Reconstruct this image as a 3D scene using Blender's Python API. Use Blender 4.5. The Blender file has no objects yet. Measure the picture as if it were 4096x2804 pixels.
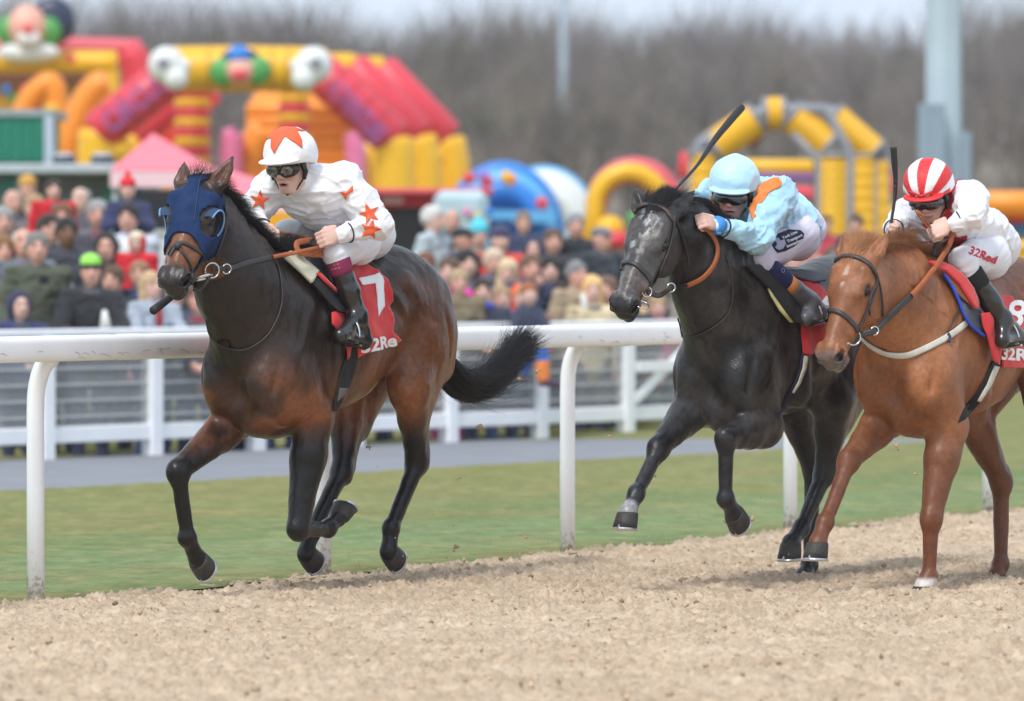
import bpy, math, random
import numpy as np
from mathutils import Vector, Matrix

# ---------------------------------------------------------------- camera, world, sun, exposure
scene = bpy.context.scene
COL = scene.collection
FPX = 21326.0            # focal length in pixels of the 4096 px wide photograph
CX, CY, CAMH = 2048.0, 1402.0, 1.59
PITCH = math.atan((1402 - 1034.6) / FPX)

cam_d = bpy.data.cameras.new("camera")
cam = bpy.data.objects.new("camera", cam_d)
COL.objects.link(cam)
cam.location = (0, 0, CAMH)
cam.rotation_euler = (math.pi / 2 - PITCH, 0, 0)
cam_d.sensor_width = 36.0
cam_d.lens = FPX / 4096 * 36.0
cam_d.clip_start = 0.5
cam_d.clip_end = 3000
cam_d.dof.use_dof = True
cam_d.dof.focus_distance = 25.2
cam_d.dof.aperture_fstop = 2.6
scene.camera = cam

SUN_EL, SUN_AZ = math.radians(52), math.radians(205)   # azimuth measured clockwise from +Y (view direction)
world = bpy.data.worlds.new("World")
scene.world = world
world.use_nodes = True
wn = world.node_tree
for n in list(wn.nodes):
    wn.nodes.remove(n)
w_out = wn.nodes.new("ShaderNodeOutputWorld")
w_bg = wn.nodes.new("ShaderNodeBackground")
w_sky = wn.nodes.new("ShaderNodeTexSky")
w_sky.sky_type = 'NISHITA'
w_sky.sun_disc = False
w_sky.sun_elevation = SUN_EL
w_sky.sun_rotation = SUN_AZ
w_sky.air_density = 1.0
w_sky.dust_density = 4.0
w_sky.ozone_density = 1.0
# overcast: thin procedural cloud deck whitens the clear sky in every direction
w_tc = wn.nodes.new("ShaderNodeTexCoord")
w_no = wn.nodes.new("ShaderNodeTexNoise")
w_no.inputs['Scale'].default_value = 2.2
w_no.inputs['Detail'].default_value = 5
w_rmp = wn.nodes.new("ShaderNodeValToRGB")
w_rmp.color_ramp.elements[0].position = 0.3
w_rmp.color_ramp.elements[0].color = (6.9, 8.1, 9.9, 1)
w_rmp.color_ramp.elements[1].position = 0.7
w_rmp.color_ramp.elements[1].color = (9.0, 9.9, 11.0, 1)
w_mix = wn.nodes.new("ShaderNodeMixRGB")
w_mix.inputs['Fac'].default_value = 0.85
wn.links.new(w_tc.outputs['Generated'], w_no.inputs['Vector'])
wn.links.new(w_no.outputs['Fac'], w_rmp.inputs['Fac'])
wn.links.new(w_sky.outputs['Color'], w_mix.inputs['Color1'])
wn.links.new(w_rmp.outputs['Color'], w_mix.inputs['Color2'])
wn.links.new(w_mix.outputs['Color'], w_bg.inputs['Color'])
w_bg.inputs['Strength'].default_value = 0.1
wn.links.new(w_bg.outputs['Background'], w_out.inputs['Surface'])

sun_d = bpy.data.lights.new("sun", 'SUN')
sun_d.energy = 2.0
sun_d.angle = math.radians(13)
sun_d.color = (1.0, 0.965, 0.91)
sun = bpy.data.objects.new("sun", sun_d)
COL.objects.link(sun)
_sd = Vector((math.sin(SUN_AZ) * math.cos(SUN_EL), math.cos(SUN_AZ) * math.cos(SUN_EL), math.sin(SUN_EL)))
sun.rotation_euler = (-_sd).to_track_quat('-Z', 'Y').to_euler()

scene.view_settings.view_transform = 'Standard'
scene.view_settings.look = 'None'
scene.view_settings.exposure = 0.25
scene.cycles.volume_bounces = 1
scene.view_settings.gamma = 1.0
scene.view_settings.use_curve_mapping = False
scene.cycles.max_bounces = 6
scene.cycles.use_denoising = True

RNG = np.random.default_rng(7)
random.seed(7)

# ---------------------------------------------------------------- helpers: pixels to world
def ray(u, v):
    x = (u - CX) / FPX
    y = -(v - CY) / FPX
    c, s = math.cos(PITCH), math.sin(PITCH)
    return np.array([x, c + y * s, -s + y * c])

def at(u, v, Y):
    "world point seen at photograph pixel u,v at depth Y"
    r = ray(u, v)
    p = r * (Y / r[1])
    p[2] += CAMH
    return p

def ground_at(u, v, z=0.0):
    r = ray(u, v)
    t = (z - CAMH) / r[2]
    return np.array([r[0] * t, r[1] * t, z])

# ---------------------------------------------------------------- helpers: tagging and linking
def tag(o, label=None, cat=None, group=None, kind=None):
    if label: o['label'] = label
    if cat: o['category'] = cat
    if group: o['group'] = group
    if kind: o['kind'] = kind
    return o

def empty(name, loc=(0, 0, 0), rz=0.0, parent=None):
    o = bpy.data.objects.new(name, None)
    o.empty_display_size = 0.1
    COL.objects.link(o)
    o.location = loc
    o.rotation_euler = (0, 0, rz)
    if parent: o.parent = parent
    return o

def link_mesh(name, me, mat=None, parent=None, loc=None, rz=0.0):
    if mat is not None:
        for m in (mat if isinstance(mat, (list, tuple)) else [mat]):
            me.materials.append(m)
    o = bpy.data.objects.new(name, me)
    COL.objects.link(o)
    if parent: o.parent = parent
    if loc is not None:
        o.location = loc
        o.rotation_euler = (0, 0, rz)
    return o

def np_mesh(name, V, Fc, smooth=True, col=None):
    "mesh from numpy verts and face array (n,3)/(n,4) or list"
    me = bpy.data.meshes.new(name)
    V = np.asarray(V, dtype=np.float32)
    if isinstance(Fc, np.ndarray):
        n, k = Fc.shape
        me.vertices.add(len(V))
        me.vertices.foreach_set('co', V.ravel())
        me.loops.add(n * k)
        me.loops.foreach_set('vertex_index', Fc.astype(np.int32).ravel())
        me.polygons.add(n)
        me.polygons.foreach_set('loop_start', np.arange(0, n * k, k, dtype=np.int32))
        me.polygons.foreach_set('loop_total', np.full(n, k, dtype=np.int32))
    else:
        me.from_pydata([tuple(v) for v in V], [], [tuple(int(i) for i in f) for f in Fc])
    me.polygons.foreach_set('use_smooth', np.full(len(me.polygons), bool(smooth)))
    me.update(calc_edges=True)
    if col is not None:
        a = me.color_attributes.new('Col', 'FLOAT_COLOR', 'POINT')
        c = np.ones((len(V), 4), dtype=np.float32)
        c[:, :3] = col
        a.data.foreach_set('color', c.ravel())
    return me

def obj(name, V, Fc, mat, parent=None, smooth=True, col=None):
    return link_mesh(name, np_mesh(name, V, Fc, smooth, col), mat, parent)

class MB:
    "collects boxes, tubes, lofts into one mesh"
    def __init__(s):
        s.v = []; s.f = []; s.n = 0
    def add(s, V, Fc):
        V = [tuple(map(float, p)) for p in V]
        s.v += V
        s.f += [tuple(int(i) + s.n for i in f) for f in Fc]
        s.n += len(V)
        return s
    def box(s, lo, hi, bev=0.0, M=None):
        x0, y0, z0 = lo; x1, y1, z1 = hi
        if bev <= 0:
            V = [(x0,y0,z0),(x1,y0,z0),(x1,y1,z0),(x0,y1,z0),(x0,y0,z1),(x1,y0,z1),(x1,y1,z1),(x0,y1,z1)]
            Fc = [(0,3,2,1),(4,5,6,7),(0,1,5,4),(1,2,6,5),(2,3,7,6),(3,0,4,7)]
        else:
            b = bev
            c = [(x0+b,y0),(x1-b,y0),(x1,y0+b),(x1,y1-b),(x1-b,y1),(x0+b,y1),(x0,y1-b),(x0,y0+b)]
            ci = [(x0+b,y0+b),(x1-b,y0+b),(x1-b,y0+b),(x1-b,y1-b),(x1-b,y1-b),(x0+b,y1-b),(x0+b,y1-b),(x0+b,y0+b)]
            V = [(p[0],p[1],z0) for p in ci] + [(p[0],p[1],z0+b) for p in c] + [(p[0],p[1],z1-b) for p in c] + [(p[0],p[1],z1) for p in ci]
            Fc = []
            for r in range(3):
                for i in range(8):
                    j = (i+1) % 8
                    Fc.append((r*8+i, r*8+j, r*8+8+j, r*8+8+i))
            Fc.append(tuple(range(7,-1,-1))); Fc.append(tuple(range(24,32)))
        if M is not None:
            V = [tuple(M @ Vector(p)) for p in V]
        return s.add(V, Fc)
    def tube(s, pts, rad, seg=10, cap=True, flat=None):
        "tube through pts; rad number or list; flat=(n, k): squash along vector n by k"
        P = np.array(pts, float)
        n = len(P)
        R = np.full(n, rad, float) if np.isscalar(rad) else np.array(rad, float)
        T = np.gradient(P, axis=0)
        T /= np.linalg.norm(T, axis=1)[:, None] + 1e-9
        up = np.array([0, 0, 1.0]) if abs(T[0][2]) < 0.9 else np.array([1.0, 0, 0])
        a = np.cross(T[0], up); a /= np.linalg.norm(a)
        V = []; Fc = []
        for i in range(n):
            a = a - T[i] * (a @ T[i]); a /= np.linalg.norm(a) + 1e-9
            b = np.cross(T[i], a)
            for k in range(seg):
                t = 2 * math.pi * k / seg
                q = (a * math.cos(t) + b * math.sin(t)) * R[i]
                if flat is not None:
                    m = np.array(flat[0], float); m /= np.linalg.norm(m)
                    q = q + m * (q @ m) * (flat[1] - 1)
                V.append(P[i] + q)
        for i in range(n - 1):
            for k in range(seg):
                j = (k + 1) % seg
                Fc.append((i*seg+k, i*seg+j, (i+1)*seg+j, (i+1)*seg+k))
        if cap:
            Fc.append(tuple(range(seg-1, -1, -1)))
            Fc.append(tuple((n-1)*seg + k for k in range(seg)))
        return s.add(V, Fc)
    def ring(s, c, n, R, r, seg=28, sub=8, a0=0.0, a1=2*math.pi):
        c = np.array(c, float); n = np.array(n, float); n /= np.linalg.norm(n)
        u = np.cross(n, [0, 0, 1.0]); 
        if np.linalg.norm(u) < .1: u = np.cross(n, [1.0, 0, 0])
        u /= np.linalg.norm(u); w = np.cross(n, u)
        full = abs(a1 - a0 - 2*math.pi) < 1e-6
        ts = np.linspace(a0, a1, seg + 1)
        P = [c + (u*math.cos(t) + w*math.sin(t)) * R for t in ts]
        return s.tube(P, r, sub, cap=not full)
    def build(s, name, mat, parent=None, smooth=False, loc=None, rz=0.0):
        me = bpy.data.meshes.new(name)
        me.from_pydata(s.v, [], s.f)
        me.polygons.foreach_set('use_smooth', np.full(len(me.polygons), bool(smooth)))
        me.update()
        return link_mesh(name, me, mat, parent, loc, rz)

def catmull(pts, n=8):
    P = [np.array(p, float) for p in pts]
    P = [2*P[0]-P[1]] + P + [2*P[-1]-P[-2]]
    out = []
    for i in range(1, len(P)-2):
        for k in range(n):
            t = k / n
            out.append(0.5*((2*P[i]) + (-P[i-1]+P[i+1])*t + (2*P[i-1]-5*P[i]+4*P[i+1]-P[i+2])*t*t + (-P[i-1]+3*P[i]-3*P[i+1]+P[i+2])*t**3))
    out.append(P[-2])
    return np.array(out)

# ---------------------------------------------------------------- signed-distance modelling (one continuous skin per body)
class SDF:
    def __init__(s):
        s.p = []
    def cone(s, a, b, ra, rb=None, k=.03, sq=None, sub=False):
        rb = ra if rb is None else rb
        s.p.append(('c', np.array(a, float), np.array(b, float), float(ra), float(rb), k, sq, sub))
        return s
    def ell(s, c, r, k=.03, ax=None, sub=False):
        "ellipsoid; ax = rows are the local axes"
        A = np.eye(3) if ax is None else np.array(ax, float)
        s.p.append(('e', np.array(c, float), np.array(r, float), A, None, k, None, sub))
        return s
    def chain(s, pts, k=.03, sq=None):
        for (a, ra), (b, rb) in zip(pts[:-1], pts[1:]):
            s.cone(a, b, ra, rb, k, sq)
        return s
    def bbox(s, q):
        if q[0] == 'c':
            lo = np.minimum(q[1]-q[3], q[2]-q[4]); hi = np.maximum(q[1]+q[3], q[2]+q[4])
        else:
            e = np.sqrt(((q[3].T * q[2])**2).sum(1))
            lo, hi = q[1]-e, q[1]+e
        return lo, hi
    def dist(s, q, X, Y, Z):
        if q[0] == 'c':
            _, a, b, ra, rb, k, sq, sub = q
            px, py, pz = X-a[0], Y-a[1], Z-a[2]
            ba = b - a
            w = 1.0
            if sq is not None:
                n, f = np.array(sq[0], float), sq[1]
                n = n / np.linalg.norm(n)
                dn = (px*n[0] + py*n[1] + pz*n[2])*(1/f-1)
                px, py, pz = px+dn*n[0], py+dn*n[1], pz+dn*n[2]
                ba = ba + n*(ba@n)*(1/f-1)
                w = f**.5
            L = ba @ ba + 1e-12
            t = np.clip((px*ba[0]+py*ba[1]+pz*ba[2])/L, 0, 1)
            d = np.sqrt((px-t*ba[0])**2+(py-t*ba[1])**2+(pz-t*ba[2])**2) - (ra + (rb-ra)*t)
            return d*w
        _, c, r, A, _, k, _, sub = q
        px, py, pz = X-c[0], Y-c[1], Z-c[2]
        qx = px*A[0,0]+py*A[0,1]+pz*A[0,2]
        qy = px*A[1,0]+py*A[1,1]+pz*A[1,2]
        qz = px*A[2,0]+py*A[2,1]+pz*A[2,2]
        k0 = np.sqrt((qx/r[0])**2+(qy/r[1])**2+(qz/r[2])**2)
        k1 = np.sqrt((qx/r[0]**2)**2+(qy/r[1]**2)**2+(qz/r[2]**2)**2)
        return k0*(k0-1.0)/(k1+1e-6)
    def comb(s, f, d, q):
        k = q[5]
        if q[7]:
            h = np.maximum(k-np.abs(f+d), 0)/k
            return np.maximum(f, -d) + h*h*k*.25
        h = np.maximum(k-np.abs(f-d), 0)/k
        return np.minimum(f, d) - h*h*k*.25
    def val(s, P):
        P = np.asarray(P, float)
        f = np.full(len(P), 3.0)
        for q in s.p:
            f = s.comb(f, s.dist(q, P[:,0], P[:,1], P[:,2]), q)
        return f
    def grad(s, P, e=.003):
        g = np.stack([s.val(P+np.eye(3)[i]*e)-s.val(P-np.eye(3)[i]*e) for i in range(3)], 1)
        return g/(np.linalg.norm(g, axis=1)[:,None]+1e-9)
    def snap(s, P, off=0.0, it=6):
        P = np.array(P, float)
        for _ in range(it):
            e = .003
            G = np.stack([s.val(P+np.eye(3)[i]*e)-s.val(P-np.eye(3)[i]*e) for i in range(3)], 1)/(2*e)
            L = (G**2).sum(1)+1e-4
            P = P - G*((s.val(P)-off)/np.maximum(L,.25))[:,None]*.9
        return P, s.grad(P)
    def cast(s, P, d, off=0.0, it=40):
        "march points P along unit direction d until the surface"
        P = np.array(P, float); d = np.array(d, float)
        for _ in range(it):
            P = P + d*((s.val(P)-off)*.85)[:,None]
        return P
    def mesh(s, h=.008, pad=.03, grow=0., region=None, box=None):
        if box is None:
            lo = np.min([s.bbox(q)[0] for q in s.p if not q[7]], axis=0)-pad-grow
            hi = np.max([s.bbox(q)[1] for q in s.p if not q[7]], axis=0)+pad+grow
        else:
            lo, hi = np.array(box[0], float), np.array(box[1], float)
        n = np.ceil((hi-lo)/h).astype(int)+1
        ax = [(lo[i]+h*np.arange(n[i])).astype(np.float32) for i in range(3)]
        f = np.full(n, 1.0, dtype=np.float32)
        for q in s.p:
            m = q[5]+h*3+grow
            a, b = s.bbox(q)
            i0 = np.clip(np.floor((a-m-lo)/h).astype(int), 0, n-1); i1 = np.clip(np.ceil((b+m-lo)/h).astype(int)+1, 0, n)
            if (i1 <= i0).any(): continue
            sl = tuple(slice(i0[i], i1[i]) for i in range(3))
            d = s.dist(q, ax[0][sl[0]][:,None,None], ax[1][sl[1]][None,:,None], ax[2][sl[2]][None,None,:])
            f[sl] = s.comb(f[sl], d.astype(np.float32), q)
        if grow: f = f-grow
        if region is not None:
            f = np.maximum(f, region(ax[0][:,None,None], ax[1][None,:,None], ax[2][None,None,:]).astype(np.float32))
        for i in range(3):     # keep the surface closed at the grid border
            sl = [slice(None)]*3; sl[i] = 0; f[tuple(sl)] = 1; sl[i] = -1; f[tuple(sl)] = 1
        return surfnet(f, h, lo)

def poly2(poly, x, z):
    "signed distance to a polygon in the x-z plane (negative inside)"
    P = np.array(poly, float); d = None; s = None
    for i in range(len(P)):
        a, b = P[i], P[i-1]
        ex, ez = b-a
        wx, wz = x-a[0], z-a[1]
        t = np.clip((wx*ex+wz*ez)/(ex*ex+ez*ez+1e-12), 0, 1)
        q = (wx-ex*t)**2+(wz-ez*t)**2
        d = q if d is None else np.minimum(d, q)
        c1, c2, c3 = z >= a[1], z < b[1], ex*wz > ez*wx
        fl = (c1 & c2 & c3) | (~c1 & ~c2 & ~c3)
        s = fl if s is None else s ^ fl
    return np.where(s, -1, 1)*np.sqrt(d)

def surfnet(f, h, org):
    ins = f < 0
    nx, ny, nz = f.shape
    c = np.zeros((nx-1, ny-1, nz-1), np.int8)
    for i in (0,1):
        for j in (0,1):
            for k in (0,1):
                c += ins[i:nx-1+i, j:ny-1+j, k:nz-1+k]
    act = np.argwhere((c > 0) & (c < 8))
    vid = np.full(c.shape, -1, np.int32)
    vid[act[:,0], act[:,1], act[:,2]] = np.arange(len(act))
    pos = np.zeros((len(act), 3)); cnt = np.zeros(len(act))
    E = []
    for i in (0,1):
        for j in (0,1):
            E += [((0,i,j),(1,i,j)), ((i,0,j),(i,1,j)), ((i,j,0),(i,j,1))]
    for a, b in E:
        fa = f[act[:,0]+a[0], act[:,1]+a[1], act[:,2]+a[2]]
        fb = f[act[:,0]+b[0], act[:,1]+b[1], act[:,2]+b[2]]
        m = (fa < 0) != (fb < 0)
        t = np.where(m, fa/np.where(m, fa-fb, 1), 0)
        pos += np.where(m[:,None], np.array(a)+t[:,None]*(np.array(b)-np.array(a)), 0)
        cnt += m
    V = (act + pos/cnt[:,None])*h + org
    Q = []
    for axis in range(3):
        a1, a2 = (axis+1) % 3, (axis+2) % 3
        sl0 = [slice(1,-1)]*3; sl0[axis] = slice(0,-1)
        sl1 = list(sl0); sl1[axis] = slice(1,None)
        sA, sB = ins[tuple(sl0)], ins[tuple(sl1)]
        idx = np.argwhere(sA != sB)
        fl = sA[idx[:,0], idx[:,1], idx[:,2]]
        off = np.ones(3, int); off[axis] = 0
        idx = idx + off
        def g(d1, d2):
            q = idx.copy(); q[:,a1] += d1; q[:,a2] += d2
            return vid[q[:,0], q[:,1], q[:,2]]
        q = np.stack([g(-1,-1), g(0,-1), g(0,0), g(-1,0)], 1)
        q[~fl] = q[~fl][:, ::-1]
        Q.append(q)
    Q = np.concatenate(Q)
    # light smoothing
    for _ in range(2):
        A = np.zeros_like(V); n = np.zeros(len(V))
        for i in range(4):
            np.add.at(A, Q[:,i], V[Q[:,(i+1)%4]]); np.add.at(n, Q[:,i], 1)
            np.add.at(A, Q[:,i], V[Q[:,(i+3)%4]]); np.add.at(n, Q[:,i], 1)
        V = V*.4 + A/n[:,None]*.6
    return V, Q

# cheap 3-D value noise for pigment patterns and wrinkles
_NT = RNG.random((32, 32, 32)).astype(np.float32)
def noise3(P, sc=1.0, octv=3):
    P = np.asarray(P, float)*sc
    out = np.zeros(len(P)); amp = 1.0; tot = 0
    for o in range(octv):
        i = np.floor(P).astype(int); t = P-i; t = t*t*(3-2*t)
        r = 0
        for a in (0,1):
            for b in (0,1):
                for c in (0,1):
                    w = (t[:,0] if a else 1-t[:,0])*(t[:,1] if b else 1-t[:,1])*(t[:,2] if c else 1-t[:,2])
                    r = r + w*_NT[(i[:,0]+a) % 32, (i[:,1]+b) % 32, (i[:,2]+c) % 32]
        out += r*amp; tot += amp; amp *= .5; P = P*2.03+7.1
    return out/tot

def sstep(a, b, x):
    t = np.clip((x-a)/(b-a), 0, 1)
    return t*t*(3-2*t)
def mixc(c0, c1, t):
    return np.asarray(c0)[None,:]*(1-t[:,None]) + np.asarray(c1)[None,:]*t[:,None] if np.ndim(c0) == 1 else c0*(1-t[:,None]) + np.asarray(c1)[None,:]*t[:,None]

def strands(roots, dirs, length, rad, wave=.02, droop=0., seg=7, bend=None, taper=.15, jit=.25, rng=RNG):
    "many thin tapered tubes; roots,dirs (n,3)"
    n = len(roots)
    D = dirs + rng.normal(0, jit, (n,3)); D /= np.linalg.norm(D, axis=1)[:,None]
    L = length*(.6+.6*rng.random(n))
    side = np.cross(D, rng.normal(0,1,(n,3))); side /= np.linalg.norm(side, axis=1)[:,None]+1e-9
    ph = rng.random(n)*6.28; fr = 2+3*rng.random(n)
    V = np.zeros((n, seg, 3, 3))
    for i in range(seg):
        t = i/(seg-1)
        c = roots + D*(L*t)[:,None] + side*(wave*np.sin(ph+fr*t)*t)[:,None]
        c[:,2] -= droop*t*t*L
        if bend is not None: c = c + np.asarray(bend)*(t*t*L)[:,None]
        r = rad*(1-t*(1-taper))
        a = side; b = np.cross(D, side)
        for k in range(3):
            an = 2.094*k
            V[:,i,k] = c + (a*math.cos(an)+b*math.sin(an))*r
    base = (np.arange(n)*seg*3)[:,None,None,None]
    ii = np.arange(seg-1)[None,:,None]*3
    kk = np.arange(3)[None,None,:]; k2 = (kk+1) % 3
    Fq = np.stack(np.broadcast_arrays(ii+kk, ii+k2, ii+3+k2, ii+3+kk), -1)
    Fq = (Fq + base).reshape(-1, 4)
    return V.reshape(-1,3), Fq

def cat(*vf):
    V = []; Q = []; n = 0
    for v, f in vf:
        V.append(np.asarray(v)); Q.append(np.asarray(f)+n); n += len(v)
    return np.concatenate(V), np.concatenate(Q)

# ---------------------------------------------------------------- materials
def mat(name, col, rough=.6, spec=.5, metal=0., bump=0., bscale=60., var=0., vscale=8., sheen=0., coat=0., vcol=False, trans=0., aniso=0.):
    m = bpy.data.materials.new(name); m.use_nodes = True
    nt = m.node_tree; b = nt.nodes['Principled BSDF']
    b.inputs['Roughness'].default_value = rough
    b.inputs['Metallic'].default_value = metal
    b.inputs['Specular IOR Level'].default_value = spec
    b.inputs['Sheen Weight'].default_value = sheen
    b.inputs['Coat Weight'].default_value = coat
    b.inputs['Transmission Weight'].default_value = trans
    b.inputs['Base Color'].default_value = (*col, 1)
    tc = nt.nodes.new('ShaderNodeTexCoord')
    src = None
    if vcol:
        a = nt.nodes.new('ShaderNodeAttribute'); a.attribute_name = 'Col'
        src = a.outputs['Color']
    if var > 0:
        no = nt.nodes.new('ShaderNodeTexNoise'); no.inputs['Scale'].default_value = vscale; no.inputs['Detail'].default_value = 6
        nt.links.new(tc.outputs['Object'], no.inputs['Vector'])
        mr = nt.nodes.new('ShaderNodeMapRange')
        mr.inputs['From Min'].default_value = .25; mr.inputs['From Max'].default_value = .75
        mr.inputs['To Min'].default_value = 1-var; mr.inputs['To Max'].default_value = 1+var
        nt.links.new(no.outputs['Fac'], mr.inputs['Value'])
        mx = nt.nodes.new('ShaderNodeVectorMath'); mx.operation = 'SCALE'
        if src is None: mx.inputs[0].default_value = col
        else: nt.links.new(src, mx.inputs[0])
        nt.links.new(mr.outputs['Result'], mx.inputs['Scale'])
        src = mx.outputs['Vector']
    if src is not None: nt.links.new(src, b.inputs['Base Color'])
    if bump > 0:
        no = nt.nodes.new('ShaderNodeTexNoise'); no.inputs['Scale'].default_value = bscale; no.inputs['Detail'].default_value = 4
        nt.links.new(tc.outputs['Object'], no.inputs['Vector'])
        bp = nt.nodes.new('ShaderNodeBump'); bp.inputs['Strength'].default_value = bump; bp.inputs['Distance'].default_value = .01
        nt.links.new(no.outputs['Fac'], bp.inputs['Height'])
        nt.links.new(bp.outputs['Normal'], b.inputs['Normal'])
    return m

def srgb(r, g, b):
    return tuple(((c/255)/12.92 if c/255 <= .04045 else ((c/255+.055)/1.055)**2.4) for c in (r, g, b))
_mc = {}
def flat(c, rough=.7, var=.12, name=None, **k):
    "cached plain cloth / paint material from an sRGB triple"
    key = (c, rough, tuple(sorted(k.items())))
    if key not in _mc:
        _mc[key] = mat(name or 'paint_%d_%d_%d' % c, srgb(*c), rough=rough, var=var, vscale=9, **k)
    return _mc[key]

_TXT = {}
def text_tris(body, size=1.0, font_shear=0.0, bold=0.0, sub=2):
    "triangulated flat text: verts (n,2) centred, faces"
    cu = bpy.data.curves.new('lettering', 'FONT')
    cu.body = body; cu.size = size; cu.align_x = 'CENTER'; cu.align_y = 'CENTER'
    cu.shear = font_shear; cu.offset = bold; cu.resolution_u = 4
    o = bpy.data.objects.new('lettering', cu); COL.objects.link(o)
    dg = bpy.context.evaluated_depsgraph_get(); dg.update()
    me = bpy.data.meshes.new_from_object(o.evaluated_get(dg))
    bpy.data.objects.remove(o)
    import bmesh
    bm = bmesh.new(); bm.from_mesh(me)
    bmesh.ops.triangulate(bm, faces=bm.faces)
    for _ in range(sub):
        lim = size*.12
        es = [e for e in bm.edges if e.calc_length() > lim]
        if not es: break
        bmesh.ops.subdivide_edges(bm, edges=es, cuts=1)
        bmesh.ops.triangulate(bm, faces=bm.faces)
    V = np.array([(v.co.x, v.co.y) for v in bm.verts]); bm.verts.ensure_lookup_table()
    Fc = np.array([[v.index for v in f.verts] for f in bm.faces])
    bm.free(); bpy.data.meshes.remove(me)
    return V, Fc
# ================================================================ ground, track, road, grass
K = 4096/2324.0
def O(u, v, Y):
    return at(u*K, v*K, Y)
TD = np.array([.516, .857, 0.0]); TD /= np.linalg.norm(TD)      # along the running rail, receding to the right
TN = np.array([.857, -.516, 0.0]); TN /= np.linalg.norm(TN)     # from the rail towards the track and camera
P1 = ground_at(81*K, 1366*K)                                    # foot of the first rail post

def sheet(name, quad, m, z, sub=1):
    V = [(p[0], p[1], z) for p in quad]
    return tag(obj(name, V, [(0,1,2,3)], m, smooth=False), kind='structure')

M_GRASSB = mat('grass_ground', (.10,.15,.04), rough=.95, spec=.1, vcol=True, var=.18, vscale=14, bump=.6, bscale=60)
M_SAND = mat('sand', (.46,.33,.21), rough=.95, spec=.15, vcol=True, var=.16, vscale=9, bump=.7, bscale=55)
M_ASPH = mat('asphalt', (.24,.25,.275), rough=.85, spec=.3, var=.10, vscale=1.5, bump=.2, bscale=150)

def local(P):
    "coordinates along / across the rail"
    q = np.atleast_2d(P)-P1
    return q@TD, q@TN
def grass_colour(P):
    s, t = local(P)
    n = noise3(P, .9, 3); n2 = noise3(P, 6, 3)
    c = mixc(np.array([.205,.215,.080]), np.array([.165,.215,.085]), sstep(.35,.65,n))
    st = sstep(-1.9,-2.3,t)*sstep(-4.2,-3.6,t)
    c = mixc(c, np.array([.185,.265,.125]), sstep(-.2,-.6,t)*sstep(-2.6,-1.9,t)*.5)      # fresh mown stripe by the sand
    c = mixc(c, np.array([.225,.225,.085]), sstep(-3.2,-4.2,t)*(.35+.5*n))                 # drier band near the road
    c = mixc(c, np.array([.28,.24,.11]), sstep(.58,.8,n2)*.55)
    n4 = noise3(P*np.array([1,1,0]), 1.7, 3)
    c = mixc(c, np.array([.235,.215,.10]), sstep(.52,.72,n4)*.35)
    return c*(.90+.20*n2)[:,None]

# big sheet to the horizon, laid out along the rail so that it drops cleanly under the sand
_s = np.concatenate([-np.geomspace(300, 12, 22), np.linspace(-11, 44, 130), np.geomspace(46, 480, 26)])
_t = np.concatenate([-np.geomspace(360, 32, 24), np.linspace(-31, -.6, 70), [-.3, -.12, -.04, 2., 10, 28, 60]])
GX, GY = np.meshgrid(_s, _t, indexing='ij')
GV = P1+GX.ravel()[:,None]*TD+GY.ravel()[:,None]*TN
GV[:,2] = np.where(GY.ravel() > -.10, -.11, -.012)
def grid_faces(nx, ny):
    i, j = np.meshgrid(np.arange(nx-1), np.arange(ny-1), indexing='ij')
    a = (i*ny+j).ravel()
    return np.stack([a, a+ny, a+ny+1, a+1], 1)
tag(obj('ground', GV, grid_faces(len(_s), len(_t))[:, ::-1], M_GRASSB, col=grass_colour(GV)), kind='structure')

# sand track: loose, clodded, really displaced
def sand_height(P):
    s, t = local(P)
    w = noise3(P, 2.3, 2)
    n = noise3(P+np.array([0,0,3.3]), 13, 1); n2 = noise3(P, 44, 2); n3 = noise3(P+5, 90, 1)
    clod = np.clip(n-.45, 0, 1)*.045 + np.clip(n2-.44, 0, 1)*.068*(.35+w) + np.clip(n3-.42, 0, 1)*.018
    return -.022 + w*.024 + clod
def sand_colour(P, h):
    Q = P*np.array([1,1,0])
    n = noise3(Q, 4, 3); n2 = noise3(Q, 24, 2); n3 = noise3(Q+9, 75, 2)
    c = mixc(np.array([.485,.375,.265]), np.array([.545,.430,.312]), sstep(.3,.7,n))
    c = mixc(c, np.array([.33,.235,.155]), sstep(.62,.74,n2)*.5)
    return c*(.82+.36*n3)[:,None]
def sand_grid(x0, x1, dx, y0, y1, dy, fine):
    gx = np.arange(x0, x1, dx); gy = np.arange(y0, y1, dy)
    A, B = np.meshgrid(gx, gy, indexing='ij')
    P = np.stack([A.ravel(), B.ravel(), np.zeros(A.size)], 1)
    s_, t_ = local(P)
    ed = t_+(noise3(P, 8, 2)-.5)*.12
    h = sand_height(P); k = sstep(-.14, .05, ed)
    I = sstep(-3.4, -2.9, P[:,0])*sstep(5.6, 5.1, P[:,0])*sstep(18.2, 18.7, P[:,1])*sstep(37.5, 37.0, P[:,1])
    if not fine: k = k*sstep(0, .1, t_+.06)
    P[:,2] = h*k - .06*(1-k) - (.018*(1-I) if fine else .040*I)
    c = sand_colour(P, h)
    if not fine: P[:,2] = P[:,2]*.999
    Fq = grid_faces(len(gx), len(gy)); Fq = Fq[(t_ > -.20)[Fq].all(1)]
    used = np.zeros(len(P), bool); used[Fq.ravel()] = True; idx = np.cumsum(used)-1
    tag(obj('sand_track', P[used], idx[Fq], M_SAND, col=c[used]), kind='structure')
sand_grid(-3.4, 5.6, .0105, 18.2, 37.5, .0125, True)
sand_grid(-13, 17, .045, 9, 50, .055, False)
V = [P1-TD*60+TN*.05, P1+TD*200+TN*.05, P1+TD*200+TN*30, P1-TD*60+TN*30]
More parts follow.
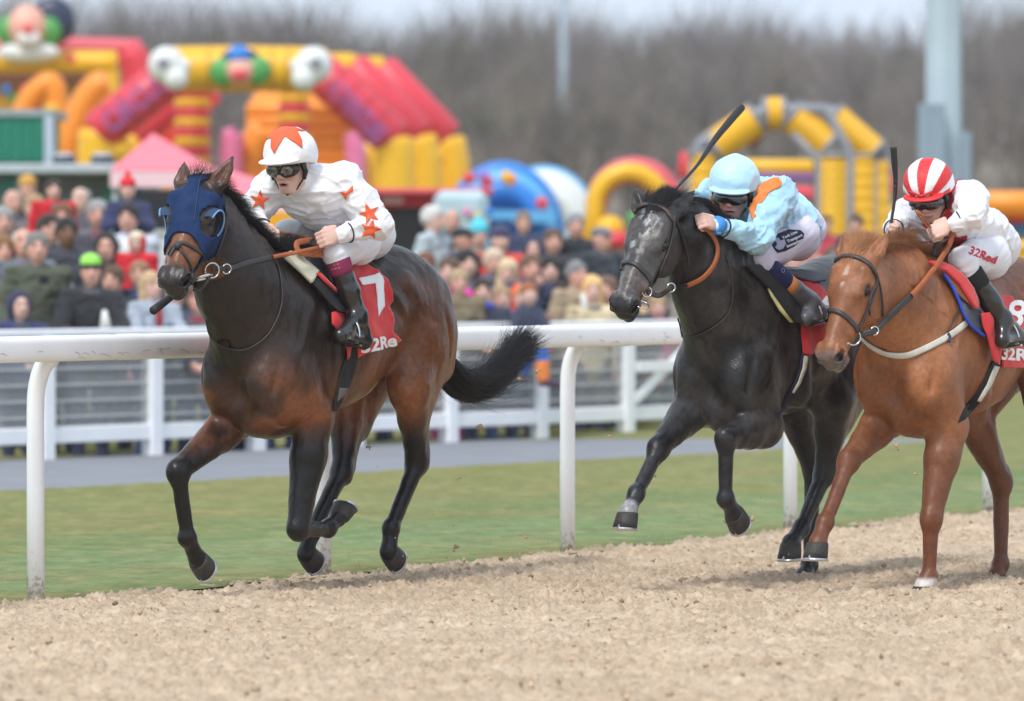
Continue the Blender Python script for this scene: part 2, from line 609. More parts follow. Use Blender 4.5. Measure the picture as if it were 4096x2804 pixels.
V = [(p[0], p[1], -.050) for p in V]
o = obj('sand_track_base', V, [(0,3,2,1)], M_SAND, smooth=False, col=np.tile([.60,.45,.31], (4,1)))
tag(o, kind='structure')
# loose crumbs lying on the sand
rc_ = np.random.default_rng(21); n = 12000
X = rc_.uniform(-3.2, 5.4, n); Y_ = 18.5+18*rc_.random(n)**1.2
P = np.stack([X, Y_, np.zeros(n)], 1); s_, t_ = local(P); P = P[t_ > -.1]; n = len(P); P[:,2] = sand_height(P)+.001
u0 = np.array([[1,0,0],[0,1,0],[-1,0,0],[0,-1,0],[.6,.6,.5],[-.6,.6,.5],[-.6,-.6,.5],[.6,-.6,.5],[0,0,1],[0,0,-1]])
f0 = np.array([[0,1,4],[1,2,5],[2,3,6],[3,0,7],[4,1,5],[5,2,6],[6,3,7],[7,0,4],[4,5,8],[5,6,8],[6,7,8],[7,4,8],[1,0,9],[2,1,9],[3,2,9],[0,3,9]])
r_ = .003+.017*rc_.random(n)**5
V = P[:,None,:]+u0[None]*r_[:,None,None]*rc_.uniform(.55,1.35,(n,10,3))
cc_ = np.where((rc_.random(n) < .16)[:,None], [.27,.19,.12], [.53,.40,.285])*rc_.uniform(.75,1.15,(n,1))
tag(obj('sand_crumbs', V.reshape(-1,3), (f0[None]+np.arange(n)[:,None,None]*10).reshape(-1,3), M_SAND, col=np.repeat(cc_, 10, axis=0)), kind='stuff')

# service road
ra, rb = ground_at(-300*K, 1131*K), ground_at(2700*K, 970*K)
rc, rd = ground_at(2700*K, 928*K), ground_at(-300*K, 1056*K)
def ext(p, q, f): return p+(p-q)*f
sheet('road', [ext(ra,rb,4), ext(rb,ra,4), ext(rc,rd,4), ext(rd,rc,4)], M_ASPH, -.004)

# short rough turf between the sand and the road
_a = np.arange(-12, 26, .05); _b = np.arange(-12.2, .14, .04)
A, B = np.meshgrid(_a, _b, indexing='ij')
P = P1+A.ravel()[:,None]*TD+B.ravel()[:,None]*TN
_e = (rb-ra)[:2]/np.linalg.norm((rb-ra)[:2]); _sd = lambda Q: (Q[...,0]-ra[0])*_e[1]-(Q[...,1]-ra[1])*_e[0]
P[:,2] = -.010+noise3(P*np.array([1,1,0]), 16, 2)*.016+noise3(P*np.array([1,1,0]), 3, 2)*.012
_in = _sd(P)*np.sign(_sd(P1)) > .0
n_a = noise3(P*np.array([1,1,0])+4, 11, 3); n_b = noise3(P*np.array([1,1,0])+9, 2.3, 3)
c = grass_colour(P)*(.62+.60*n_a+.16*n_b)[:,None]
c = mixc(c, np.array([.27,.23,.115]), sstep(.60,.80,n_a)*.35)
Fq = grid_faces(len(_a), len(_b))[:, ::-1]; Fq = Fq[_in[Fq].all(1)]
used = np.zeros(len(P), bool); used[Fq.ravel()] = True; idx = np.cumsum(used)-1
tag(obj('grass_verge', P[used], idx[Fq], M_GRASSB, col=c[used]), kind='structure')
# short grass blades on the verge beside the sand
n = 190000
s_ = RNG.uniform(-4, 17, n); t_ = -RNG.random(n)**1.3*8.0+.03
P = P1+s_[:,None]*TD+t_[:,None]*TN; P[:,2] = -.004
keep = _sd(P)*np.sign(_sd(P1)) > .06
print('blades', keep.sum())
P = P[keep]; n = len(P)
D_ = np.stack([RNG.normal(0,.5,n), RNG.normal(0,.5,n), np.ones(n)], 1); D_ /= np.linalg.norm(D_, axis=1)[:,None]
Lb = (.018+.024*RNG.random(n))*(1+.9*sstep(-1.0,-.1,t_[keep]))
side = np.stack([RNG.normal(0,1,n), RNG.normal(0,1,n), np.zeros(n)], 1); side /= np.linalg.norm(side, axis=1)[:,None]
Vb = np.stack([P-side*.0036, P+side*.0036, P+D_*Lb[:,None]], 1).reshape(-1,3)
cb = np.repeat(grass_colour(P)*(.85+.45*RNG.random(n))[:,None], 3, axis=0)
# fine grains thrown up behind the hooves
rg_ = np.random.default_rng(8); SPV = []; SPF = []; k_ = 0
for (u, v, Y, su, sv, n) in [(1850,2120,26.3,140,95,150),(1480,2230,26,120,60,60),(2060,2240,26.5,120,50,80),(2700,2150,26,160,60,60),(3050,2240,26,120,50,60),(3560,2250,25.6,160,60,60)]:
    for i in range(n):
        p = at(u+rg_.normal(0,su), v+rg_.normal(0,sv), Y+rg_.normal(0,.25))
        if p[2] < .01: continue
        r__ = .0012+.0028*rg_.random()**2
        SPV.append(p+np.array([[1,0,0],[0,1,0],[-1,0,0],[0,-1,0],[0,0,1],[0,0,-1]])*r__*rg_.uniform(.6,1.4,(6,1)))
        SPF += [[k_+a, k_+b, k_+c] for a, b, c in ((0,1,4),(1,2,4),(2,3,4),(3,0,4),(1,0,5),(2,1,5),(3,2,5),(0,3,5))]; k_ += 6
tag(obj('sand_spray', np.concatenate(SPV), np.array(SPF), mat('sand_grain', (.55,.42,.29), rough=1), smooth=False), kind='stuff')
M_BLADE = mat('grass_blade', (.1,.16,.05), rough=.8, spec=.15, vcol=True)
tag(obj('grass', Vb, np.arange(3*n).reshape(-1,3), M_BLADE, col=cb, smooth=False), kind='stuff')

# thrown up crumbs of sand in the air and straw coloured clods
M_CLOD = mat('sand_clod', (.42,.29,.18), rough=1, spec=.1, var=.3, vscale=60)
def clod(c, r, seed):
    rg = np.random.default_rng(seed)
    S = SDF()
    S.ell(c, (r, r*.7, r*.5), r*.4)
    for _ in range(4):
        S.ell(np.array(c)+rg.normal(0, r*.7, 3), (r*rg.uniform(.3,.6),)*3, r*.3)
    return S.mesh(r*.18, r)
sd = 0
for u, v, r, Y in [(1918,1707,.019,26.5),(2078,1517,.012,26.3),(2150,1482,.010,26.3),(1477,1788,.011,26),(2440,1745,.009,26),
                   (3585,1780,.013,25.2),(3662,1896,.012,25.2),(1838,1912,.008,26),(1822,2190,.014,26.4),(3012,2072,.012,25.4),(2620,1905,.006,25.6),
                   (1790,2230,.007,26.2),(2105,2150,.009,26.5),(2350,1960,.006,26.3),(2900,2085,.007,25.6),(1620,2155,.005,25.6),(2082,2140,.006,26.5)]:
    sd += 1
    V, Q = clod(at(u, v, Y), r, sd)
    tag(obj('flying_clod', V, Q, M_CLOD), {1:'largest sand clod in the air, in front of the back fence bottom rail',2:'sand clod in the air beside the bay horse tail tip',3:'small sand clod flying just above the tail tip clod',4:'sand clod in the air left of the bay hind cannon',6:'sand clod in the air between the chestnut forelegs, upper one',7:'sand clod in the air between the chestnut forelegs, lower one',9:'sand clod low in the air right of the bay hind hoof',10:'sand clod beside the folded fore hoof of the dark grey horse'}.get(sd, 'tiny crumb of sand thrown up by the hooves'),
        'sand clod', 'clods of sand thrown up by the hooves')

# ================================================================ running rail
M_RAIL = mat('white_plastic', (.88,.90,.93), rough=.38, spec=.5, var=.04, vscale=5, bump=.05, bscale=12)
M_RAILU = mat('cream_plastic', (.74,.71,.62), rough=.5)
M_SCUFF = mat('scuff', (.30,.29,.29), rough=.9)
# splashed dirt low on the rail posts
M_POST = mat('white_plastic_post', (.88,.90,.93), rough=.4, spec=.5)
_nt = M_POST.node_tree; _b = _nt.nodes['Principled BSDF']; _g = _nt.nodes.new('ShaderNodeNewGeometry'); _sx = _nt.nodes.new('ShaderNodeSeparateXYZ'); _no = _nt.nodes.new('ShaderNodeTexNoise'); _no.inputs['Scale'].default_value = 34; _no.inputs['Detail'].default_value = 6
_m1 = _nt.nodes.new('ShaderNodeMath'); _m1.operation = 'MULTIPLY_ADD'; _m1.inputs[1].default_value = -1.6; _m1.inputs[2].default_value = .28
_m2 = _nt.nodes.new('ShaderNodeMath'); _m2.operation = 'ADD'; _r = _nt.nodes.new('ShaderNodeValToRGB'); _r.color_ramp.elements[0].position = .60; _r.color_ramp.elements[0].color = (.88,.90,.93,1); _r.color_ramp.elements[1].position = .80; _r.color_ramp.elements[1].color = (.48,.40,.32,1)
_nt.links.new(_g.outputs['Position'], _sx.inputs[0]); _nt.links.new(_g.outputs['Position'], _no.inputs['Vector']); _nt.links.new(_sx.outputs['Z'], _m1.inputs[0]); _nt.links.new(_m1.outputs[0], _m2.inputs[0]); _nt.links.new(_no.outputs['Fac'], _m2.inputs[1]); _nt.links.new(_m2.outputs[0], _r.inputs['Fac']); _nt.links.new(_r.outputs['Color'], _b.inputs['Base Color'])
rail = empty('running_rail', tuple(P1))
tag(rail, 'white plastic running rail on curved posts along the sand', 'running rail')
def wl(p): return np.array(p)-P1
SP = 2.41; RH = 1.235
oN = .115
def rail_profile():
    pts = []
    w, h, r = .048, .060, .035
    for cx, cz, a0 in ((w-r, h-r, 0), (-w+r, h-r, 90), (-w+r, -h+r, 180), (w-r, -h+r, 270)):
        for k in range(5):
            a = math.radians(a0+k*22.5); pts.append((cx+r*math.cos(a), cz+r*math.sin(a)))
    return pts
prof = rail_profile(); m = len(prof)
for k in range(-3, 15):
    a, b = k*SP+.55, (k+1)*SP+.55
    V = []
    for s in (a+.001, b-.001):
        for x, z in prof: V.append(TD*s+TN*(oN+x)+np.array([0,0,RH-.06+z]))
    Q = [(i, (i+1) % m, m+(i+1) % m, m+i) for i in range(m)]
    V2 = []
    obj('top_rail', V, Q, M_RAIL, rail)
    # joint sleeve
    V = []
    for s in (a-.10, a+.10):
        for x, z in prof: V.append(TD*s+TN*(oN+x*1.03)+np.array([0,0,RH-.06+z*1.03]))
    obj('rail_sleeve', V, Q, M_RAIL, rail)
rgs = np.random.default_rng(3)
for k in range(46):                                  # hoof and tail scuffs on the rail face
    s = rgs.choice([rgs.uniform(-1.3,1.4), rgs.uniform(3.2,7.5)]); z = RH-.085+rgs.normal(0,.014); L = rgs.uniform(.02,.09)
    sl = rgs.normal(-.08,.15)
    if not (RH-.11 < z < RH-.045): continue
    q = [TD*(s+i*L/4)+TN*(oN+.0495)+np.array([0,0,z+sl*i*L/4+.004*math.sin(i)]) for i in range(5)]
    MB().tube(q, .0011, 4).build('scuff_mark', M_SCUFF, rail)
for sp_ in [-7.5, -5., -2.5, 0, 2.44, 4.86, 7.42, 10.05]+[12.6+2.5*i for i in range(9)]:
    b = TD*sp_
    pts = [b+np.array([0,0,-.05]), b+np.array([0,0,.5]), b+np.array([0,0,RH-.36])]
    for a in np.linspace(.15, 1, 7):
        an = a*math.pi/2*.92
        pts.append(b+TN*(1-math.cos(an))*oN*1.0+np.array([0,0,RH-.33+math.sin(an)*.235]))
    MB().tube(pts, .046, 8, flat=(TN, .85)).build('rail_post', M_POST, rail, True)

# ================================================================ spectator fence
M_FENCE = mat('white_painted_steel', (.88,.90,.93), rough=.5, var=.05, vscale=4)
M_WIRE = mat('galvanised_wire', (.42,.43,.43), rough=.6)
FA, FB = ground_at(346*K, 1031*K), ground_at(1420*K, 985*K)
FD = FB-FA; FL = np.linalg.norm(FD); FD = FD/FL; SPF = FL/5
FN = np.array([FD[1], -FD[0], 0])
fence = empty('spectator_fence', tuple(FA), math.atan2(FD[1], FD[0]))
tag(fence, 'white post and rail fence with wire mesh panels in front of the crowd', 'fence')
FH = 1.03
for k in range(-8, 18):
    MB().box((k*SPF-.065,-.065,-.03), (k*SPF+.065,.065,FH-.062), .008).build('fence_post', M_FENCE, fence)
    a, b = k*SPF+.066, (k+1)*SPF-.066
    MB().box((a,-.035,.12), (b,.035,.25), .01).build('bottom_rail', M_FENCE, fence)
    mb = MB()
    for x in np.arange(a+.012, b, .026):
        mb.box((x-.0032,-.0032,.25), (x+.0032,.0032,FH-.06))
    mb.build('wire_mesh', M_WIRE, fence)
    for z in np.arange(.33, FH-.07, .128):
        MB().box((a,-.012,z-.010), (b,-.0036,z+.010)).build('mesh_bar', flat((188,190,190), .6), fence)
    if k in (5,6):
        z0, z1 = .30, FH-.06
        mb = MB()
        d = Vector((b-a, 0, z1-z0)); L = d.length; an = math.atan2(z1-z0, b-a) if k == 5 else -math.atan2(z1-z0, b-a)
        Mx = Matrix.Translation(((a+b)/2, -.045, (z0+z1)/2)) @ Matrix.Rotation(-an, 4, 'Y')
        mb.box((-L/2,-.02,-.04), (L/2,.02,.04), .005, Mx); mb.build('diagonal_brace', M_FENCE, fence)
        MB().box((a,-.092,.56), (b,-.067,.66), .005).build('middle_rail', M_FENCE, fence)
MB().box((-8*SPF,-.05,FH-.06), (18*SPF,.05,FH), .012).build('top_rail', M_FENCE, fence)

# ================================================================ far wooded slope
M_HILL = mat('hillside', (.16,.13,.11), rough=1, spec=.05, vcol=True, var=.25, vscale=.05)
M_TWIG = mat('bare_twigs', (.15,.12,.11), rough=1, spec=.05, vcol=True)
def slope(x, y):
    t = np.clip((y-135)/(330-135), 0, 1)
    return 8.2*t*t*(3-2*t) + noise3(np.stack([x*.02, y*.02, 0*x], 1), 1, 2)*1.5*t
hx = np.linspace(-160, 160, 90); hy = np.linspace(128, 420, 60)
A, B = np.meshgrid(hx, hy, indexing='ij')
hz = slope(A.ravel(), B.ravel())
HV = np.stack([A.ravel(), B.ravel(), hz-.02], 1)
n = noise3(HV, .05, 3)
hc = mixc(np.array([.21,.18,.15]), np.array([.27,.235,.185]), n)
tag(obj('hill', HV, grid_faces(90, 60), M_HILL, col=hc), kind='structure')
sky_u = [-200,0,200,400,550,700,760,850,950,1050,1150,1300,1400,1470,1500,1560,1620,1700,1750,1800,1850,1950,2100,2150,2250,2324,2500]
sky_v = [18,10,4,12,26,26,42,74,70,20,6,36,66,58,50,24,6,26,42,60,84,70,66,46,4,20,16]
rt = np.random.default_rng(11)
Vs, Qs, Cs, nn = [], [], [], 0
rows = [(150,2.6,70),(175,3.2,70),(200,4.2,70),(235,5.2,70),(270,6.2,75),(300,7.,80),(325,7.6,130)]
for Y, H_, cnt in rows:
    hw = Y*.20; cnt = int(cnt*1.75)
    for i in range(cnt):
        x = -hw+2*hw*(i+rt.random())/cnt; y = Y+rt.normal(0,7)
        z = float(slope(np.array([x]), np.array([y]))[0])
        if Y == 325:
            u = (CX+x/y*FPX)/K
            top = np.interp(u, sky_u, sky_v)
            h = 1.59+(1034.6-top*K)/FPX*y - z
            h = max(1.5, h*(1.08+.26*rt.random()**1.5))
        else: h = H_*(.6+.6*rt.random())
        nb = 60 if Y > 250 else 46
        base = np.array([x,y,z])
        tt = rt.random(nb)**.8
        roots = base+np.stack([rt.normal(0,.05*h,nb), rt.normal(0,.05*h,nb), tt*h*.55], 1)
        dirs = np.stack([rt.normal(0,.42,nb), rt.normal(0,.42,nb), np.ones(nb)*.9], 1)
        V, Q = strands(roots, dirs, (h*(1-.55*tt))*.82, .045+.012*rt.random()*h/7, wave=.03*h, seg=4, rng=rt, jit=.12)
        tv, tq = strands(np.array([base]), np.array([[0,0,1.]]), h*.8, .10*h/7, wave=.05, seg=4, rng=rt, jit=.04)
        V, Q = cat((V,Q),(tv,tq))
        k = rt.random()
        c = np.array([.24,.205,.20])*(1-k)+np.array([.215,.185,.14])*k
        if Y < 210: c = c*.55+np.array([.25,.21,.165])*.45
        if rt.random() < .12 and Y < 240: c = np.array([.13,.14,.095])
        c = c*rt.uniform(.60,1.08)
        Vs.append(V); Qs.append(Q+nn); nn += len(V); Cs.append(np.tile(c, (len(V),1)))
tag(obj('bare_wood', np.concatenate(Vs), np.concatenate(Qs), M_TWIG, col=np.concatenate(Cs), smooth=False), kind='stuff')
print('wood verts', nn)
# one dark evergreen bush standing out of the scrub
def bush(c, rx, rz, n, colr, label, name='evergreen_bush'):
    rt = np.random.default_rng(5)
    root = empty(name, (c[0], c[1], c[2])); tag(root, label, 'bush')
    d = rt.normal(0,1,(n,3)); d /= np.linalg.norm(d, axis=1)[:,None]
    P = d*np.array([rx,rx,rz])*(rt.random(n)**.4)[:,None]*(.75+.5*noise3(d, 2.2, 2))[:,None]
    P[:,2] = np.abs(P[:,2]+rz*.5)
    a = rt.normal(0,1,(n,3)); b = rt.normal(0,1,(n,3)); s = .10+.1*rt.random(n)
    V = np.stack([P, P+a*s[:,None], P+b*s[:,None]], 1).reshape(-1,3)
    cc = np.repeat(np.array(colr)[None,:]*(.6+.8*rt.random(n))[:,None], 3, axis=0)
    obj('foliage', V, np.arange(3*n).reshape(-1,3), M_TWIG, root, col=cc, smooth=False)
    MB().tube([(0,0,-.1),(0,0,rz)], [.12,.05], 7).build('trunk', mat('bark', (.07,.055,.045), rough=.9), root)
p = O(1315, 392, 140)
bush((p[0], p[1], float(slope(np.array([p[0]]), np.array([p[1]]))[0])), .75, .8, 5000, (.085,.095,.065), 'dark green bush standing in the scrub at the foot of the slope')

# pale spring air over the far slope
M_HAZE = bpy.data.materials.new('haze'); M_HAZE.use_nodes = True; nt = M_HAZE.node_tree
for n_ in list(nt.nodes): nt.nodes.remove(n_)
_o = nt.nodes.new('ShaderNodeOutputMaterial'); _v = nt.nodes.new('ShaderNodeVolumePrincipled')
_v.inputs['Color'].default_value = (.88,.92,1,1); _v.inputs['Density'].default_value = .00035
nt.links.new(_v.outputs[0], _o.inputs['Volume']); M_HAZE.cycles.homogeneous_volume = True
tag(MB().box((-400,-45,-1.2), (400,520,24)).build('haze', M_HAZE), kind='stuff')
# ================================================================ fairground behind the crowd
_O0 = O
def O(u, v, Y):
    p = _O0(u, v, Y)
    if v == 600: p[2] = .02
    return p
def vinyl(r, g, b): return flat((r, g, b), .38, var=.06, bump=.12, bscale=3.)
YEL, RED_, ORG = vinyl(240,184,30), vinyl(222,62,78), vinyl(242,148,40)
PINK, PNK2, WHT = vinyl(236,130,180), vinyl(225,95,110), vinyl(225,228,226)
PURP = vinyl(150,105,180); GRN = vinyl(80,160,80); BLU = vinyl(45,130,215); LBL = vinyl(100,180,235); GRY = vinyl(140,142,150); DKB = vinyl(40,50,80)
FLESH = vinyl(232,175,155)

def tubes(name, pts, r, m, parent, seg=14, round_=True):
    P = [np.array(p) for p in pts]
    if len(P) > 2: P = list(catmull(P, 6))
    d0 = P[0]-P[1]; d0 /= np.linalg.norm(d0); d1 = P[-1]-P[-2]; d1 /= np.linalg.norm(d1)
    P = [P[0]+d0*r*.18] + P + [P[-1]+d1*r*.18]
    rr = [r*.8]+[r]*(len(P)-2)+[r*.8]
    return MB().tube(P, rr, seg).build(name, m, parent, True)
def seams(P, r, m, parent, n=5):
    a, b = np.array(P[0]), np.array(P[-1])
    for i in range(1, n): MB().ring(a+(b-a)*i/n, b-a, r*1.005, .012, 20, 5).build('seam', m, parent, True)
def blob(name, c, r, m, parent, seg=20):
    mb = MB(); c = np.array(c); r = np.array(r if np.ndim(r) else (r,r,r), float)
    n = seg
    for i in range(n//2+1):
        ph = math.pi*(i/(n//2)-.5)
        for k in range(n):
            th = 2*math.pi*k/n
            mb.v.append(tuple(c+r*np.array([math.cos(ph)*math.cos(th), math.cos(ph)*math.sin(th), math.sin(ph)])))
    for i in range(n//2):
        for k in range(n):
            mb.f.append((i*n+k, i*n+(k+1) % n, (i+1)*n+(k+1) % n, (i+1)*n+k))
    return mb.build(name, m, parent, True)
def thing(name, label, cat_, group=None):
    r = empty(name); tag(r, label, cat_, group); return r
def letters3d(name, body, a, b, size, m, parent, push=.0):
    "row of letters from point a to point b, standing proud of the surface towards the track"
    V, Fq = text_tris(body, size, sub=0)
    a, b = np.array(a), np.array(b); d = b-a; L = np.linalg.norm(d); d /= L
    n = np.array([0,-1.,0]); up = np.cross(d, n); 
    if up[2] < 0: up = -up
    w = V[:,0].max()-V[:,0].min(); k = L/w
    c = (a+b)/2
    P = c + V[:,:1]*k*d + V[:,1:]*up + n*push
    P2 = P-n*.03
    return obj(name, np.concatenate([P, P2]), np.concatenate([Fq, Fq[:, ::-1]+len(P)]), m, parent, smooth=False)

# ---- centre inflatable
t1 = thing('inflatable_slide', 'large red and yellow inflatable slide with two white skull balls, in the centre background', 'bouncy castle')
for i, (dx, Y) in enumerate([(0,88),(66,91.5),(132,95)]):
    s = 88/Y
    def q(u, v): return O(u, v, Y)
    r = .30
    if i == 0:
        tubes('red_leg', [q(395,165), q(225,300)], .36, PNK2 if False else RED_, t1); tubes('red_leg', [q(722,160), q(890,312)], .36, RED_, t1)
        tubes('top_beam', [q(392,158), q(560,156), q(735,160)], .385, YEL, t1)
        tubes('yellow_leg', [q(222,300), q(220,420), q(220,600)], .33, YEL, t1); tubes('yellow_leg', [q(893,318), q(897,440), q(897,600)], .33, YEL, t1)
        tubes('cross_pad', [q(215,340), q(290,345)], .20, YEL, t1)
    else:
        tubes('red_leg', [q(735+dx,150+i*5), q(880+dx,300+i*4)], .33, RED_, t1)
        tubes('top_beam', [q(640,148+i*5), q(735+dx,148+i*6)], .26, YEL, t1)
        tubes('yellow_leg', [q(888+dx,310+i*4), q(900+dx,430), q(900+dx,600)], .30, YEL, t1)
        tubes('red_leg', [q(395+dx*.6,180+i*10), q(262+dx*.8,305+i*4)], .30, RED_, t1)
        tubes('yellow_leg', [q(255+dx*.7,312), q(255+dx*.7,430), q(255+dx*.7,600)], .28, YEL, t1)
        blob('side_bumper', q(905+dx-40,355), (.30,.3,.2), YEL, t1)
for u, w in ((437,.31),(668,.27)):
    top = 185 if u < 500 else 175
    for k in range(9):
        v0 = top+k*22
        tubes('column_band', [O(u,v0,89.5), O(u,v0+10,89.5)], w, RED_ if k % 2 else YEL, t1)
tubes('climbing_wall', [O(585,275,93), O(700,270,93), O(800,290,93)], .52, ORG, t1)
for k in range(7):
    tubes('wall_rib', [O(562,250+k*26,92.4), O(795+k*5,250+k*26,92.4)], .12, ORG, t1)
tubes('slide_side', [O(600,300,90.5), O(570,350,90.5), O(555,430,90.5), O(550,600,90.5)], .30, ORG, t1)
tubes('pink_column', [O(532,305,90), O(524,360,90), O(520,600,90)], .20, PINK, t1)
tubes('pink_column', [O(800,310,90), O(806,360,90), O(812,600,90)], .17, PINK, t1)
tubes('slide_side', [O(838,330,90.5), O(838,600,90.5)], .22, YEL, t1)
MB().box(tuple(O(235,600,92)), tuple(O(900,430,96)+np.array([0,0,0]))).build('base_mattress', YEL, t1)
for u, sgn in ((378,1),(712,-1)):
    c = O(u, 148, 86.9)
    h = blob('skull_ball', c, (.30,.26,.31), WHT, t1)
    blob('muzzle_ball', c+np.array([.16*sgn,-.12,-.22]), (.20,.17,.20), WHT, h)
    blob('cheek_ball', c+np.array([.27*sgn,-.05,-.02]), (.12,.12,.13), WHT, h)
    blob('grey_eye', c+np.array([-.03*sgn,-.22,.02]), (.12,.06,.11), GRY, h)
c = O(545, 160, 87)
f = blob('clown_face', c, (.24,.20,.24), FLESH, t1)
blob('green_hair', c+np.array([-.27,.08,-.02]), (.24,.16,.24), GRN, f); blob('green_hair', c+np.array([.27,.08,.0]), (.24,.16,.24), GRN, f)
blob('blue_hat', c+np.array([-.02,-.02,.25]), (.19,.15,.17), BLU, f); blob('dark_brim', c+np.array([0,.12,.16]), (.34,.12,.22), DKB, f)
blob('red_mouth', c+np.array([0,-.17,-.08]), (.14,.08,.09), RED_, f)
letters3d('leg_lettering', 'CIRCUS', O(243,286,87.6), O(372,180,87.6), .50, PURP, t1, .12)
letters3d('leg_lettering', 'ADVENTURE', O(752,192,87.6), O(866,316,87.6), .48, PURP, t1, .12)

SEAM = vinyl(150,30,45)
seams([O(395,165,88),O(225,300,88)], .36, SEAM, t1); seams([O(722,160,88),O(890,312,88)], .36, SEAM, t1); seams([O(440,157,88),O(690,158,88)], .385, vinyl(190,120,20), t1, 7)
# ---- left inflatable castle
t2 = thing('bouncy_castle', 'red topped yellow bouncy castle with clown head, cut off by the left edge', 'bouncy castle')
Y = 98
tubes('red_roof_tube', [O(-60,104,Y+1), O(150,104,Y+1), O(318,108,Y+1)], .16, PNK2, t2)
tubes('red_side', [O(300,120,Y+1), O(312,180,Y+1), O(300,300,Y+1)], .30, RED_, t2)
tubes('front_beam', [O(-60,140,Y), O(120,140,Y), O(262,142,Y)], .22, YEL, t2)
tubes('front_column', [O(248,150,Y), O(252,230,Y), O(250,600,Y)], .17, YEL, t2)
MB().box(tuple(O(-80,420,Y+2.2)), tuple(O(262,150,Y+2.5))).build('rear_wall', vinyl(190,140,30), t2)
MB().box(tuple(O(-80,185,Y+2.0)), tuple(O(250,160,Y+2.15))).build('dark_valance', vinyl(120,75,60), t2)
tubes('slide_wall', [O(30,300,Y-3), O(70,220,Y-3), O(115,188,Y-3), O(128,230,Y-3), O(130,330,Y-3)], .20, ORG, t2)
tubes('slide_wall', [O(140,370,Y-5), O(180,255,Y-5), O(215,200,Y-5), O(240,190,Y-5)], .24, ORG, t2)
for u, v, m in [(55,205,RED_),(30,225,GRN),(105,210,BLU),(15,205,BLU),(85,240,RED_),(190,215,GRY),(205,165,GRY),(62,132,LBL),(160,132,RED_)]:
    blob('coloured_dot', O(u,v,Y+(1.9 if v>160 else -.2)), (.09,.06,.10), m, t2, 12)
c = O(62, 62, Y-.5)
f = blob('clown_head', c, (.36,.34,.42), FLESH, t2)
blob('green_hair', c+np.array([-.36,.1,-.06]), (.22,.20,.28), GRN, f); blob('green_hair', c+np.array([.38,.1,-.08]), (.24,.20,.28), GRN, f)
blob('dark_hat', c+np.array([.42,.3,.12]), (.44,.2,.46), DKB, f)
blob('white_collar', c+np.array([.02,.02,-.46]), (.58,.2,.20), WHT, f)
blob('white_mouth', c+np.array([.05,-.27,-.22]), (.22,.12,.14), WHT, f); blob('red_nose', c+np.array([.04,-.36,-.05]), .09, RED_, f)
tubes('yellow_arch_side', [O(118,240,Y-6), O(122,300,Y-6), O(118,420,Y-6)], .14, YEL, t2)

# ---- green container / stage with grey frame, trailer in front
t3 = thing('green_container', 'green ribbed panel in a pale grey frame at the left edge', 'container')
Y = 72
mb = MB()
x0 = O(-60,0,Y)[0]; x1 = O(100,0,Y)[0]; z0 = O(0,365,Y)[2]; z1 = O(0,265,Y)[2]
x = x0
while x < x1-.05:
    mb.box((x,Y-.02,z0), (x+.07,Y+.03,z1)); mb.box((x+.075,Y+.01,z0), (x+.135,Y+.03,z1)); x += .14
mb.build('ribbed_panel', flat((20,130,105), .5), t3)
MB().box((x0,Y-.05,z1+.005), (x1+.12,Y+2.4,z1+.10)).build('roof_edge', flat((150,165,170), .5), t3)
MB().box((x1+.005,Y-.06,0), (x1+.13,Y+.08,z1)).build('corner_post', flat((185,198,215), .5), t3)
MB().box((x0,Y+.05,0), (x1,Y+2.3,z1-.01)).build('box_body', flat((30,110,95), .6), t3)
t4 = thing('catering_trailer', 'long grey roofed serving trailer with green side behind the crowd on the left', 'trailer')
Y = 64
x0 = O(-60,0,Y)[0]; x1 = O(345,0,Y)[0]; zt = O(0,372,Y)[2]; z2 = O(0,395,Y)[2]; z3 = O(0,450,Y)[2]
MB().box((x0,Y-.25,z2+.002), (x1,Y+2.2,zt), .02).build('roof', flat((180,192,198), .5), t4)
MB().box((x0,Y,.5), (x1-.04,Y+2.1,z3)).build('lower_side', flat((30,110,92), .6), t4)
MB().box((x0,Y+.25,z3+.002), (x1-.04,Y+2.1,z2)).build('hatch_recess', flat((125,128,120), .7), t4)
for u in (55, 338):
    xx = O(u,0,Y)[0]; MB().box((xx-.09,Y-.05,z3), (xx+.09,Y+.10,z2)).build('pillar', flat((150,165,170), .5), t4)
MB().box((O(0,0,Y)[0],Y-.02,z3+.02), (O(50,0,Y)[0],Y+.06,z2-.06)).build('side_panel', flat((25,115,100), .6), t4)
MB().box((O(235,0,Y)[0],Y-.03,z3-.35), (O(330,0,Y)[0],Y+.02,z3+.14)).build('side_panel', flat((22,100,78), .6), t4)
for u in (10, 300):
    xx = O(u,0,Y)[0]; MB().tube([(xx,Y+.3,.32),(xx,Y+.55,.32)], .32, 18).build('wheel', flat((25,25,27), .8), t4, True)
for u in (145, 232):
    p = O(u, 366, Y+1)
    v_ = thing('roof_vent', 'round metal roof vent on the trailer, the %s one' % ('left' if u < 200 else 'right'), 'vent', 'vents on the trailer roof')
    MB().tube([p+np.array([0,0,-.05]), p+np.array([0,0,.06])], [.14,.14], 16).build('collar', flat((60,70,80), .5), v_, True)
    MB().tube([p+np.array([0,0,.061]), p+np.array([0,0,.10])], [.15,.09], 16).build('cap', flat((190,195,200), .4), v_, True)
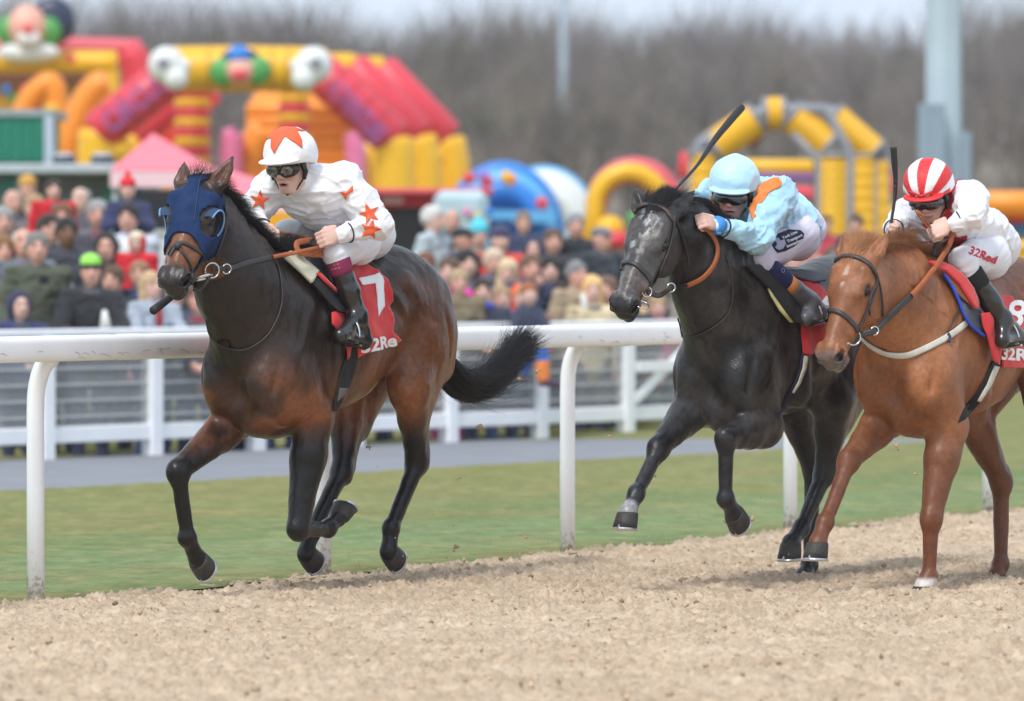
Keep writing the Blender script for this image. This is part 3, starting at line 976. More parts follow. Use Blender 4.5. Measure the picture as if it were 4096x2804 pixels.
# black hoarding and white barrier behind the bay's head
t5 = thing('black_hoarding', 'black draped stall counter behind the bay horse head', 'hoarding')
Y = 60
MB().box((O(300,0,Y)[0],Y,0), (O(560,0,Y)[0],Y+.08,O(0,432,Y)[2]), .01).build('panel', flat((28,32,40), .8), t5)
MB().box((O(300,0,Y)[0]-.04,Y-.02,0), (O(300,0,Y)[0]-.002,Y+.10,O(0,428,Y)[2])).build('upright', flat((90,95,100), .5), t5)
t6 = thing('white_barrier', 'plain white board behind the crowd, left of the bay horse nose', 'barrier')
Y = 56
MB().box((O(330,0,Y)[0],Y,0), (O(640,0,Y)[0],Y+.06,O(0,532,Y)[2]), .01).build('board', flat((212,216,214), .6), t6)
MB().box((O(330,0,Y)[0],Y-.03,O(0,532,Y)[2]+.001), (O(640,0,Y)[0],Y+.09,O(0,532,Y)[2]+.05)).build('capping', flat((190,195,196), .6), t6)

# ---- pink gazebo
def gazebo(label, u0, u1, uap, vap, veave, vval, Y, roof, val, dep=3.0):
    g_ = thing('gazebo', label, 'gazebo', 'pop up gazebos by the fairground')
    a = O(u0,veave,Y); b = O(u1,veave,Y); ap = O(uap,vap,Y+dep/2)
    zv = O(0,vval,Y)[2]
    A_, B_ = np.array([a[0],Y,a[2]]), np.array([b[0],Y,a[2]]); C_, D2 = B_+np.array([0,dep,0]), A_+np.array([0,dep,0])
    obj('canopy', [A_,B_,C_,D2,ap,A_-[0,0,.01],B_-[0,0,.01],C_-[0,0,.01],D2-[0,0,.01],ap-np.array([0,0,.02])], [(0,1,4),(1,2,4),(2,3,4),(3,0,4),(6,5,9),(7,6,9),(8,7,9),(5,8,9)], roof, g_, smooth=False)
    MB().box((a[0],Y-.02,zv), (b[0],Y+.005,a[2]-.012)).build('valance', val, g_)
    for x in (a[0]+.05, b[0]-.05):
        for y in (Y+.06, Y+dep-.05):
            MB().box((x-.025,y-.025,0), (x+.025,y+.025,a[2]-.02)).build('leg', flat((190,192,195), .4), g_)
PKT = flat((238,128,142), .8, var=.04); PKW = flat((240,205,210), .8, var=.04)
gazebo('pink pyramid gazebo with pale valance behind the bay horse ears', 250, 480, 347, 302, 386, 425, 62, PKT, PKW)
gazebo('lower pink gazebo roof showing between the bay horse and its jockey', 440, 700, 520, 385, 445, 480, 58, PKT, PKW)

# ---- red stall, ice cream van
t7 = thing('red_stall', 'red trailer stall with dark serving window right of the leading jockey', 'stall')
Y = 68
x0, x1 = O(780,0,Y)[0], O(1010,0,Y)[0]
zz = [O(0,v,Y)[2] for v in (428,442,470,600)]
MB().box((x0,Y-.5,zz[1]+.002), (x1+.6,Y+2.2,zz[0]), .02).build('awning', flat((228,90,100), .6), t7)
MB().box((x0,Y-.05,zz[2]), (x1,Y+2,zz[1])).build('fascia', flat((205,35,50), .5), t7)
MB().box((x0,Y+.3,.9), (x1-.2,Y+2,zz[2]-.002)).build('serving_window', flat((50,52,56), .4), t7)
MB().box((x1-.198,Y-.02,.4), (x1,Y+2,zz[2]-.002)).build('end_panel', flat((200,30,45), .5), t7)
MB().box((x0,Y-.05,.35), (x1-.2,Y+.28,.9)).build('counter_front', flat((195,30,45), .5), t7)
MB().box((O(868,0,Y)[0],Y-.075,zz[2]+.04), (O(915,0,Y)[0],Y-.055,zz[1]-.02)).build('white_sign', flat((235,200,205), .5), t7)
MB().box((O(880,0,Y)[0],Y+.25,1.0), (O(888,0,Y)[0],Y+.29,zz[2]-.01)).build('window_post', flat((110,40,45), .5), t7)
t8 = thing('ice_cream_van', 'pale blue and white van with rounded roof behind the grandstand crowd', 'van')
S = SDF(); Y = 62
x0, x1 = O(960,0,Y)[0], O(1112,0,Y)[0]; zt = O(0,432,Y)[2]
vb = MB(); 
vb.box((x0+.10,Y,.45), (x1,Y+1.9,zt-.55), .05); vb.build('body', flat((135,180,205), .35), t8)
MB().box((x0+.12,Y+.05,zt-.548), (x1-.02,Y+1.85,zt), .09).build('roof', flat((180,205,214), .35), t8)
MB().box((x0+.30,Y-.025,zt-1.25), (x1-.25,Y-.004,zt-.72), .005).build('serving_hatch', flat((140,190,215), .2), t8)
MB().box((x0+.05,Y+.1,.5), (x0+.099,Y+1.8,zt-.8)).build('windscreen', flat((80,110,120), .15), t8)
for u in (.45, 1.0):
    pass
for xx in (x0+.5, x1-.4):
    MB().tube([(xx,Y-.02,.32),(xx,Y+.2,.32)], .32, 18).build('wheel', flat((25,25,27), .8), t8, True)
for k in range(4):
    blob('painted_spot', (x0+.38+k*.13, Y-.01, zt-.30+.05*(k%2)), (.05,.02,.05), [GRN,PINK,YEL,BLU][k], t8, 10)

# ---- blue dome, white dome
def dome(label, cu, cv, ru, rv, Y, ms, ring=.16, fill=None, mouth=None, name='inflatable_dome'):
    t = thing(name, label, 'bouncy castle')
    for j, (m, f, dy) in enumerate(ms):
        pts = [O(cu+ru*f*math.cos(a), cv-rv*f*math.sin(a), Y+dy) for a in np.linspace(0, math.pi, 17)]
        pts = [pts[0]*[1,1,0]+np.array([0,0,.02])]+pts+[pts[-1]*[1,1,0]+np.array([0,0,.02])]
        MB().tube(pts, ring, 12).build('arch_tube', m, t, True)
    if fill:
        V = []; n = 14
        for dy in (.5, 3.2):
            sc = 1 if dy < 1 else .9
            for a in np.linspace(0, math.pi, n): V.append(O(cu+ru*.86*sc*math.cos(a), cv-rv*.86*sc*math.sin(a), Y+dy))
        V += [np.array([V[0][0],V[0][1],0]), np.array([V[n-1][0],V[n-1][1],0]), np.array([V[n][0],V[n][1],0]), np.array([V[2*n-1][0],V[2*n-1][1],0])]
        Q = [(i, i+1, n+i+1, n+i) for i in range(n-1)]+[tuple(range(n-1,-1,-1))+(2*n,2*n+1)]
        Q = [(i, n+i, n+i+1, i+1) for i in range(n-1)]+[tuple([2*n]+list(range(n))+[2*n+1])]
        obj('cover', V, Q, fill, t, smooth=False)
    return t
t9 = dome('bright blue inflatable dome with sea creature spots', 1142, 530, 122, 150, 80, [(BLU,.93,0),(LBL,.80,-.15),(BLU,.66,-.25)], .17, BLU)
MB().box(tuple(O(1020,505,79.2)), tuple(O(1262,478,79.5))).build('front_band', LBL, t9)
MB().box(tuple(O(1108,560,79.15)*[1,1,0]), tuple(O(1162,498,79.35))).build('entrance', flat((20,60,110), .7), t9)
for u, v, m in [(1065,405,RED_),(1098,402,PURP),(1105,412,RED_),(1150,402,YEL),(1158,408,ORG),(1230,462,RED_),(1188,540,YEL),(1195,555,ORG),(1050,520,ORG)]:
    blob('sea_creature', O(u,v,79.3), (.10,.08,.10), m, t9, 12)
t10 = dome('white inflatable dome with a thin blue rim beside the blue dome', 1235, 520, 108, 128, 86, [(LBL,.97,.4),(WHT,.90,0),(WHT,.78,-.1),(WHT,.64,-.2)], .15, WHT)
# ---- red and yellow arch
t11 = thing('inflatable_arch', 'round yellow and red inflatable arch left of the dark grey horse head', 'bouncy castle')
for m, f, dy, r in [(YEL,.84,0,.14),(PNK2,1.0,.5,.13),(RED_,.70,.2,.09)]:
    pts = [O(1428+(12 if f==1. else 0)+92*f*math.cos(a), 468-92*f*math.sin(a), 78+dy) for a in np.linspace(-.1, math.pi+.1, 17)]
    pts = [O(1520,620,78+dy)]+pts+[O(1335 if f<.9 else 1325,620,78+dy)]
    MB().tube(pts, r, 12).build('arch_tube', m, t11, True)
blob('yellow_bumper', O(1385,520,77.5), (.22,.2,.20), YEL, t11); blob('red_bumper', O(1395,545,77.3), (.25,.2,.14), RED_, t11)
blob('green_bumper', O(1450,500,80), (.2,.1,.16), GRN, t11)
# ---- yellow and grey obstacle course
t12 = thing('obstacle_course', 'yellow and grey striped inflatable obstacle course with octagonal arches', 'bouncy castle')
def striped(pts, r, n, Y):
    "one padded side of an arch: a single ribbed tube with grey corner caps"
    a, b = O(*pts[0], Y), O(*pts[1], Y); m = n*6+1; P = [a+(b-a)*i/(m-1) for i in range(m)]
    R = [r*(1-.09*abs(math.cos(math.pi*i/6))**6) for i in range(m)]
    MB().tube(P, R, 14).build('arch_side', YEL, t12, True)
    for e, f in ((a, b), (b, a)):
        d = (f-e)/np.linalg.norm(f-e)
        MB().tube([e-d*r*.12, e+d*r*.16], r*1.02, 14).build('corner_cap', GRY, t12, True)
    for k in (-1, 1):      # grey piping along both edges
        o = np.array([k*r*.80, -r*.62, 0.]); MB().tube([a+o, b+o], r*.10, 6).build('edge_piping', GRY, t12, True)
Y = 76
for a, b, n, r in [((1890,600),(1890,352),24,.27),((1878,330),(1795,262),10,.25),((1780,256),(1735,258),5,.24),((1718,268),(1620,335),11,.25),((1597,345),(1592,600),18,.23)]:
    striped([a,b], r, n, Y)
for a, b, n, r in [((1960,600),(1960,352),18,.22),((1985,345),(1890,262),10,.22),((2000,360),(2005,600),13,.14)]:
    striped([a,b], r, n, Y+3)
for pts in ([(1925,600),(1925,345),(1872,248),(1745,246),(1592,325),(1570,360)], [(1858,600),(1860,365),(1800,300)], [(2015,400),(2005,345),(1900,255),(1860,248)]):
    MB().tube([O(u, v, Y-.1 if pts[0][0] < 2000 else Y+3) for u, v in pts], .09, 8).build('grey_edge', GRY, t12, True)
tubes('red_pad', [O(1566,350,Y+1), O(1562,400,Y+1)], .16, RED_, t12); tubes('red_pad', [O(2010,385,Y+4), O(2012,440,Y+4)], .16, RED_, t12)
tubes('inner_arch', [O(1700,330,Y+2), O(1730,292,Y+2), O(1765,282,Y+2)], .09, vinyl(120,30,30), t12)
tubes('purple_tube', [O(1700,398,Y+6), O(1860,402,Y+6)], .09, PURP, t12); tubes('yellow_tube', [O(1690,378,Y+6), O(1860,380,Y+6)], .12, YEL, t12)
tubes('red_tube', [O(1720,440,Y+5), O(1860,448,Y+5)], .16, RED_, t12); tubes('yellow_pad', [O(2020,470,Y+5), O(2035,600,Y+5)], .18, YEL, t12)
# ---- orange tube at the right edge
t13 = thing('inflatable_barrier', 'orange inflatable tube over blue and yellow tubes at the right edge', 'bouncy castle')
tubes('orange_tube', [O(2215,462,70), O(2420,462,70)], .17, ORG, t13); tubes('red_tube', [O(2225,490,70.4), O(2420,490,70.4)], .10, vinyl(190,70,20), t13)
tubes('blue_tube', [O(2240,520,70.5), O(2420,512,70.5)], .10, BLU, t13); tubes('yellow_tube', [O(2245,575,69.6), O(2420,540,69.6)], .08, YEL, t13)
MB().box(tuple(O(2250,640,70)*[1,1,0]), tuple(O(2420,575,71.5))).build('base', YEL, t13)

# ---- floodlight mast and far pole
M_MAST = mat('galvanised_mast', srgb(178,196,208), rough=.55, spec=.4, var=.08, vscale=1.2)
M_MAST2 = mat('mast_cabinet', srgb(135,155,170), rough=.6, var=.08, vscale=2)
t14 = thing('floodlight_mast', 'thick pale grey floodlight mast with cabinets at its sides on the right', 'mast')
b = O(2141, 587, 74); b[2] = 0
MB().tube([b, b+[0,0,5], b+[0,0,16]], [.27,.245,.215], 8).build('shaft', M_MAST, t14)
for u, v0, v1, w in [(2098,235,600,.085),(2192,300,600,.07),(2128,235,600,.10)]:
    p, q = O(u, v0, 73.55), O(u, v1, 73.55)
    MB().box((p[0]-w,p[1]-.08,.6), (p[0]+w,p[1]+.08,p[2]), .01).build('side_cabinet', M_MAST2, t14)
for z in (1.4, 2.6):
    MB().box((b[0]-.42,b[1]-.34,z), (b[0]+.42,b[1]-.29,z+.05)).build('bracket', M_MAST2, t14)
MB().tube([b+[0,0,-.02], b+[0,0,.06]], .45, 12).build('base_plate', M_MAST2, t14)
t15 = thing('distant_pole', 'thin pale pole standing in front of the wood, top out of frame', 'pole')
b = O(1279, 400, 286); zb = float(slope(np.array([b[0]]), np.array([b[1]]))[0])
MB().tube([(b[0],b[1],zb-.1),(b[0],b[1],12.5),(b[0],b[1],21)], [.22,.20,.14], 8).build('shaft', M_MAST, t15)
MB().box((b[0]-.26,b[1]-.26,zb-.1), (b[0]+.26,b[1]+.26,zb+1.4), .02).build('junction_box', M_MAST2, t15)
# ================================================================ spectators
def bank(Y):
    t = np.clip((Y-46.5)/11, 0, 1); return .42*t*t*(3-2*t)
bx = np.linspace(-9, 9, 40); by = np.linspace(45.5, 62, 40)
A_, B_ = np.meshgrid(bx, by, indexing='ij')
V = np.stack([A_.ravel(), B_.ravel(), bank(B_.ravel())*sstep(9, 8, np.abs(A_.ravel()))*sstep(62, 60.5, B_.ravel())-.008], 1)
tag(obj('grass_bank', V, grid_faces(40, 40), M_GRASSB, col=grass_colour(V)), kind='structure')

def figure_sdf(pose, g=0., part='body'):
    S = SDF()
    def c(a, b, ra, rb, k=.03, sq=None): S.cone(a, b, ra+g, rb+g, k, sq)
    hip = [(.10,0,.88), (-.10,0,.88)]
    arms = {'down': [((.205,0,1.40),(.25,.03,1.12),(.22,-.10,.90)), ((-.205,0,1.40),(-.25,.03,1.12),(-.22,-.10,.90))],
            'lean': [((.205,-.03,1.38),(.27,-.14,1.13),(.07,-.34,1.06)), ((-.205,-.03,1.38),(-.27,-.14,1.13),(-.07,-.36,1.08))],
            'face': [((.205,0,1.40),(.22,-.16,1.16),(.05,-.17,1.46)), ((-.205,0,1.40),(-.25,-.12,1.14),(-.02,-.26,1.18))],
            'clasp': [((.195,0,1.38),(.25,-.14,1.17),(.03,-.27,1.30)), ((-.195,0,1.38),(-.25,-.14,1.17),(-.03,-.27,1.28))]}[pose]
    if part in ('body',):
        S.ell((0,-.005,1.615), (.082,.096,.112), .02); S.ell((0,-.045,1.555), (.055,.055,.055), .03)
        c((0,.0,1.56), (0,.02,1.44), .052, .058); S.cone((0,-.10,1.625), (0,-.118,1.590), .008, .014, .012)
        for s in (1,-1): S.ell((s*.078,.005,1.60), (.012,.022,.032), .008); S.ell((s*.032,-.088,1.628), (.017,.010,.011), .01, sub=True)
        c((0,.01,1.38), (0,.01,1.0), .10, .09, .05)
        for s in (1,-1): c((s*.10,0,.88), (s*.10,0,.48), .07, .05); c((s*.10,0,.48), (s*.10,.02,.10), .048, .038); c((s*.10,.02,.08), (s*.11,-.12,.04), .036, .03)
        for sh, el, ha in arms:
            c(sh, el, .045, .038); c(el, ha, .036, .028)
            d = np.array(ha)-np.array(el); d /= np.linalg.norm(d); ha = np.array(ha)
            S.ell(ha+d*.05, (.038,.040,.045), .02)
            sd = np.cross(d, [0,0,1.]); sd /= np.linalg.norm(sd)+1e-9
            for i in range(4): c(ha+d*.07+sd*(i-1.5)*.019, ha+d*.12+sd*(i-1.5)*.020+np.array([0,0,-.02]), .010, .008, .006)
            c(ha+d*.03+sd*.035, ha+d*.08+sd*.045, .011, .009, .008)
    elif part == 'coat':
        S.ell((0,.015,1.31), (.195,.125,.17), .05); c((0,.01,1.20), (0,.01,.92), .16, .175, .06, ((0,1,0),.72)); c((.15,.01,1.40), (-.15,.01,1.40), .075, .075, .05)
        S.cone((0,.01,1.47), (0,.02,1.43), .072, .085, .02)
        for sh, el, ha in arms:
            c(sh, el, .076, .062, .03); c(el, np.array(el)+(np.array(ha)-el)*.93, .060, .048, .03)
    elif part == 'trousers':
        c((.06,.01,.93), (-.06,.01,.93), .13, .13, .04, ((0,1,0),.8))
        for s in (1,-1): c((s*.095,0,.88), (s*.10,-.01,.50), .095, .068, .03); c((s*.10,-.01,.50), (s*.10,.02,.12), .066, .055, .02)
    elif part == 'shoes':
        for s in (1,-1): c((s*.10,.03,.055), (s*.115,-.14,.04), .050, .042, .02)
    return S
_pm = {}
def person_mesh(kind, pose):
    key = (kind, pose if kind in ('body','coat') else '')
    if key in _pm: return _pm[key]
    if kind == 'body':
        V, Q = figure_sdf(pose).mesh(.013)
        # pigment: eyes, brows, lips, ruddy cheeks (value 1 = plain skin)
        c = np.ones((len(V),3)); f = (V[:,1] < -.045)&(V[:,2] > 1.5)
        ex = np.minimum(np.hypot(V[:,0]-.031, (V[:,2]-1.628)*1.3), np.hypot(V[:,0]+.031, (V[:,2]-1.628)*1.3))
        c = np.where((f&(ex < .015))[:,None], [.42,.32,.30], c)
        br = np.abs(V[:,2]-1.652) < .006
        c = np.where((f&br&(np.abs(np.abs(V[:,0])-.033) < .02))[:,None], [.35,.3,.28], c)
        lp = (np.abs(V[:,2]-1.562) < .008)&(np.abs(V[:,0]) < .024)
        c = np.where((f&lp)[:,None], [.75,.38,.38], c)
        ck = np.hypot(np.abs(V[:,0])-.05, V[:,2]-1.59) < .022
        c = np.where((f&ck)[:,None], [1.0,.80,.80], c)
        m = np_mesh('body', V, Q, True, c)
    elif kind in ('coat','trousers','shoes'):
        V, Q = figure_sdf(pose, 0, kind).mesh(.014)
        if kind != 'shoes':
            n = noise3(V*np.array([1,1,2.2]), 9, 2)-.5
            me = np_mesh('t', V, Q); me.update(); N = np.zeros(len(V)*3, np.float32); me.vertices.foreach_get('normal', N); bpy.data.meshes.remove(me)
            n2 = 1-np.abs(2*noise3(V*np.array([1,1,1.6]), 7, 2)-1)
            V = V+N.reshape(-1,3)*(n*.035+(n2**3-.4)*.016)[:,None]
        m = np_mesh(kind, V, Q)
    else:
        S = SDF()
        if kind == 'short': S.ell((0,.014,1.648), (.094,.106,.104), .02); S.ell((0,-.080,1.590), (.066,.06,.072), .012, sub=True)
        elif kind == 'long':
            S.ell((0,.015,1.648), (.100,.110,.108), .02); S.cone((.065,.03,1.60), (.085,.0,1.42), .04, .035, .03); S.cone((-.065,.03,1.60), (-.085,.0,1.42), .04, .035, .03); S.cone((0,.07,1.60), (0,.08,1.40), .06, .055, .03)
            S.ell((0,-.080,1.58), (.062,.06,.085), .01, sub=True)
        elif kind == 'beanie': S.ell((0,.005,1.690), (.093,.108,.075), .02); S.cone((.0,.0,1.665), (0,0,1.66), .0, .0, .01); S.ell((0,.005,1.655), (.096,.111,.026), .01)
        elif kind == 'bobble': S.ell((0,.005,1.690), (.095,.110,.08), .02); S.ell((0,.005,1.655), (.098,.112,.026), .01); S.ell((0,0,1.785), (.04,.04,.038), .01)
        elif kind == 'cap': S.ell((0,.010,1.675), (.093,.107,.062), .02); S.ell((0,-.105,1.660), (.07,.06,.012), .015)
        elif kind == 'hood':
            S.ell((0,.02,1.625), (.115,.125,.135), .03); S.cone((0,.06,1.52), (0,.05,1.44), .09, .10, .04); S.ell((0,-.10,1.60), (.078,.10,.105), .02, sub=True)
        elif kind == 'rim': S.ell((0,.03,1.645), (.090,.090,.075), .02); S.ell((0,-.03,1.70), (.085,.09,.06), .01, sub=True)
        V, Q = S.mesh(.010)
        if kind in ('short','long','rim'): V = V+S.grad(V)*((noise3(V, 24, 2)-.4)*.028)[:,None]
        m = np_mesh('hair', V, Q)
    _pm[key] = m
    return m
_sk = {}
def skin(t):
    if t not in _sk:
        base = {0:(.66,.38,.30),1:(.70,.46,.38),2:(.56,.31,.23),3:(.20,.11,.07)}[t]
        m = mat('skin_tone', base, rough=.55, spec=.35)
        nt = m.node_tree; b = nt.nodes['Principled BSDF']; a = nt.nodes.new('ShaderNodeAttribute'); a.attribute_name = 'Col'
        mx = nt.nodes.new('ShaderNodeMixRGB'); mx.blend_type = 'MULTIPLY'; mx.inputs['Fac'].default_value = 1; mx.inputs['Color2'].default_value = (*base, 1)
        nt.links.new(a.outputs['Color'], mx.inputs['Color1']); nt.links.new(mx.outputs['Color'], b.inputs['Base Color'])
        b.inputs['Subsurface Weight'].default_value = .0
        _sk[t] = m
    return _sk[t]
for m in ('body',):
    pass
def shared(name, me, m, parent):
    if not me.materials: me.materials.append(None)
    o = bpy.data.objects.new(name, me); COL.objects.link(o); o.parent = parent
    o.material_slots[0].link = 'OBJECT'; o.material_slots[0].material = m
    return o
def cloth(c, r=.85):
    return flat(c, r, var=.16, bump=.25, bscale=70, sheen=.15)
def hash_(t):
    h = 7
    for c in t: h = (h*131+ord(c)) % 1000003
    return h
SCARF = [(150,40,50),(220,220,215),(50,70,130),(90,90,95),(200,170,120),(60,100,80)]
def spectator(u, v, Y, pose, hair, hcol, coat, trou, label, tone=0, turn=0., sc=None, group='spectators behind the fence', lift=None, child=False, dz=0.):
    if u > 1200: Y += max(0., (u/K-346)*.0047-.7) if Y < 60 else 0.
    p = at(u, v, Y); g0 = float(bank(Y))
    if sc is None:
        small = any(w in label for w in ('child','boy','girl','toddler'))
        sc = (p[2]-g0)/1.60; z = g0
        if Y > 60: sc = max(sc, .6)
        elif not small and sc < 1.0: sc = 1.0; z = p[2]-1.6*sc
        elif small and sc < .90: sc = .90; z = p[2]-1.6*sc
        if sc > 1.10: sc = 1.08; z = p[2]-1.6*sc
    else: z = p[2]-1.6*sc
    face = math.atan2(p[0], p[1])
    jt = ((hash_(label) % 1000)/1000-.5)
    r = empty('person', (p[0], p[1], z), (turn+jt*34)*math.pi/180-face); r.scale = (sc*(1+.12*jt), sc, sc)
    tag(r, label, 'person', group)
    shared('body', person_mesh('body', pose), skin(tone), r)
    shared('coat', person_mesh('coat', pose), cloth(coat), r)
    shared('trousers', person_mesh('trousers', pose), cloth(trou), r)
    shared('shoes', person_mesh('shoes', pose), cloth((40,38,38)), r)
    if hair:
        nm = {'short':'hair','long':'hair','rim':'hair','beanie':'hat','bobble':'hat','cap':'cap','hood':'hood'}[hair]
        shared(nm, person_mesh(hair, ''), cloth(hcol, .8), r)
    h = hash_(label)
    if h % 3 == 0 and pose in ('down','lean'):
        o = MB().ring((0,.01,1.455), (0,-.25,1), .078, .030, 20, 8).build('scarf', cloth(SCARF[h % 6]), r, True)
    elif h % 3 == 1 and 'olive' not in label:
        MB().tube([(0,-.108,1.44),(0,-.135,1.30),(0,-.125,1.12)], [.045,.035,.012], 8, flat=((0,1,0), .5)).build('shirt_front', cloth(SCARF[(h//7) % 6]), r, True)
    if pose == 'clasp' or h % 11 == 0:
        MB().box((-.04,-.345,1.33), (.04,-.33,1.40), .004).build('phone', cloth((25,25,30)), r)
    return r
BR, DBR, GY, WH, BL, AUB, BK_ = (92,68,52), (50,38,34), (150,150,150), (205,203,200), (165,138,102), (115,72,50), (32,30,32)
NV, CH, BKC, OL, JN, LG = (45,52,82), (78,80,90), (38,40,46), (82,88,74), (80,100,135), (165,175,190)
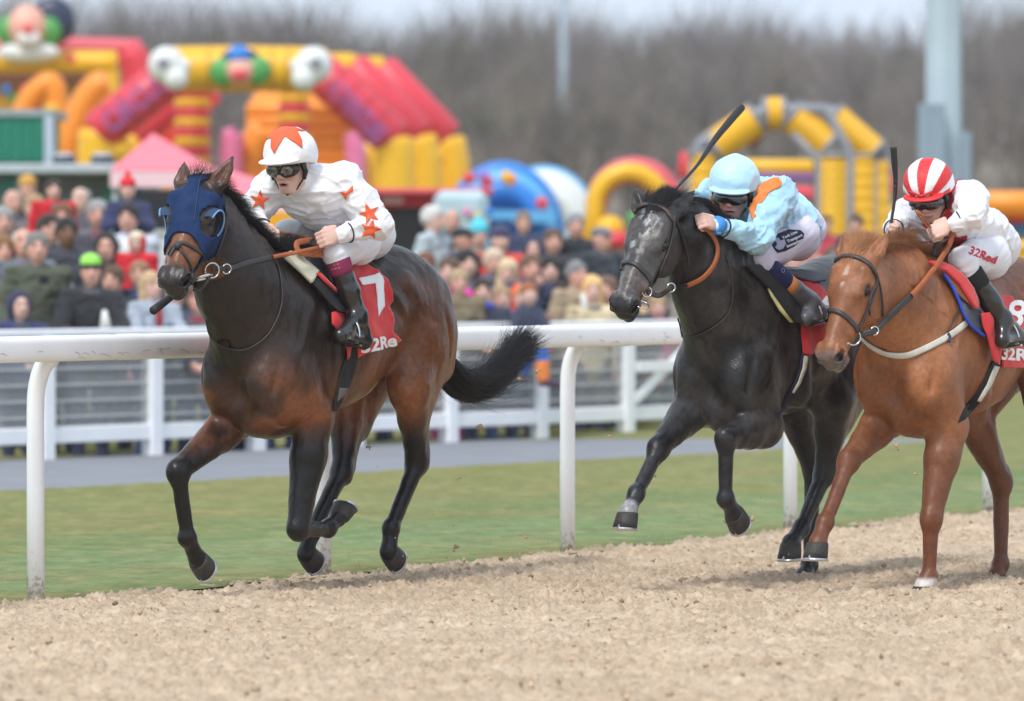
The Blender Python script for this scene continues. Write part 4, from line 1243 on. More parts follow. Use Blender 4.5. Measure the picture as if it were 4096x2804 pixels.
PEOPLE = [
 (50,812,56,'down',None,GY,CH,JN,'balding man in a charcoal jacket by the left edge, under the trailer roof',0,10),
 (111,760,60,'down','beanie',(205,155,70),BKC,NV,'person in a mustard hat at the very back on the left',0,0),
 (137,838,54,'down','short',BL,(110,100,100),NV,'fair haired person half hidden at the left of the red sweater boy',1,-10),
 (214,764,50,'down','short',DBR,(205,30,40),NV,'brown haired boy in a red sweater sitting on shoulders on the left',1,5,.78),
 (250,880,49.6,'face','short',AUB,(70,68,80),NV,'man under the red sweater boy, hand raised to his face',0,0),
 (198,925,47.5,'down','short',DBR,NV,JN,'man with a pink face directly below the boy in red',0,15),
 (266,940,46.8,'down','short',BK_,(60,62,72),NV,'dark skinned spectator in a slate jacket left of the green hat',3,10),
 (322,805,54,'down','rim',GY,(85,86,98),NV,'bald man in a slate jacket right of the boy in red',1,-15),
 (391,866,50,'down','short',GY,(105,112,122),JN,'grey haired man in a grey jacket, face lowered',0,-10),
 (511,762,49,'clasp','bobble',(215,40,50),(48,54,92),NV,'child in a red woollen hat and navy jacket on shoulders, hands clasped',1,0,.80),
 (514,882,48.6,'down','short',BK_,(200,205,222),NV,'dark haired man in a white top carrying the child in the red hat',0,0),
 (424,1000,47,'down','hood',(30,30,34),(34,34,40),NV,'spectator in a black hood between green hat and the red coated toddler',0,0),
 (548,975,45.2,'down','hood',(210,28,40),(208,30,42),NV,'toddler in a red hooded coat and cream hat being held up',1,-20,.66),
 (9,895,48,'down','short',GY,CH,JN,'grey haired spectator cut by the left edge, upper one',0,0),
 (14,1010,45,'down','long',(130,95,60),(120,98,66),NV,'long brown haired woman in tan cut by the left edge',0,20),
 (92,978,45,'down','rim',WH,(110,118,135),JN,'balding man with a pink face left of the grey cap',0,20),
 (148,1000,43.6,'down','short',(120,118,115),OL,NV,'stout man with short grey hair in an olive green coat',0,12),
 (363,1092,43.4,'lean','beanie',(150,220,90),BKC,NV,'smiling man in a lime green and black woollen hat and black jacket',0,15),
 (78,1232,43.2,'lean','hood',(38,40,72),(50,56,100),NV,'child in a navy fur trimmed hood at the bottom left',1,8),
 (165,1195,44.2,'down','long',WH,(120,112,118),JN,'white haired woman behind the child in the navy hood',0,0),
 (604,1150,43.6,'lean','long',(190,160,125),LG,JN,'fair haired girl in a pale grey hoodie leaning on the fence',1,20),
 (556,1105,45,'down','short',(150,110,85),NV,NV,'face peeping over the girl in the pale grey hoodie',0,0),
 (792,1205,44,'lean','short',BR,(92,95,105),JN,'spectator in a grey jacket just behind the bay horse chin',0,-10),
 (700,1080,50,'down','short',BR,CH,NV,'spectator hidden behind the bay horse muzzle',0,0),
 (1733,886,50,'down','short',WH,(178,192,198),JN,'white haired man in a pale grey hooded jacket seen from the side',1,60),
 (1808,888,52,'down','rim',GY,BKC,NV,'bald man in black behind the white haired man',0,10),
 (1852,966,48.5,'down','cap',(35,35,42),(50,54,72),NV,'man in a black cap looking sideways',2,50),
 (1916,948,50,'down','bobble',(85,200,220),(150,135,125),NV,'spectator in a turquoise bobble hat',1,0),
 (2001,966,49,'down','beanie',(60,60,95),(215,70,60),NV,'child in a navy hat and orange red top in the middle of the crowd',1,10),
 (2094,896,56,'down','short',(125,110,100),(52,60,92),NV,'person in a navy coat in front of the blue dome entrance',0,20),
 (2133,1003,49,'down','hood',(38,42,78),(45,48,75),NV,'child in a dark blue furry hat',1,10),
 (2213,972,50,'down','short',BR,(60,58,64),NV,'brown haired man in dark grey left of the man in black',0,-5),
 (2303,908,50,'down','short',(135,138,142),(40,44,52),NV,'tall grey haired man in black under the white dome',0,25),
 (2406,962,48.5,'down','cap',(110,112,120),(50,56,68),NV,'man in a grey cap and navy jacket left of the dark grey horse face',0,30),
 (1700,1072,46,'down','short',AUB,(120,90,75),NV,'auburn haired spectator against the rump of the bay horse',0,0),
 (1795,1095,44.8,'lean','short',BR,(225,60,165),(200,70,150),'person in a bright magenta coat beside the bay horse rump',1,-10),
 (1835,1135,44.3,'down','short',(170,150,115),(125,112,90),NV,'fair haired boy in khaki right of the magenta coat',0,25),
 (1870,1062,46.5,'down','long',BK_,(70,65,72),NV,'woman with long dark hair and a pale face',1,0),
 (1975,1055,47,'down','short',(205,185,160),(90,90,120),NV,'pale haired spectator behind the blonde woman with the scarf',0,0),
 (1929,1172,44.2,'lean','short',DBR,(52,58,75),JN,'brown haired boy in a navy jacket with bright blue scarf',1,5),
 (2006,1200,44.3,'lean','short',BL,(125,120,95),JN,'fair boy in an olive coat between the blue scarf and the orange hood',1,0),
 (2081,1198,44.4,'lean','short',(190,135,80),(235,95,55),JN,'ginger boy in an orange hooded top',1,0),
 (2124,1080,45.4,'face','short',(105,78,62),(45,55,85),NV,'man in a navy jacket and pale shirt resting his chin on his hand',0,10),
 (2200,1088,46,'down','long',(28,26,30),(40,40,46),NV,'woman with a black bob and black coat',1,10),
 (2030,1098,46,'down','long',(215,190,150),(185,180,185),NV,'blonde woman with a white scarf',1,15),
 (2307,1106,44.8,'down','short',(125,125,128),(168,150,125),NV,'grey haired man in a camel coat facing right',0,45),
 (2367,1166,44.6,'down','long',(225,185,125),(215,200,165),NV,'blonde woman in a cream coat',1,10),
 (2426,1168,45,'down','long',(110,82,68),(110,92,85),NV,'long brown haired spectator left of the dark grey horse nose',0,0),
 (2630,1235,45.4,'lean','short',BL,(225,90,165),JN,'fair child in pink under the dark grey horse jaw',1,0),
 (2560,1160,47,'down','short',BR,(70,72,84),NV,'spectator hidden behind the dark grey horse head',0,0),
 (3182,1057,50,'down','short',WH,(215,150,165),NV,'white haired person in pink behind the blue jockey knee',0,0),
 (3252,990,54,'down','short',WH,(190,150,140),NV,'white haired person in front of the yellow pillar',1,0),
 (3330,1040,50,'down','short',BR,(110,100,120),NV,'spectator just left of the chestnut ears',0,10),
 (3218,832,70,'down','short',DBR,(90,75,130),NV,'small far figure in purple inside the obstacle course',0,0),
 (3425,905,66,'down','short',BK_,(42,50,85),NV,'far figure in navy between the yellow pillars',0,0),
 (3300,905,68,'down','short',BR,(190,60,80),NV,'far figure in red inside the obstacle course',0,0),
 (905,1130,44.4,'lean','short',BR,(52,56,70),NV,'dark coated spectator seen through the fence mesh below the bay horse neck',0,0),
 (1010,1120,44.6,'down','short',DBR,(70,66,74),JN,'spectator whose jeans show through the mesh behind the bay forelegs',0,0),
 (1120,1130,44.7,'lean','cap',(60,60,70),(40,44,56),NV,'capped spectator hidden behind the bay horse shoulder',0,0),
 (1240,1120,44.8,'down','short',GY,(88,90,96),NV,'grey haired spectator hidden behind the leading jockey boot',0,0),
 (1365,1130,44.9,'down','short',BR,(50,54,66),JN,'spectator visible only through the mesh under the bay belly, left one',0,0),
 (1480,1125,45.0,'lean','short',DBR,(84,70,66),NV,'spectator visible only through the mesh under the bay belly, right one',0,0),
 (1590,1130,45.1,'down','long',BR,(60,64,84),JN,'long haired spectator hidden behind the bay hindquarters',0,0),
 (450,1130,44.8,'down','short',BR,(44,48,60),NV,'dark jacketed spectator between the green hat and the grey hoodie',0,-8),
 (700,1180,44.0,'down','short',DBR,(74,80,104),JN,'spectator in a slate blue jacket just left of the bay horse muzzle',0,12),
 (250,1190,44.0,'down','short',GY,(46,50,60),NV,'spectator in dark clothes behind the white haired woman',0,-12),
 (2230,1180,45.2,'lean','short',DBR,(44,50,70),NV,'dark haired boy between the orange hood and the camel coat',0,0),
 (2500,1200,45.4,'down','short',BR,(56,60,72),JN,'spectator at the fence directly below the dark grey horse nose',0,0),
 (4035,1112,50,'down','short',WH,(190,150,60),NV,'pale haired spectator at the right edge behind the red capped jockey',0,-10),
 (4085,1075,56,'down','short',BR,(60,70,100),NV,'dark haired spectator cut by the right edge',0,0),
 (3560,1010,52,'down','short',BR,(80,85,100),NV,'spectator hidden behind the chestnut mane',0,0),
]
def person_row(r):
    return spectator(*r[:9], tone=r[9], turn=r[10], sc=(r[11] if len(r) > 11 else None))
for r in PEOPLE:
    o = person_row(r)
    if r[3] == 'down' and r[8].startswith('toddler'):
        shared('hat', person_mesh('beanie',''), cloth((222,205,180)), o)
    if 'lime green' in r[8]:
        mb = MB(); mb.tube([(0,.005,1.640),(0,.005,1.672)], .108, 24, cap=False, flat=((1,0,0),.93)); mb.build('hat_band', cloth((30,38,36)), o, True)
        MB().tube([(.10,-.18,1.02),(.11,-.24,1.17),(.10,-.27,1.30)], [.035,.05,.022], 12).build('drink_bottle', flat((215,215,212), .3), o, True)
    if 'blue scarf' in r[8]:
        MB().ring((0,.0,1.47), (0,0,1), .085, .035, 20, 8).build('scarf', cloth((45,75,190)), o, True)
    if 'white scarf' in r[8]:
        MB().ring((0,.0,1.47), (0,0,1), .085, .035, 20, 8).build('scarf', cloth((225,225,230)), o, True)
    if 'orange hooded' in r[8]:
        shared('hood', person_mesh('hood',''), cloth((240,85,50)), o)
# brightly trousered leg of the child perched on the fence
q = at(2118, 1268, 46.75)
q[2] = .80; r = empty('person', tuple(q), .2); tag(r, 'small child perched on the fence top, blue and orange patterned leg dangling over the mesh', 'person', 'spectators behind the fence')
S = SDF(); S.ell((0,.05,.22),(.10,.08,.16),.04); S.ell((0,.02,.47),(.074,.080,.095),.03); S.cone((0,.04,.36),(0,.04,.42),.035,.035)
S.cone((.04,0,.08),(.06,-.20,.02),.05,.045); S.cone((.06,-.20,.02),(.07,-.22,-.26),.04,.03); S.cone((.07,-.22,-.28),(.16,-.27,-.31),.026,.022)
S.cone((-.05,0,.08),(-.06,-.18,.02),.05,.045); S.cone((-.06,-.18,.02),(-.06,-.10,-.20),.04,.03)
S.cone((.10,.03,.30),(.14,-.06,.16),.03,.025); S.cone((-.10,.03,.30),(-.14,-.06,.16),.03,.025); S.cone((.14,-.06,.16),(.05,-.14,.12),.022,.02); S.cone((-.14,-.06,.16),(-.05,-.14,.12),.022,.02)
V, Q = S.mesh(.011); b_ = obj('body', V, Q, skin(1), r, col=np.ones((len(V),3)))
S = SDF(); S.cone((.04,0,.08),(.06,-.20,.02),.075,.068); S.cone((.06,-.20,.02),(.07,-.22,-.12),.065,.06)
V, Q = S.mesh(.011); obj('blue_trouser_leg', V, Q, cloth((60,110,190)), r)
S = SDF(); S.cone((.07,-.22,-.13),(.075,-.225,-.25),.066,.058); V, Q = S.mesh(.011); obj('orange_trouser_cuff', V, Q, cloth((225,130,60)), r)
S = SDF(); S.cone((.07,-.22,-.285),(.20,-.29,-.31),.042,.030); V, Q = S.mesh(.011); obj('shoe', V, Q, cloth((70,50,75)), r)
S = SDF(); S.ell((0,.06,.22),(.135,.115,.19),.04); S.cone((.10,.03,.30),(.15,-.06,.17),.05,.045); S.cone((-.10,.03,.30),(-.15,-.06,.17),.05,.045); V, Q = S.mesh(.011); obj('coat', V, Q, cloth((52,58,80)), r)
S = SDF(); S.ell((0,.035,.505),(.085,.092,.085),.02); S.ell((0,-.065,.455),(.06,.06,.06),.01,sub=True); V, Q = S.mesh(.01); obj('hair', V, Q, cloth((150,95,60)), r)
S = SDF(); S.cone((-.05,0,.08),(-.06,-.18,.02),.07,.065); S.cone((-.06,-.18,.02),(-.06,-.10,-.18),.06,.05); V, Q = S.mesh(.011); obj('blue_trouser_leg', V, Q, cloth((60,110,190)), r)
# white folding chair behind the mesh on the left
ch = empty('folding_chair', tuple(ground_at(228, 1800)+np.array([.02,1.2,0])), .9); tag(ch, 'white plastic folding chair behind the fence mesh near the left rail post', 'chair')
WP = flat((225,230,235), .5)
for s in (-.19,.19):
    MB().tube([(s,-.2,0),(s,.0,.45),(s,.22,.88)], .018, 8).build('leg', WP, ch, True)
    MB().tube([(s*.9,.2,0),(s*.9,.02,.44)], .018, 8).build('leg', WP, ch, True)
MB().box((-.2,-.22,.43), (.2,.16,.46), .01).build('seat', WP, ch)
MB().box((-.2,.13,.62), (.2,.16,.86), .01).build('backrest', WP, ch)
# ================================================================ horses
TRACK = np.array([-.516, -.857, 0.0]); TRACK /= np.linalg.norm(TRACK)

class Frame:
    "local frame of one runner: x forward, y to its left, z up, origin on the ground under the withers"
    def __init__(s, u, v, Y, dev=0.):
        a = math.radians(dev)
        s.d = np.array([TRACK[0]*math.cos(a)-TRACK[1]*math.sin(a), TRACK[0]*math.sin(a)+TRACK[1]*math.cos(a), 0])
        s.l = np.array([-s.d[1], s.d[0], 0])
        p = at(u, v, Y)
        s.o = np.array([p[0], p[1], 0.]); s.rz = math.atan2(s.d[1], s.d[0])
    def loc(s, p):
        q = np.atleast_2d(p)-s.o
        return np.stack([q@s.d, q@s.l, q[:,2]], 1)
    def ldir(s, u, v):
        r = ray(u, v); return np.array([r@s.d, r@s.l, r[2]])/np.linalg.norm(r)
    def cam(s):
        return s.loc(np.array([0, 0, CAMH]))[0]
    def J(s, u, v, lat=0.):
        c = s.cam(); r = s.ldir(u, v)
        return c + r*((lat-c[1])/r[1])
    def pick(s, sdf, uv, off=0.):
        "points where the sight lines of photograph pixels uv meet the modelled surface"
        uv = np.atleast_2d(uv); c = s.cam()
        R = np.array([s.ldir(u, v) for u, v in uv])
        t = np.full(len(uv), 22.0); bt = t.copy(); bd = np.full(len(uv), 9.)
        for _ in range(90):
            d = sdf.val(c+R*t[:,None])-off
            m = d < bd; bd[m] = d[m]; bt[m] = t[m]
            t += np.clip(d, -.5, .5)*.75
            t[(bd < .004) & (d > .02)] = bt[(bd < .004) & (d > .02)]
        P = c+R*bt[:,None]
        far = bd > .008
        if far.any(): P[far] = sdf.snap(P[far], off, 12)[0]
        return P

def ribbon(sdf, pts, w, th=.004, off=.003, n=6, snap=True, side=None):
    P = catmull(pts, n)
    if snap: P, N = sdf.snap(P, off)
    else: N = sdf.grad(P) if sdf is not None else np.tile(side, (len(P),1))
    T = np.gradient(P, axis=0); T /= np.linalg.norm(T, axis=1)[:,None]+1e-9
    S = np.cross(T, N); S /= np.linalg.norm(S, axis=1)[:,None]+1e-9
    V = np.stack([P-S*w/2-N*th, P+S*w/2-N*th, P+S*w/2+N*th, P+S*w/4+N*th*1.6, P-S*w/4+N*th*1.6, P-S*w/2+N*th], 1)
    m = len(P); Q = []
    for i in range(m-1):
        for k in range(6):
            j = (k+1) % 6
            Q.append((i*6+k, i*6+j, (i+1)*6+j, (i+1)*6+k))
    return V.reshape(-1,3), np.array(Q)

def head_prims(S, T, A, g=0., sc=1.):
    hy = A[1]
    def e(c, r, k=.03, sub=False): S.ell(T(c), np.array(r)*sc+(g if not sub else 0), k, A, sub)
    def c(a, b, ra, rb, k=.03, sq=None): S.cone(T(a), T(b), ra*sc+g, rb*sc+g, k, sq)
    e((.05,0,-.09), (.12,.095,.10), .05)
    e((.16,0,-.085), (.15,.098,.082), .05)
    for s in (1,-1):
        c((.10,s*.074,-.030), (.215,s*.076,-.040), .038, .026, .03)      # brow
        e((.145,s*.064,-.175), (.145,.048,.12), .05)                     # cheek disc
        c((.24,s*.080,-.100), (.41,s*.062,-.092), .026, .015, .035)      # facial crest
    c((.19,0,-.072), (.50,0,-.060), .078, .050, .05, (hy,.90))           # nose bone
    c((.20,0,-.155), (.47,0,-.125), .088, .046, .05, (hy,.82))           # jaw
    e((.520,0,-.088), (.070,.060,.058), .04)
    e((.540,0,-.045), (.045,.034,.022), .03)
    for s in (1,-1):
        e((.532,s*.050,-.055), (.050,.032,.036), .02)
        c((.500,s*.050,-.030), (.560,s*.046,-.036), .014, .012, .012)    # upper nostril rim
        c((.515,s*.072,-.072), (.565,s*.060,-.078), .014, .013, .012)    # lower rim
    e((.566,0,-.105), (.030,.044,.036), .02)
    e((.540,0,-.162), (.042,.036,.020), .014)
    e((.505,0,-.180), (.034,.032,.024), .02)
    if g == 0:
        for s in (1,-1):
            c((.528,s*.070,-.054), (.560,s*.056,-.052), .017, .021, .006); S.p[-1] = S.p[-1][:7]+(True,)   # nostril
            e((.190,s*.104,-.058), (.030,.018,.024), .010, True)         # eye socket
            c((.160,s*.096,-.036), (.218,s*.096,-.040), .011, .009, .008)
            c((.166,s*.100,-.080), (.214,s*.098,-.078), .008, .007, .008)
        e((.56,0,-.138), (.085,.07,.0055), .008, True)                   # mouth line

def frame_axes(x, zh):
    x = np.array(x, float); x /= np.linalg.norm(x)
    z = np.array(zh, float); z -= x*(z@x); z /= np.linalg.norm(z)
    y = np.cross(z, x)
    return np.array([x, y, z])

def make_hoof(parent, cor, ang, m_hoof, m_shoe, yaw=0.):
    a = math.radians(ang); f = np.array([math.cos(a), math.sin(math.radians(yaw)), math.sin(a)]); n_ = np.array([-math.sin(a), 0, math.cos(a)])
    cor = np.array(cor, float); sc_ = cor-n_*.078+f*.022; toe = sc_+f*.064; heel = sc_-f*.064
    sc = (toe+heel)/2; f = toe-heel; L = np.linalg.norm(f); f /= L
    up = cor-sc; y = np.cross(up, f); y /= np.linalg.norm(y); n = np.cross(f, y)
    L = max(L, .115); hw = L*.5
    V = []; seg = 24
    lv = [(1.0, cor, .80, .82), (.9, cor, .86, .88), (.5, None, .93, .94), (.0, None, 1.0, 1.0)]
    for t, c0, a, b in lv:
        c = sc + (cor-sc)*t
        for k in range(seg):
            an = 2*math.pi*k/seg
            cx = math.cos(an); rx = hw*a*(1.0 if cx > 0 else .85)
            V.append(c + f*cx*rx + y*math.sin(an)*hw*.93*b)
    Q = []
    for i in range(3):
        for k in range(seg):
            j = (k+1) % seg
            Q.append((i*seg+k, (i+1)*seg+k, (i+1)*seg+j, i*seg+j))
    V.append(cor + (cor-sc)*.15); V.append(sc + (cor-sc)*.12)
    for k in range(seg):
        j = (k+1) % seg
        Q.append((len(V)-2, k, j)); Q.append((len(V)-1, 3*seg+j, 3*seg+k))
    h = obj('hoof', V, Q, m_hoof, parent)
    dn = sc-cor; dn /= np.linalg.norm(dn)
    mb = MB(); pts = []
    for an in np.linspace(-2.5, 2.5, 26):
        cx = math.cos(an)
        pts.append(sc + dn*.004 + f*cx*hw*.93*(1 if cx > 0 else .85) + y*math.sin(an)*hw*.87)
    mb.tube(pts, .0085, 6)
    mb.tube([sc+dn*.004+f*hw*.98, sc-dn*.018+f*hw*.97], [.009, .002], 5)   # toe clip
    mb.build('horseshoe', m_shoe, h)
    return h

def body_color_bay(P, C):
    n = noise3(P, 5); n2 = noise3(P, 22, 2)
    x, z = P[:,0], P[:,2]
    base = mixc(C['dark'], C['mid'], sstep(.25, .75, n*.6+.55*sstep(1.35, .8, z)+.25*sstep(-.5,-1.0,x)-.12))
    base = base*(.85+.3*n2)[:,None]
    return base

def make_horse(fr, spec, label):
    """one galloping horse; every joint comes from spec in the runner's local frame"""
    J = fr.J
    root = empty('horse', tuple(fr.o), fr.rz)
    tag(root, label, 'horse', 'horses racing on the sand track')
    S = SDF()
    Yv = np.array([0, 1., 0])
    tp = spec.get('pitch', 0.)     # trunk pitch
    cz = spec.get('wz', 1.62)
    def t(x, y, z):
        a = math.radians(tp)
        dz = z-1.62
        return np.array([x*math.cos(a)+dz*math.sin(a)*0, y, cz+dz - x*math.sin(a)])
    # trunk
    S.cone(t(.04,0,1.47), t(-.36,0,1.45), .125, .12, .08, (Yv,.75))
    S.ell(t(-.30,0,1.19), (.48,.265,.325), .08)
    S.ell(t(.04,0,1.17), (.32,.225,.385), .08)
    S.cone(t(-.40,0,1.40), t(-.88,0,1.46), .17, .185, .08)
    S.ell(t(-.62,0,1.27), (.30,.235,.22), .08)
    S.ell(t(-.95,0,1.43), (.28,.215,.20), .08)
    for s in (1,-1):
        S.ell(t(-1.00,s*.135,1.22), (.24,.135,.30), .08)
        S.cone(t(-.76,s*.165,1.46), t(-.82,s*.165,1.38), .05, .07, .10)
        S.ell(t(.13,s*.135,1.17), (.17,.095,.36), .06, frame_axes((.94,0,.34),(-.34,0,.94)))
        S.ell(t(.31,s*.12,1.04), (.14,.115,.18), .035)
        S.cone(t(.12,s*.185,1.38), t(.30,s*.17,1.06), .05, .07, .05)
        S.cone(t(-.05,s*.18,1.30), t(-.12,s*.19,.98), .07, .07, .05)     # triceps
    S.ell(t(.27,0,1.20), (.18,.155,.25), .06)
    S.ell(t(.16,0,.90), (.24,.12,.14), .06)
    def groove(a, b, rr=.018, k=.035): S.cone(t(*a), t(*b), rr, rr*.6, k); S.p[-1] = S.p[-1][:7]+(True,)
    for s in (1,-1):
        S.cone(t(.36,s*.06,1.12), t(.30,s*.075,.93), .055, .05, .02)         # breast muscle pair
        S.cone(t(-.62,s*.20,1.42), t(-.98,s*.20,1.12), .03, .06, .05)
        S.cone(t(-1.10,s*.15,1.40), t(-1.16,s*.13,1.05), .07, .08, .05)      # hamstrings
    # neck
    nk = spec['neck']            # list of ((x,y,z), r)
    S.chain([(np.array(p), r) for p, r in nk], .09, (spec.get('neckn', Yv), spec.get('necksq', .66)))
    GR = [((.50,0,1.22),(.452,0,.96),.026,.022)]
    for s in (1,-1):
        GR += [((.36,s*.245,1.30),(.40,s*.20,1.00),.022,.03), ((-.03,s*.265,1.36),(-.06,s*.27,1.02),.018,.035), ((.17,s*.285,1.20),(.33,s*.25,1.00),.018,.022),
               ((-.70,s*.270,1.40),(-.84,s*.285,1.10),.020,.045), ((-1.00,s*.285,1.36),(-1.09,s*.255,.98),.020,.035), ((.12,s*.245,1.52),(.24,s*.25,1.22),.016,.035), ((-.80,s*.28,1.06),(-.70,s*.25,.98),.018,.03)]
    for a, b, rr, k in GR: groove(a, b, rr, k)
    # head
    P0, M0 = np.array(spec['poll']), np.array(spec['muzzle'])
    A = frame_axes(M0-P0, spec.get('dorsal', (.6,0,.6)))
    sc = np.linalg.norm(M0-P0)/.585
    def T(c): return P0 + sc*(A.T @ np.array(c))
    A0 = A
    head_prims(S, T, A, 0., sc)
    print('head scale', round(sc, 3))
    for s_, tip in zip((1,-1), spec['ears']):
        bs, tip = T((.03, s_*.078, -.045)), np.array(tip)
        d = (tip-bs); L_ = np.linalg.norm(d); d /= L_
        fw = A[2]*.8+A[1]*(.5 if bs[1] > 0 else -.5)+np.array([.3,0,0]); fw -= d*(fw@d); fw /= np.linalg.norm(fw)
        S.cone(bs-d*.02, bs+d*L_*.35, .036, .041, .02, (fw,.75)); S.cone(bs+d*L_*.35, bs+d*L_*.72, .041, .028, .02, (fw,.7)); S.cone(bs+d*L_*.7, tip+d*.012, .029, .005, .015, (fw,.7))
        S.cone(bs+d*L_*.30+fw*.034, bs+d*L_*.85+fw*.018, .022, .009, .010)
        S.p[-1] = S.p[-1][:7]+(True,)
    # legs
    for L in spec['fore']:
        e, k, f, c = [np.array(L[n]) for n in ('elbow','knee','fet','cor')]
        s = 1 if e[1] > 0 else -1
        sh = t(.26, s*.15, 1.12)
        S.cone(sh, e, .12, .105, .06, (Yv,.8))
        m = e+(k-e)*.35; ax = (k-e)/np.linalg.norm(k-e)
        bk = np.cross(ax, Yv); bk /= np.linalg.norm(bk)
        if bk[0] < 0: bk = -bk
        S.cone(e, m, .108, .092, .04, (Yv,.85)); S.cone(m, k, .090, .050, .03, (Yv,.92))
        S.cone(m+bk*.02, k+bk*.012-ax*.05, .055, .036, .03)
        S.ell(k, (.064,.054,.064), .02, frame_axes(k-e, bk))
        ax2 = (f-k)/np.linalg.norm(f-k)
        b2 = np.cross(ax2, Yv); b2 /= np.linalg.norm(b2)
        if b2 @ bk < 0: b2 = -b2
        S.cone(k+ax2*.04, f, .038, .031, .025); S.cone(k+ax2*.05-b2*.024, f-b2*.018, .018, .020, .02)
        S.cone(k+b2*.014-ax2*.01, k+b2*.01+ax2*.05, .034, .028, .02)
        S.ell(f, (.047,.042,.047), .018); S.cone(f-b2*.022, f-b2*.024+(c-f)*.1, .026, .018, .015)
        S.cone(f, c, .035, .040, .02)
        S.cone(c, c+(c-f)/np.linalg.norm(c-f)*.012, .043, .040, .015)
    for L in spec['hind']:
        st, h, f, c = [np.array(L[n]) for n in ('stifle','hock','fet','cor')]
        s = 1 if st[1] > 0 else -1
        hp = t(-1.0, s*.135, 1.25)
        S.cone(hp, st, .17, .125, .08, (Yv,.72)); S.cone(t(-1.10,s*.12,1.18), st+(h-st)*.30+BK(st,h)*.11, .12, .075, .07, (Yv,.75))
        ax = (h-st)/np.linalg.norm(h-st)
        bk = np.cross(ax, Yv); bk /= np.linalg.norm(bk)
        if bk[0] > 0: bk = -bk                      # towards the rear
        m = st+(h-st)*.4
        S.cone(st, m, .105, .080, .06, (Yv,.78)); S.cone(m, h, .080, .052, .04, (Yv,.88))
        ht = h+bk*.062-ax*.035
        S.cone(st+(h-st)*.35+bk*.080, ht, .044, .024, .04)
        S.cone(ht, h+bk*.035+ax*.03, .029, .034, .02)
        S.ell(h, (.072,.052,.062), .025, frame_axes(ax, bk))
        ax2 = (f-h)/np.linalg.norm(f-h); b2 = np.cross(ax2, Yv); b2 /= np.linalg.norm(b2)
        if b2 @ bk < 0: b2 = -b2
        S.cone(h+ax2*.03, f, .043, .033, .025); S.cone(h+ax2*.04+b2*.028, f+b2*.020, .020, .020, .02)
        S.ell(f, (.048,.042,.048), .018); S.cone(f+b2*.022, f+b2*.024+(c-f)*.1, .026, .018, .015)
        S.cone(f, c, .036, .041, .02)
        S.cone(c, c+(c-f)/np.linalg.norm(c-f)*.012, .044, .041, .015)
    for q in spec.get('extra', []): q(S, t, T)
    V, Q = S.mesh(.007)
    C = spec['colors']
    # head coordinates for pigment
    H = (V-P0)@A.T/sc
    col = spec['paint'](V, H, spec, t)
    nd = np.sqrt((H[:,0]-.548)**2*.8+(np.abs(H[:,1])-.062)**2*1.3+(H[:,2]+.053)**2)
    col = mixc(col, np.array([.006,.005,.005]), sstep(.030,.020,nd)*(H[:,0] > .4))
    me0 = np_mesh('t', V, Q); Nn = np.zeros(len(V)*3, np.float32); me0.vertices.foreach_get('normal', Nn); bpy.data.meshes.remove(me0); Nn = Nn.reshape(-1,3)
    tr = sstep(.55,.40,V[:,0])*sstep(.35,.6,V[:,2])
    nz = (noise3(V*np.array([1.,1,.55]), 12, 2)-.5)*.013*tr + (noise3(V*np.array([1.,1,.6]), 30, 2)-.5)*.005
    nkm = sstep(.18,.32,V[:,0])*sstep(.74,.62,V[:,0])*sstep(.85,1.1,V[:,2])*(H[:,0] < .0)
    fd = noise3(np.stack([V[:,0]*9+V[:,2]*2.5, V[:,2]*2.2, V[:,1]*2], 1), 1.6, 2)
    nz = nz + ((1-np.abs(2*fd-1))**2-.4)*.013*nkm
    V = V+Nn*nz[:,None]
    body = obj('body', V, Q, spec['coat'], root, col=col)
    # eyes
    for s in (1,-1):
        c0 = T((.190, s*.0885, -.057))
        mb = MB(); n = 14
        for i in range(7):
            ph = math.pi*(i/6-.5)
            for k in range(n):
                th = 2*math.pi*k/n
                mb.v.append(tuple(c0 + .0255*np.array([math.cos(ph)*math.cos(th), math.cos(ph)*math.sin(th), math.sin(ph)])))
        for i in range(6):
            for k in range(n):
                mb.f.append((i*n+k, i*n+(k+1) % n, (i+1)*n+(k+1) % n, (i+1)*n+k))
        mb.build('eye', M_EYE, root, True)
    for L in spec['fore']+spec['hind']:
        make_hoof(root, L['cor'], L['ang'], spec['hoofm'], M_SHOE)
    spec.update(root=root, S=S, T=T, A=A, t=t, fr=fr, sc=sc, body=body)
    return spec

def BK(st, h):
    ax = (h-st)/np.linalg.norm(h-st); b = np.cross(ax, [0,1.,0]); b /= np.linalg.norm(b)
    return b if b[0] < 0 else -b

def limb(fr, lat, **k):
    d = {}
    for n, v in k.items():
        if n == 'ang': d[n] = v; continue
        d[n] = fr.J(v[0], v[1], v[2] if len(v) > 2 else lat)
    return d

M_EYE = mat('horse_eye', (.006,.004,.003), rough=.05, spec=.6)
M_SHOE = mat('racing_plate', (.55,.56,.58), rough=.35, metal=.9)
M_HOOF = mat('hoof_horn', (.035,.032,.03), rough=.6, var=.4, vscale=25, bump=.3, bscale=90)
M_COAT_BAY = mat('bay_coat', (.05,.02,.01), rough=.33, spec=.36, vcol=True, var=.28, vscale=46, bump=.16, bscale=110, sheen=.0)
M_COAT_BLACK = mat('dark_grey_coat', (.02,.02,.02), rough=.34, spec=.36, vcol=True, var=.30, vscale=46, bump=.16, bscale=110, sheen=.0)
M_COAT_CHES = mat('chestnut_coat', (.2,.06,.02), rough=.45, spec=.45, vcol=True, var=.20, vscale=46, bump=.16, bscale=110, sheen=.0)
M_HAIR_BLK = mat('black_hair', (.010,.010,.012), rough=.5, spec=.5)
M_HAIR_CHES = mat('chestnut_hair', (.25,.10,.04), rough=.55, spec=.4, var=.4, vscale=30)
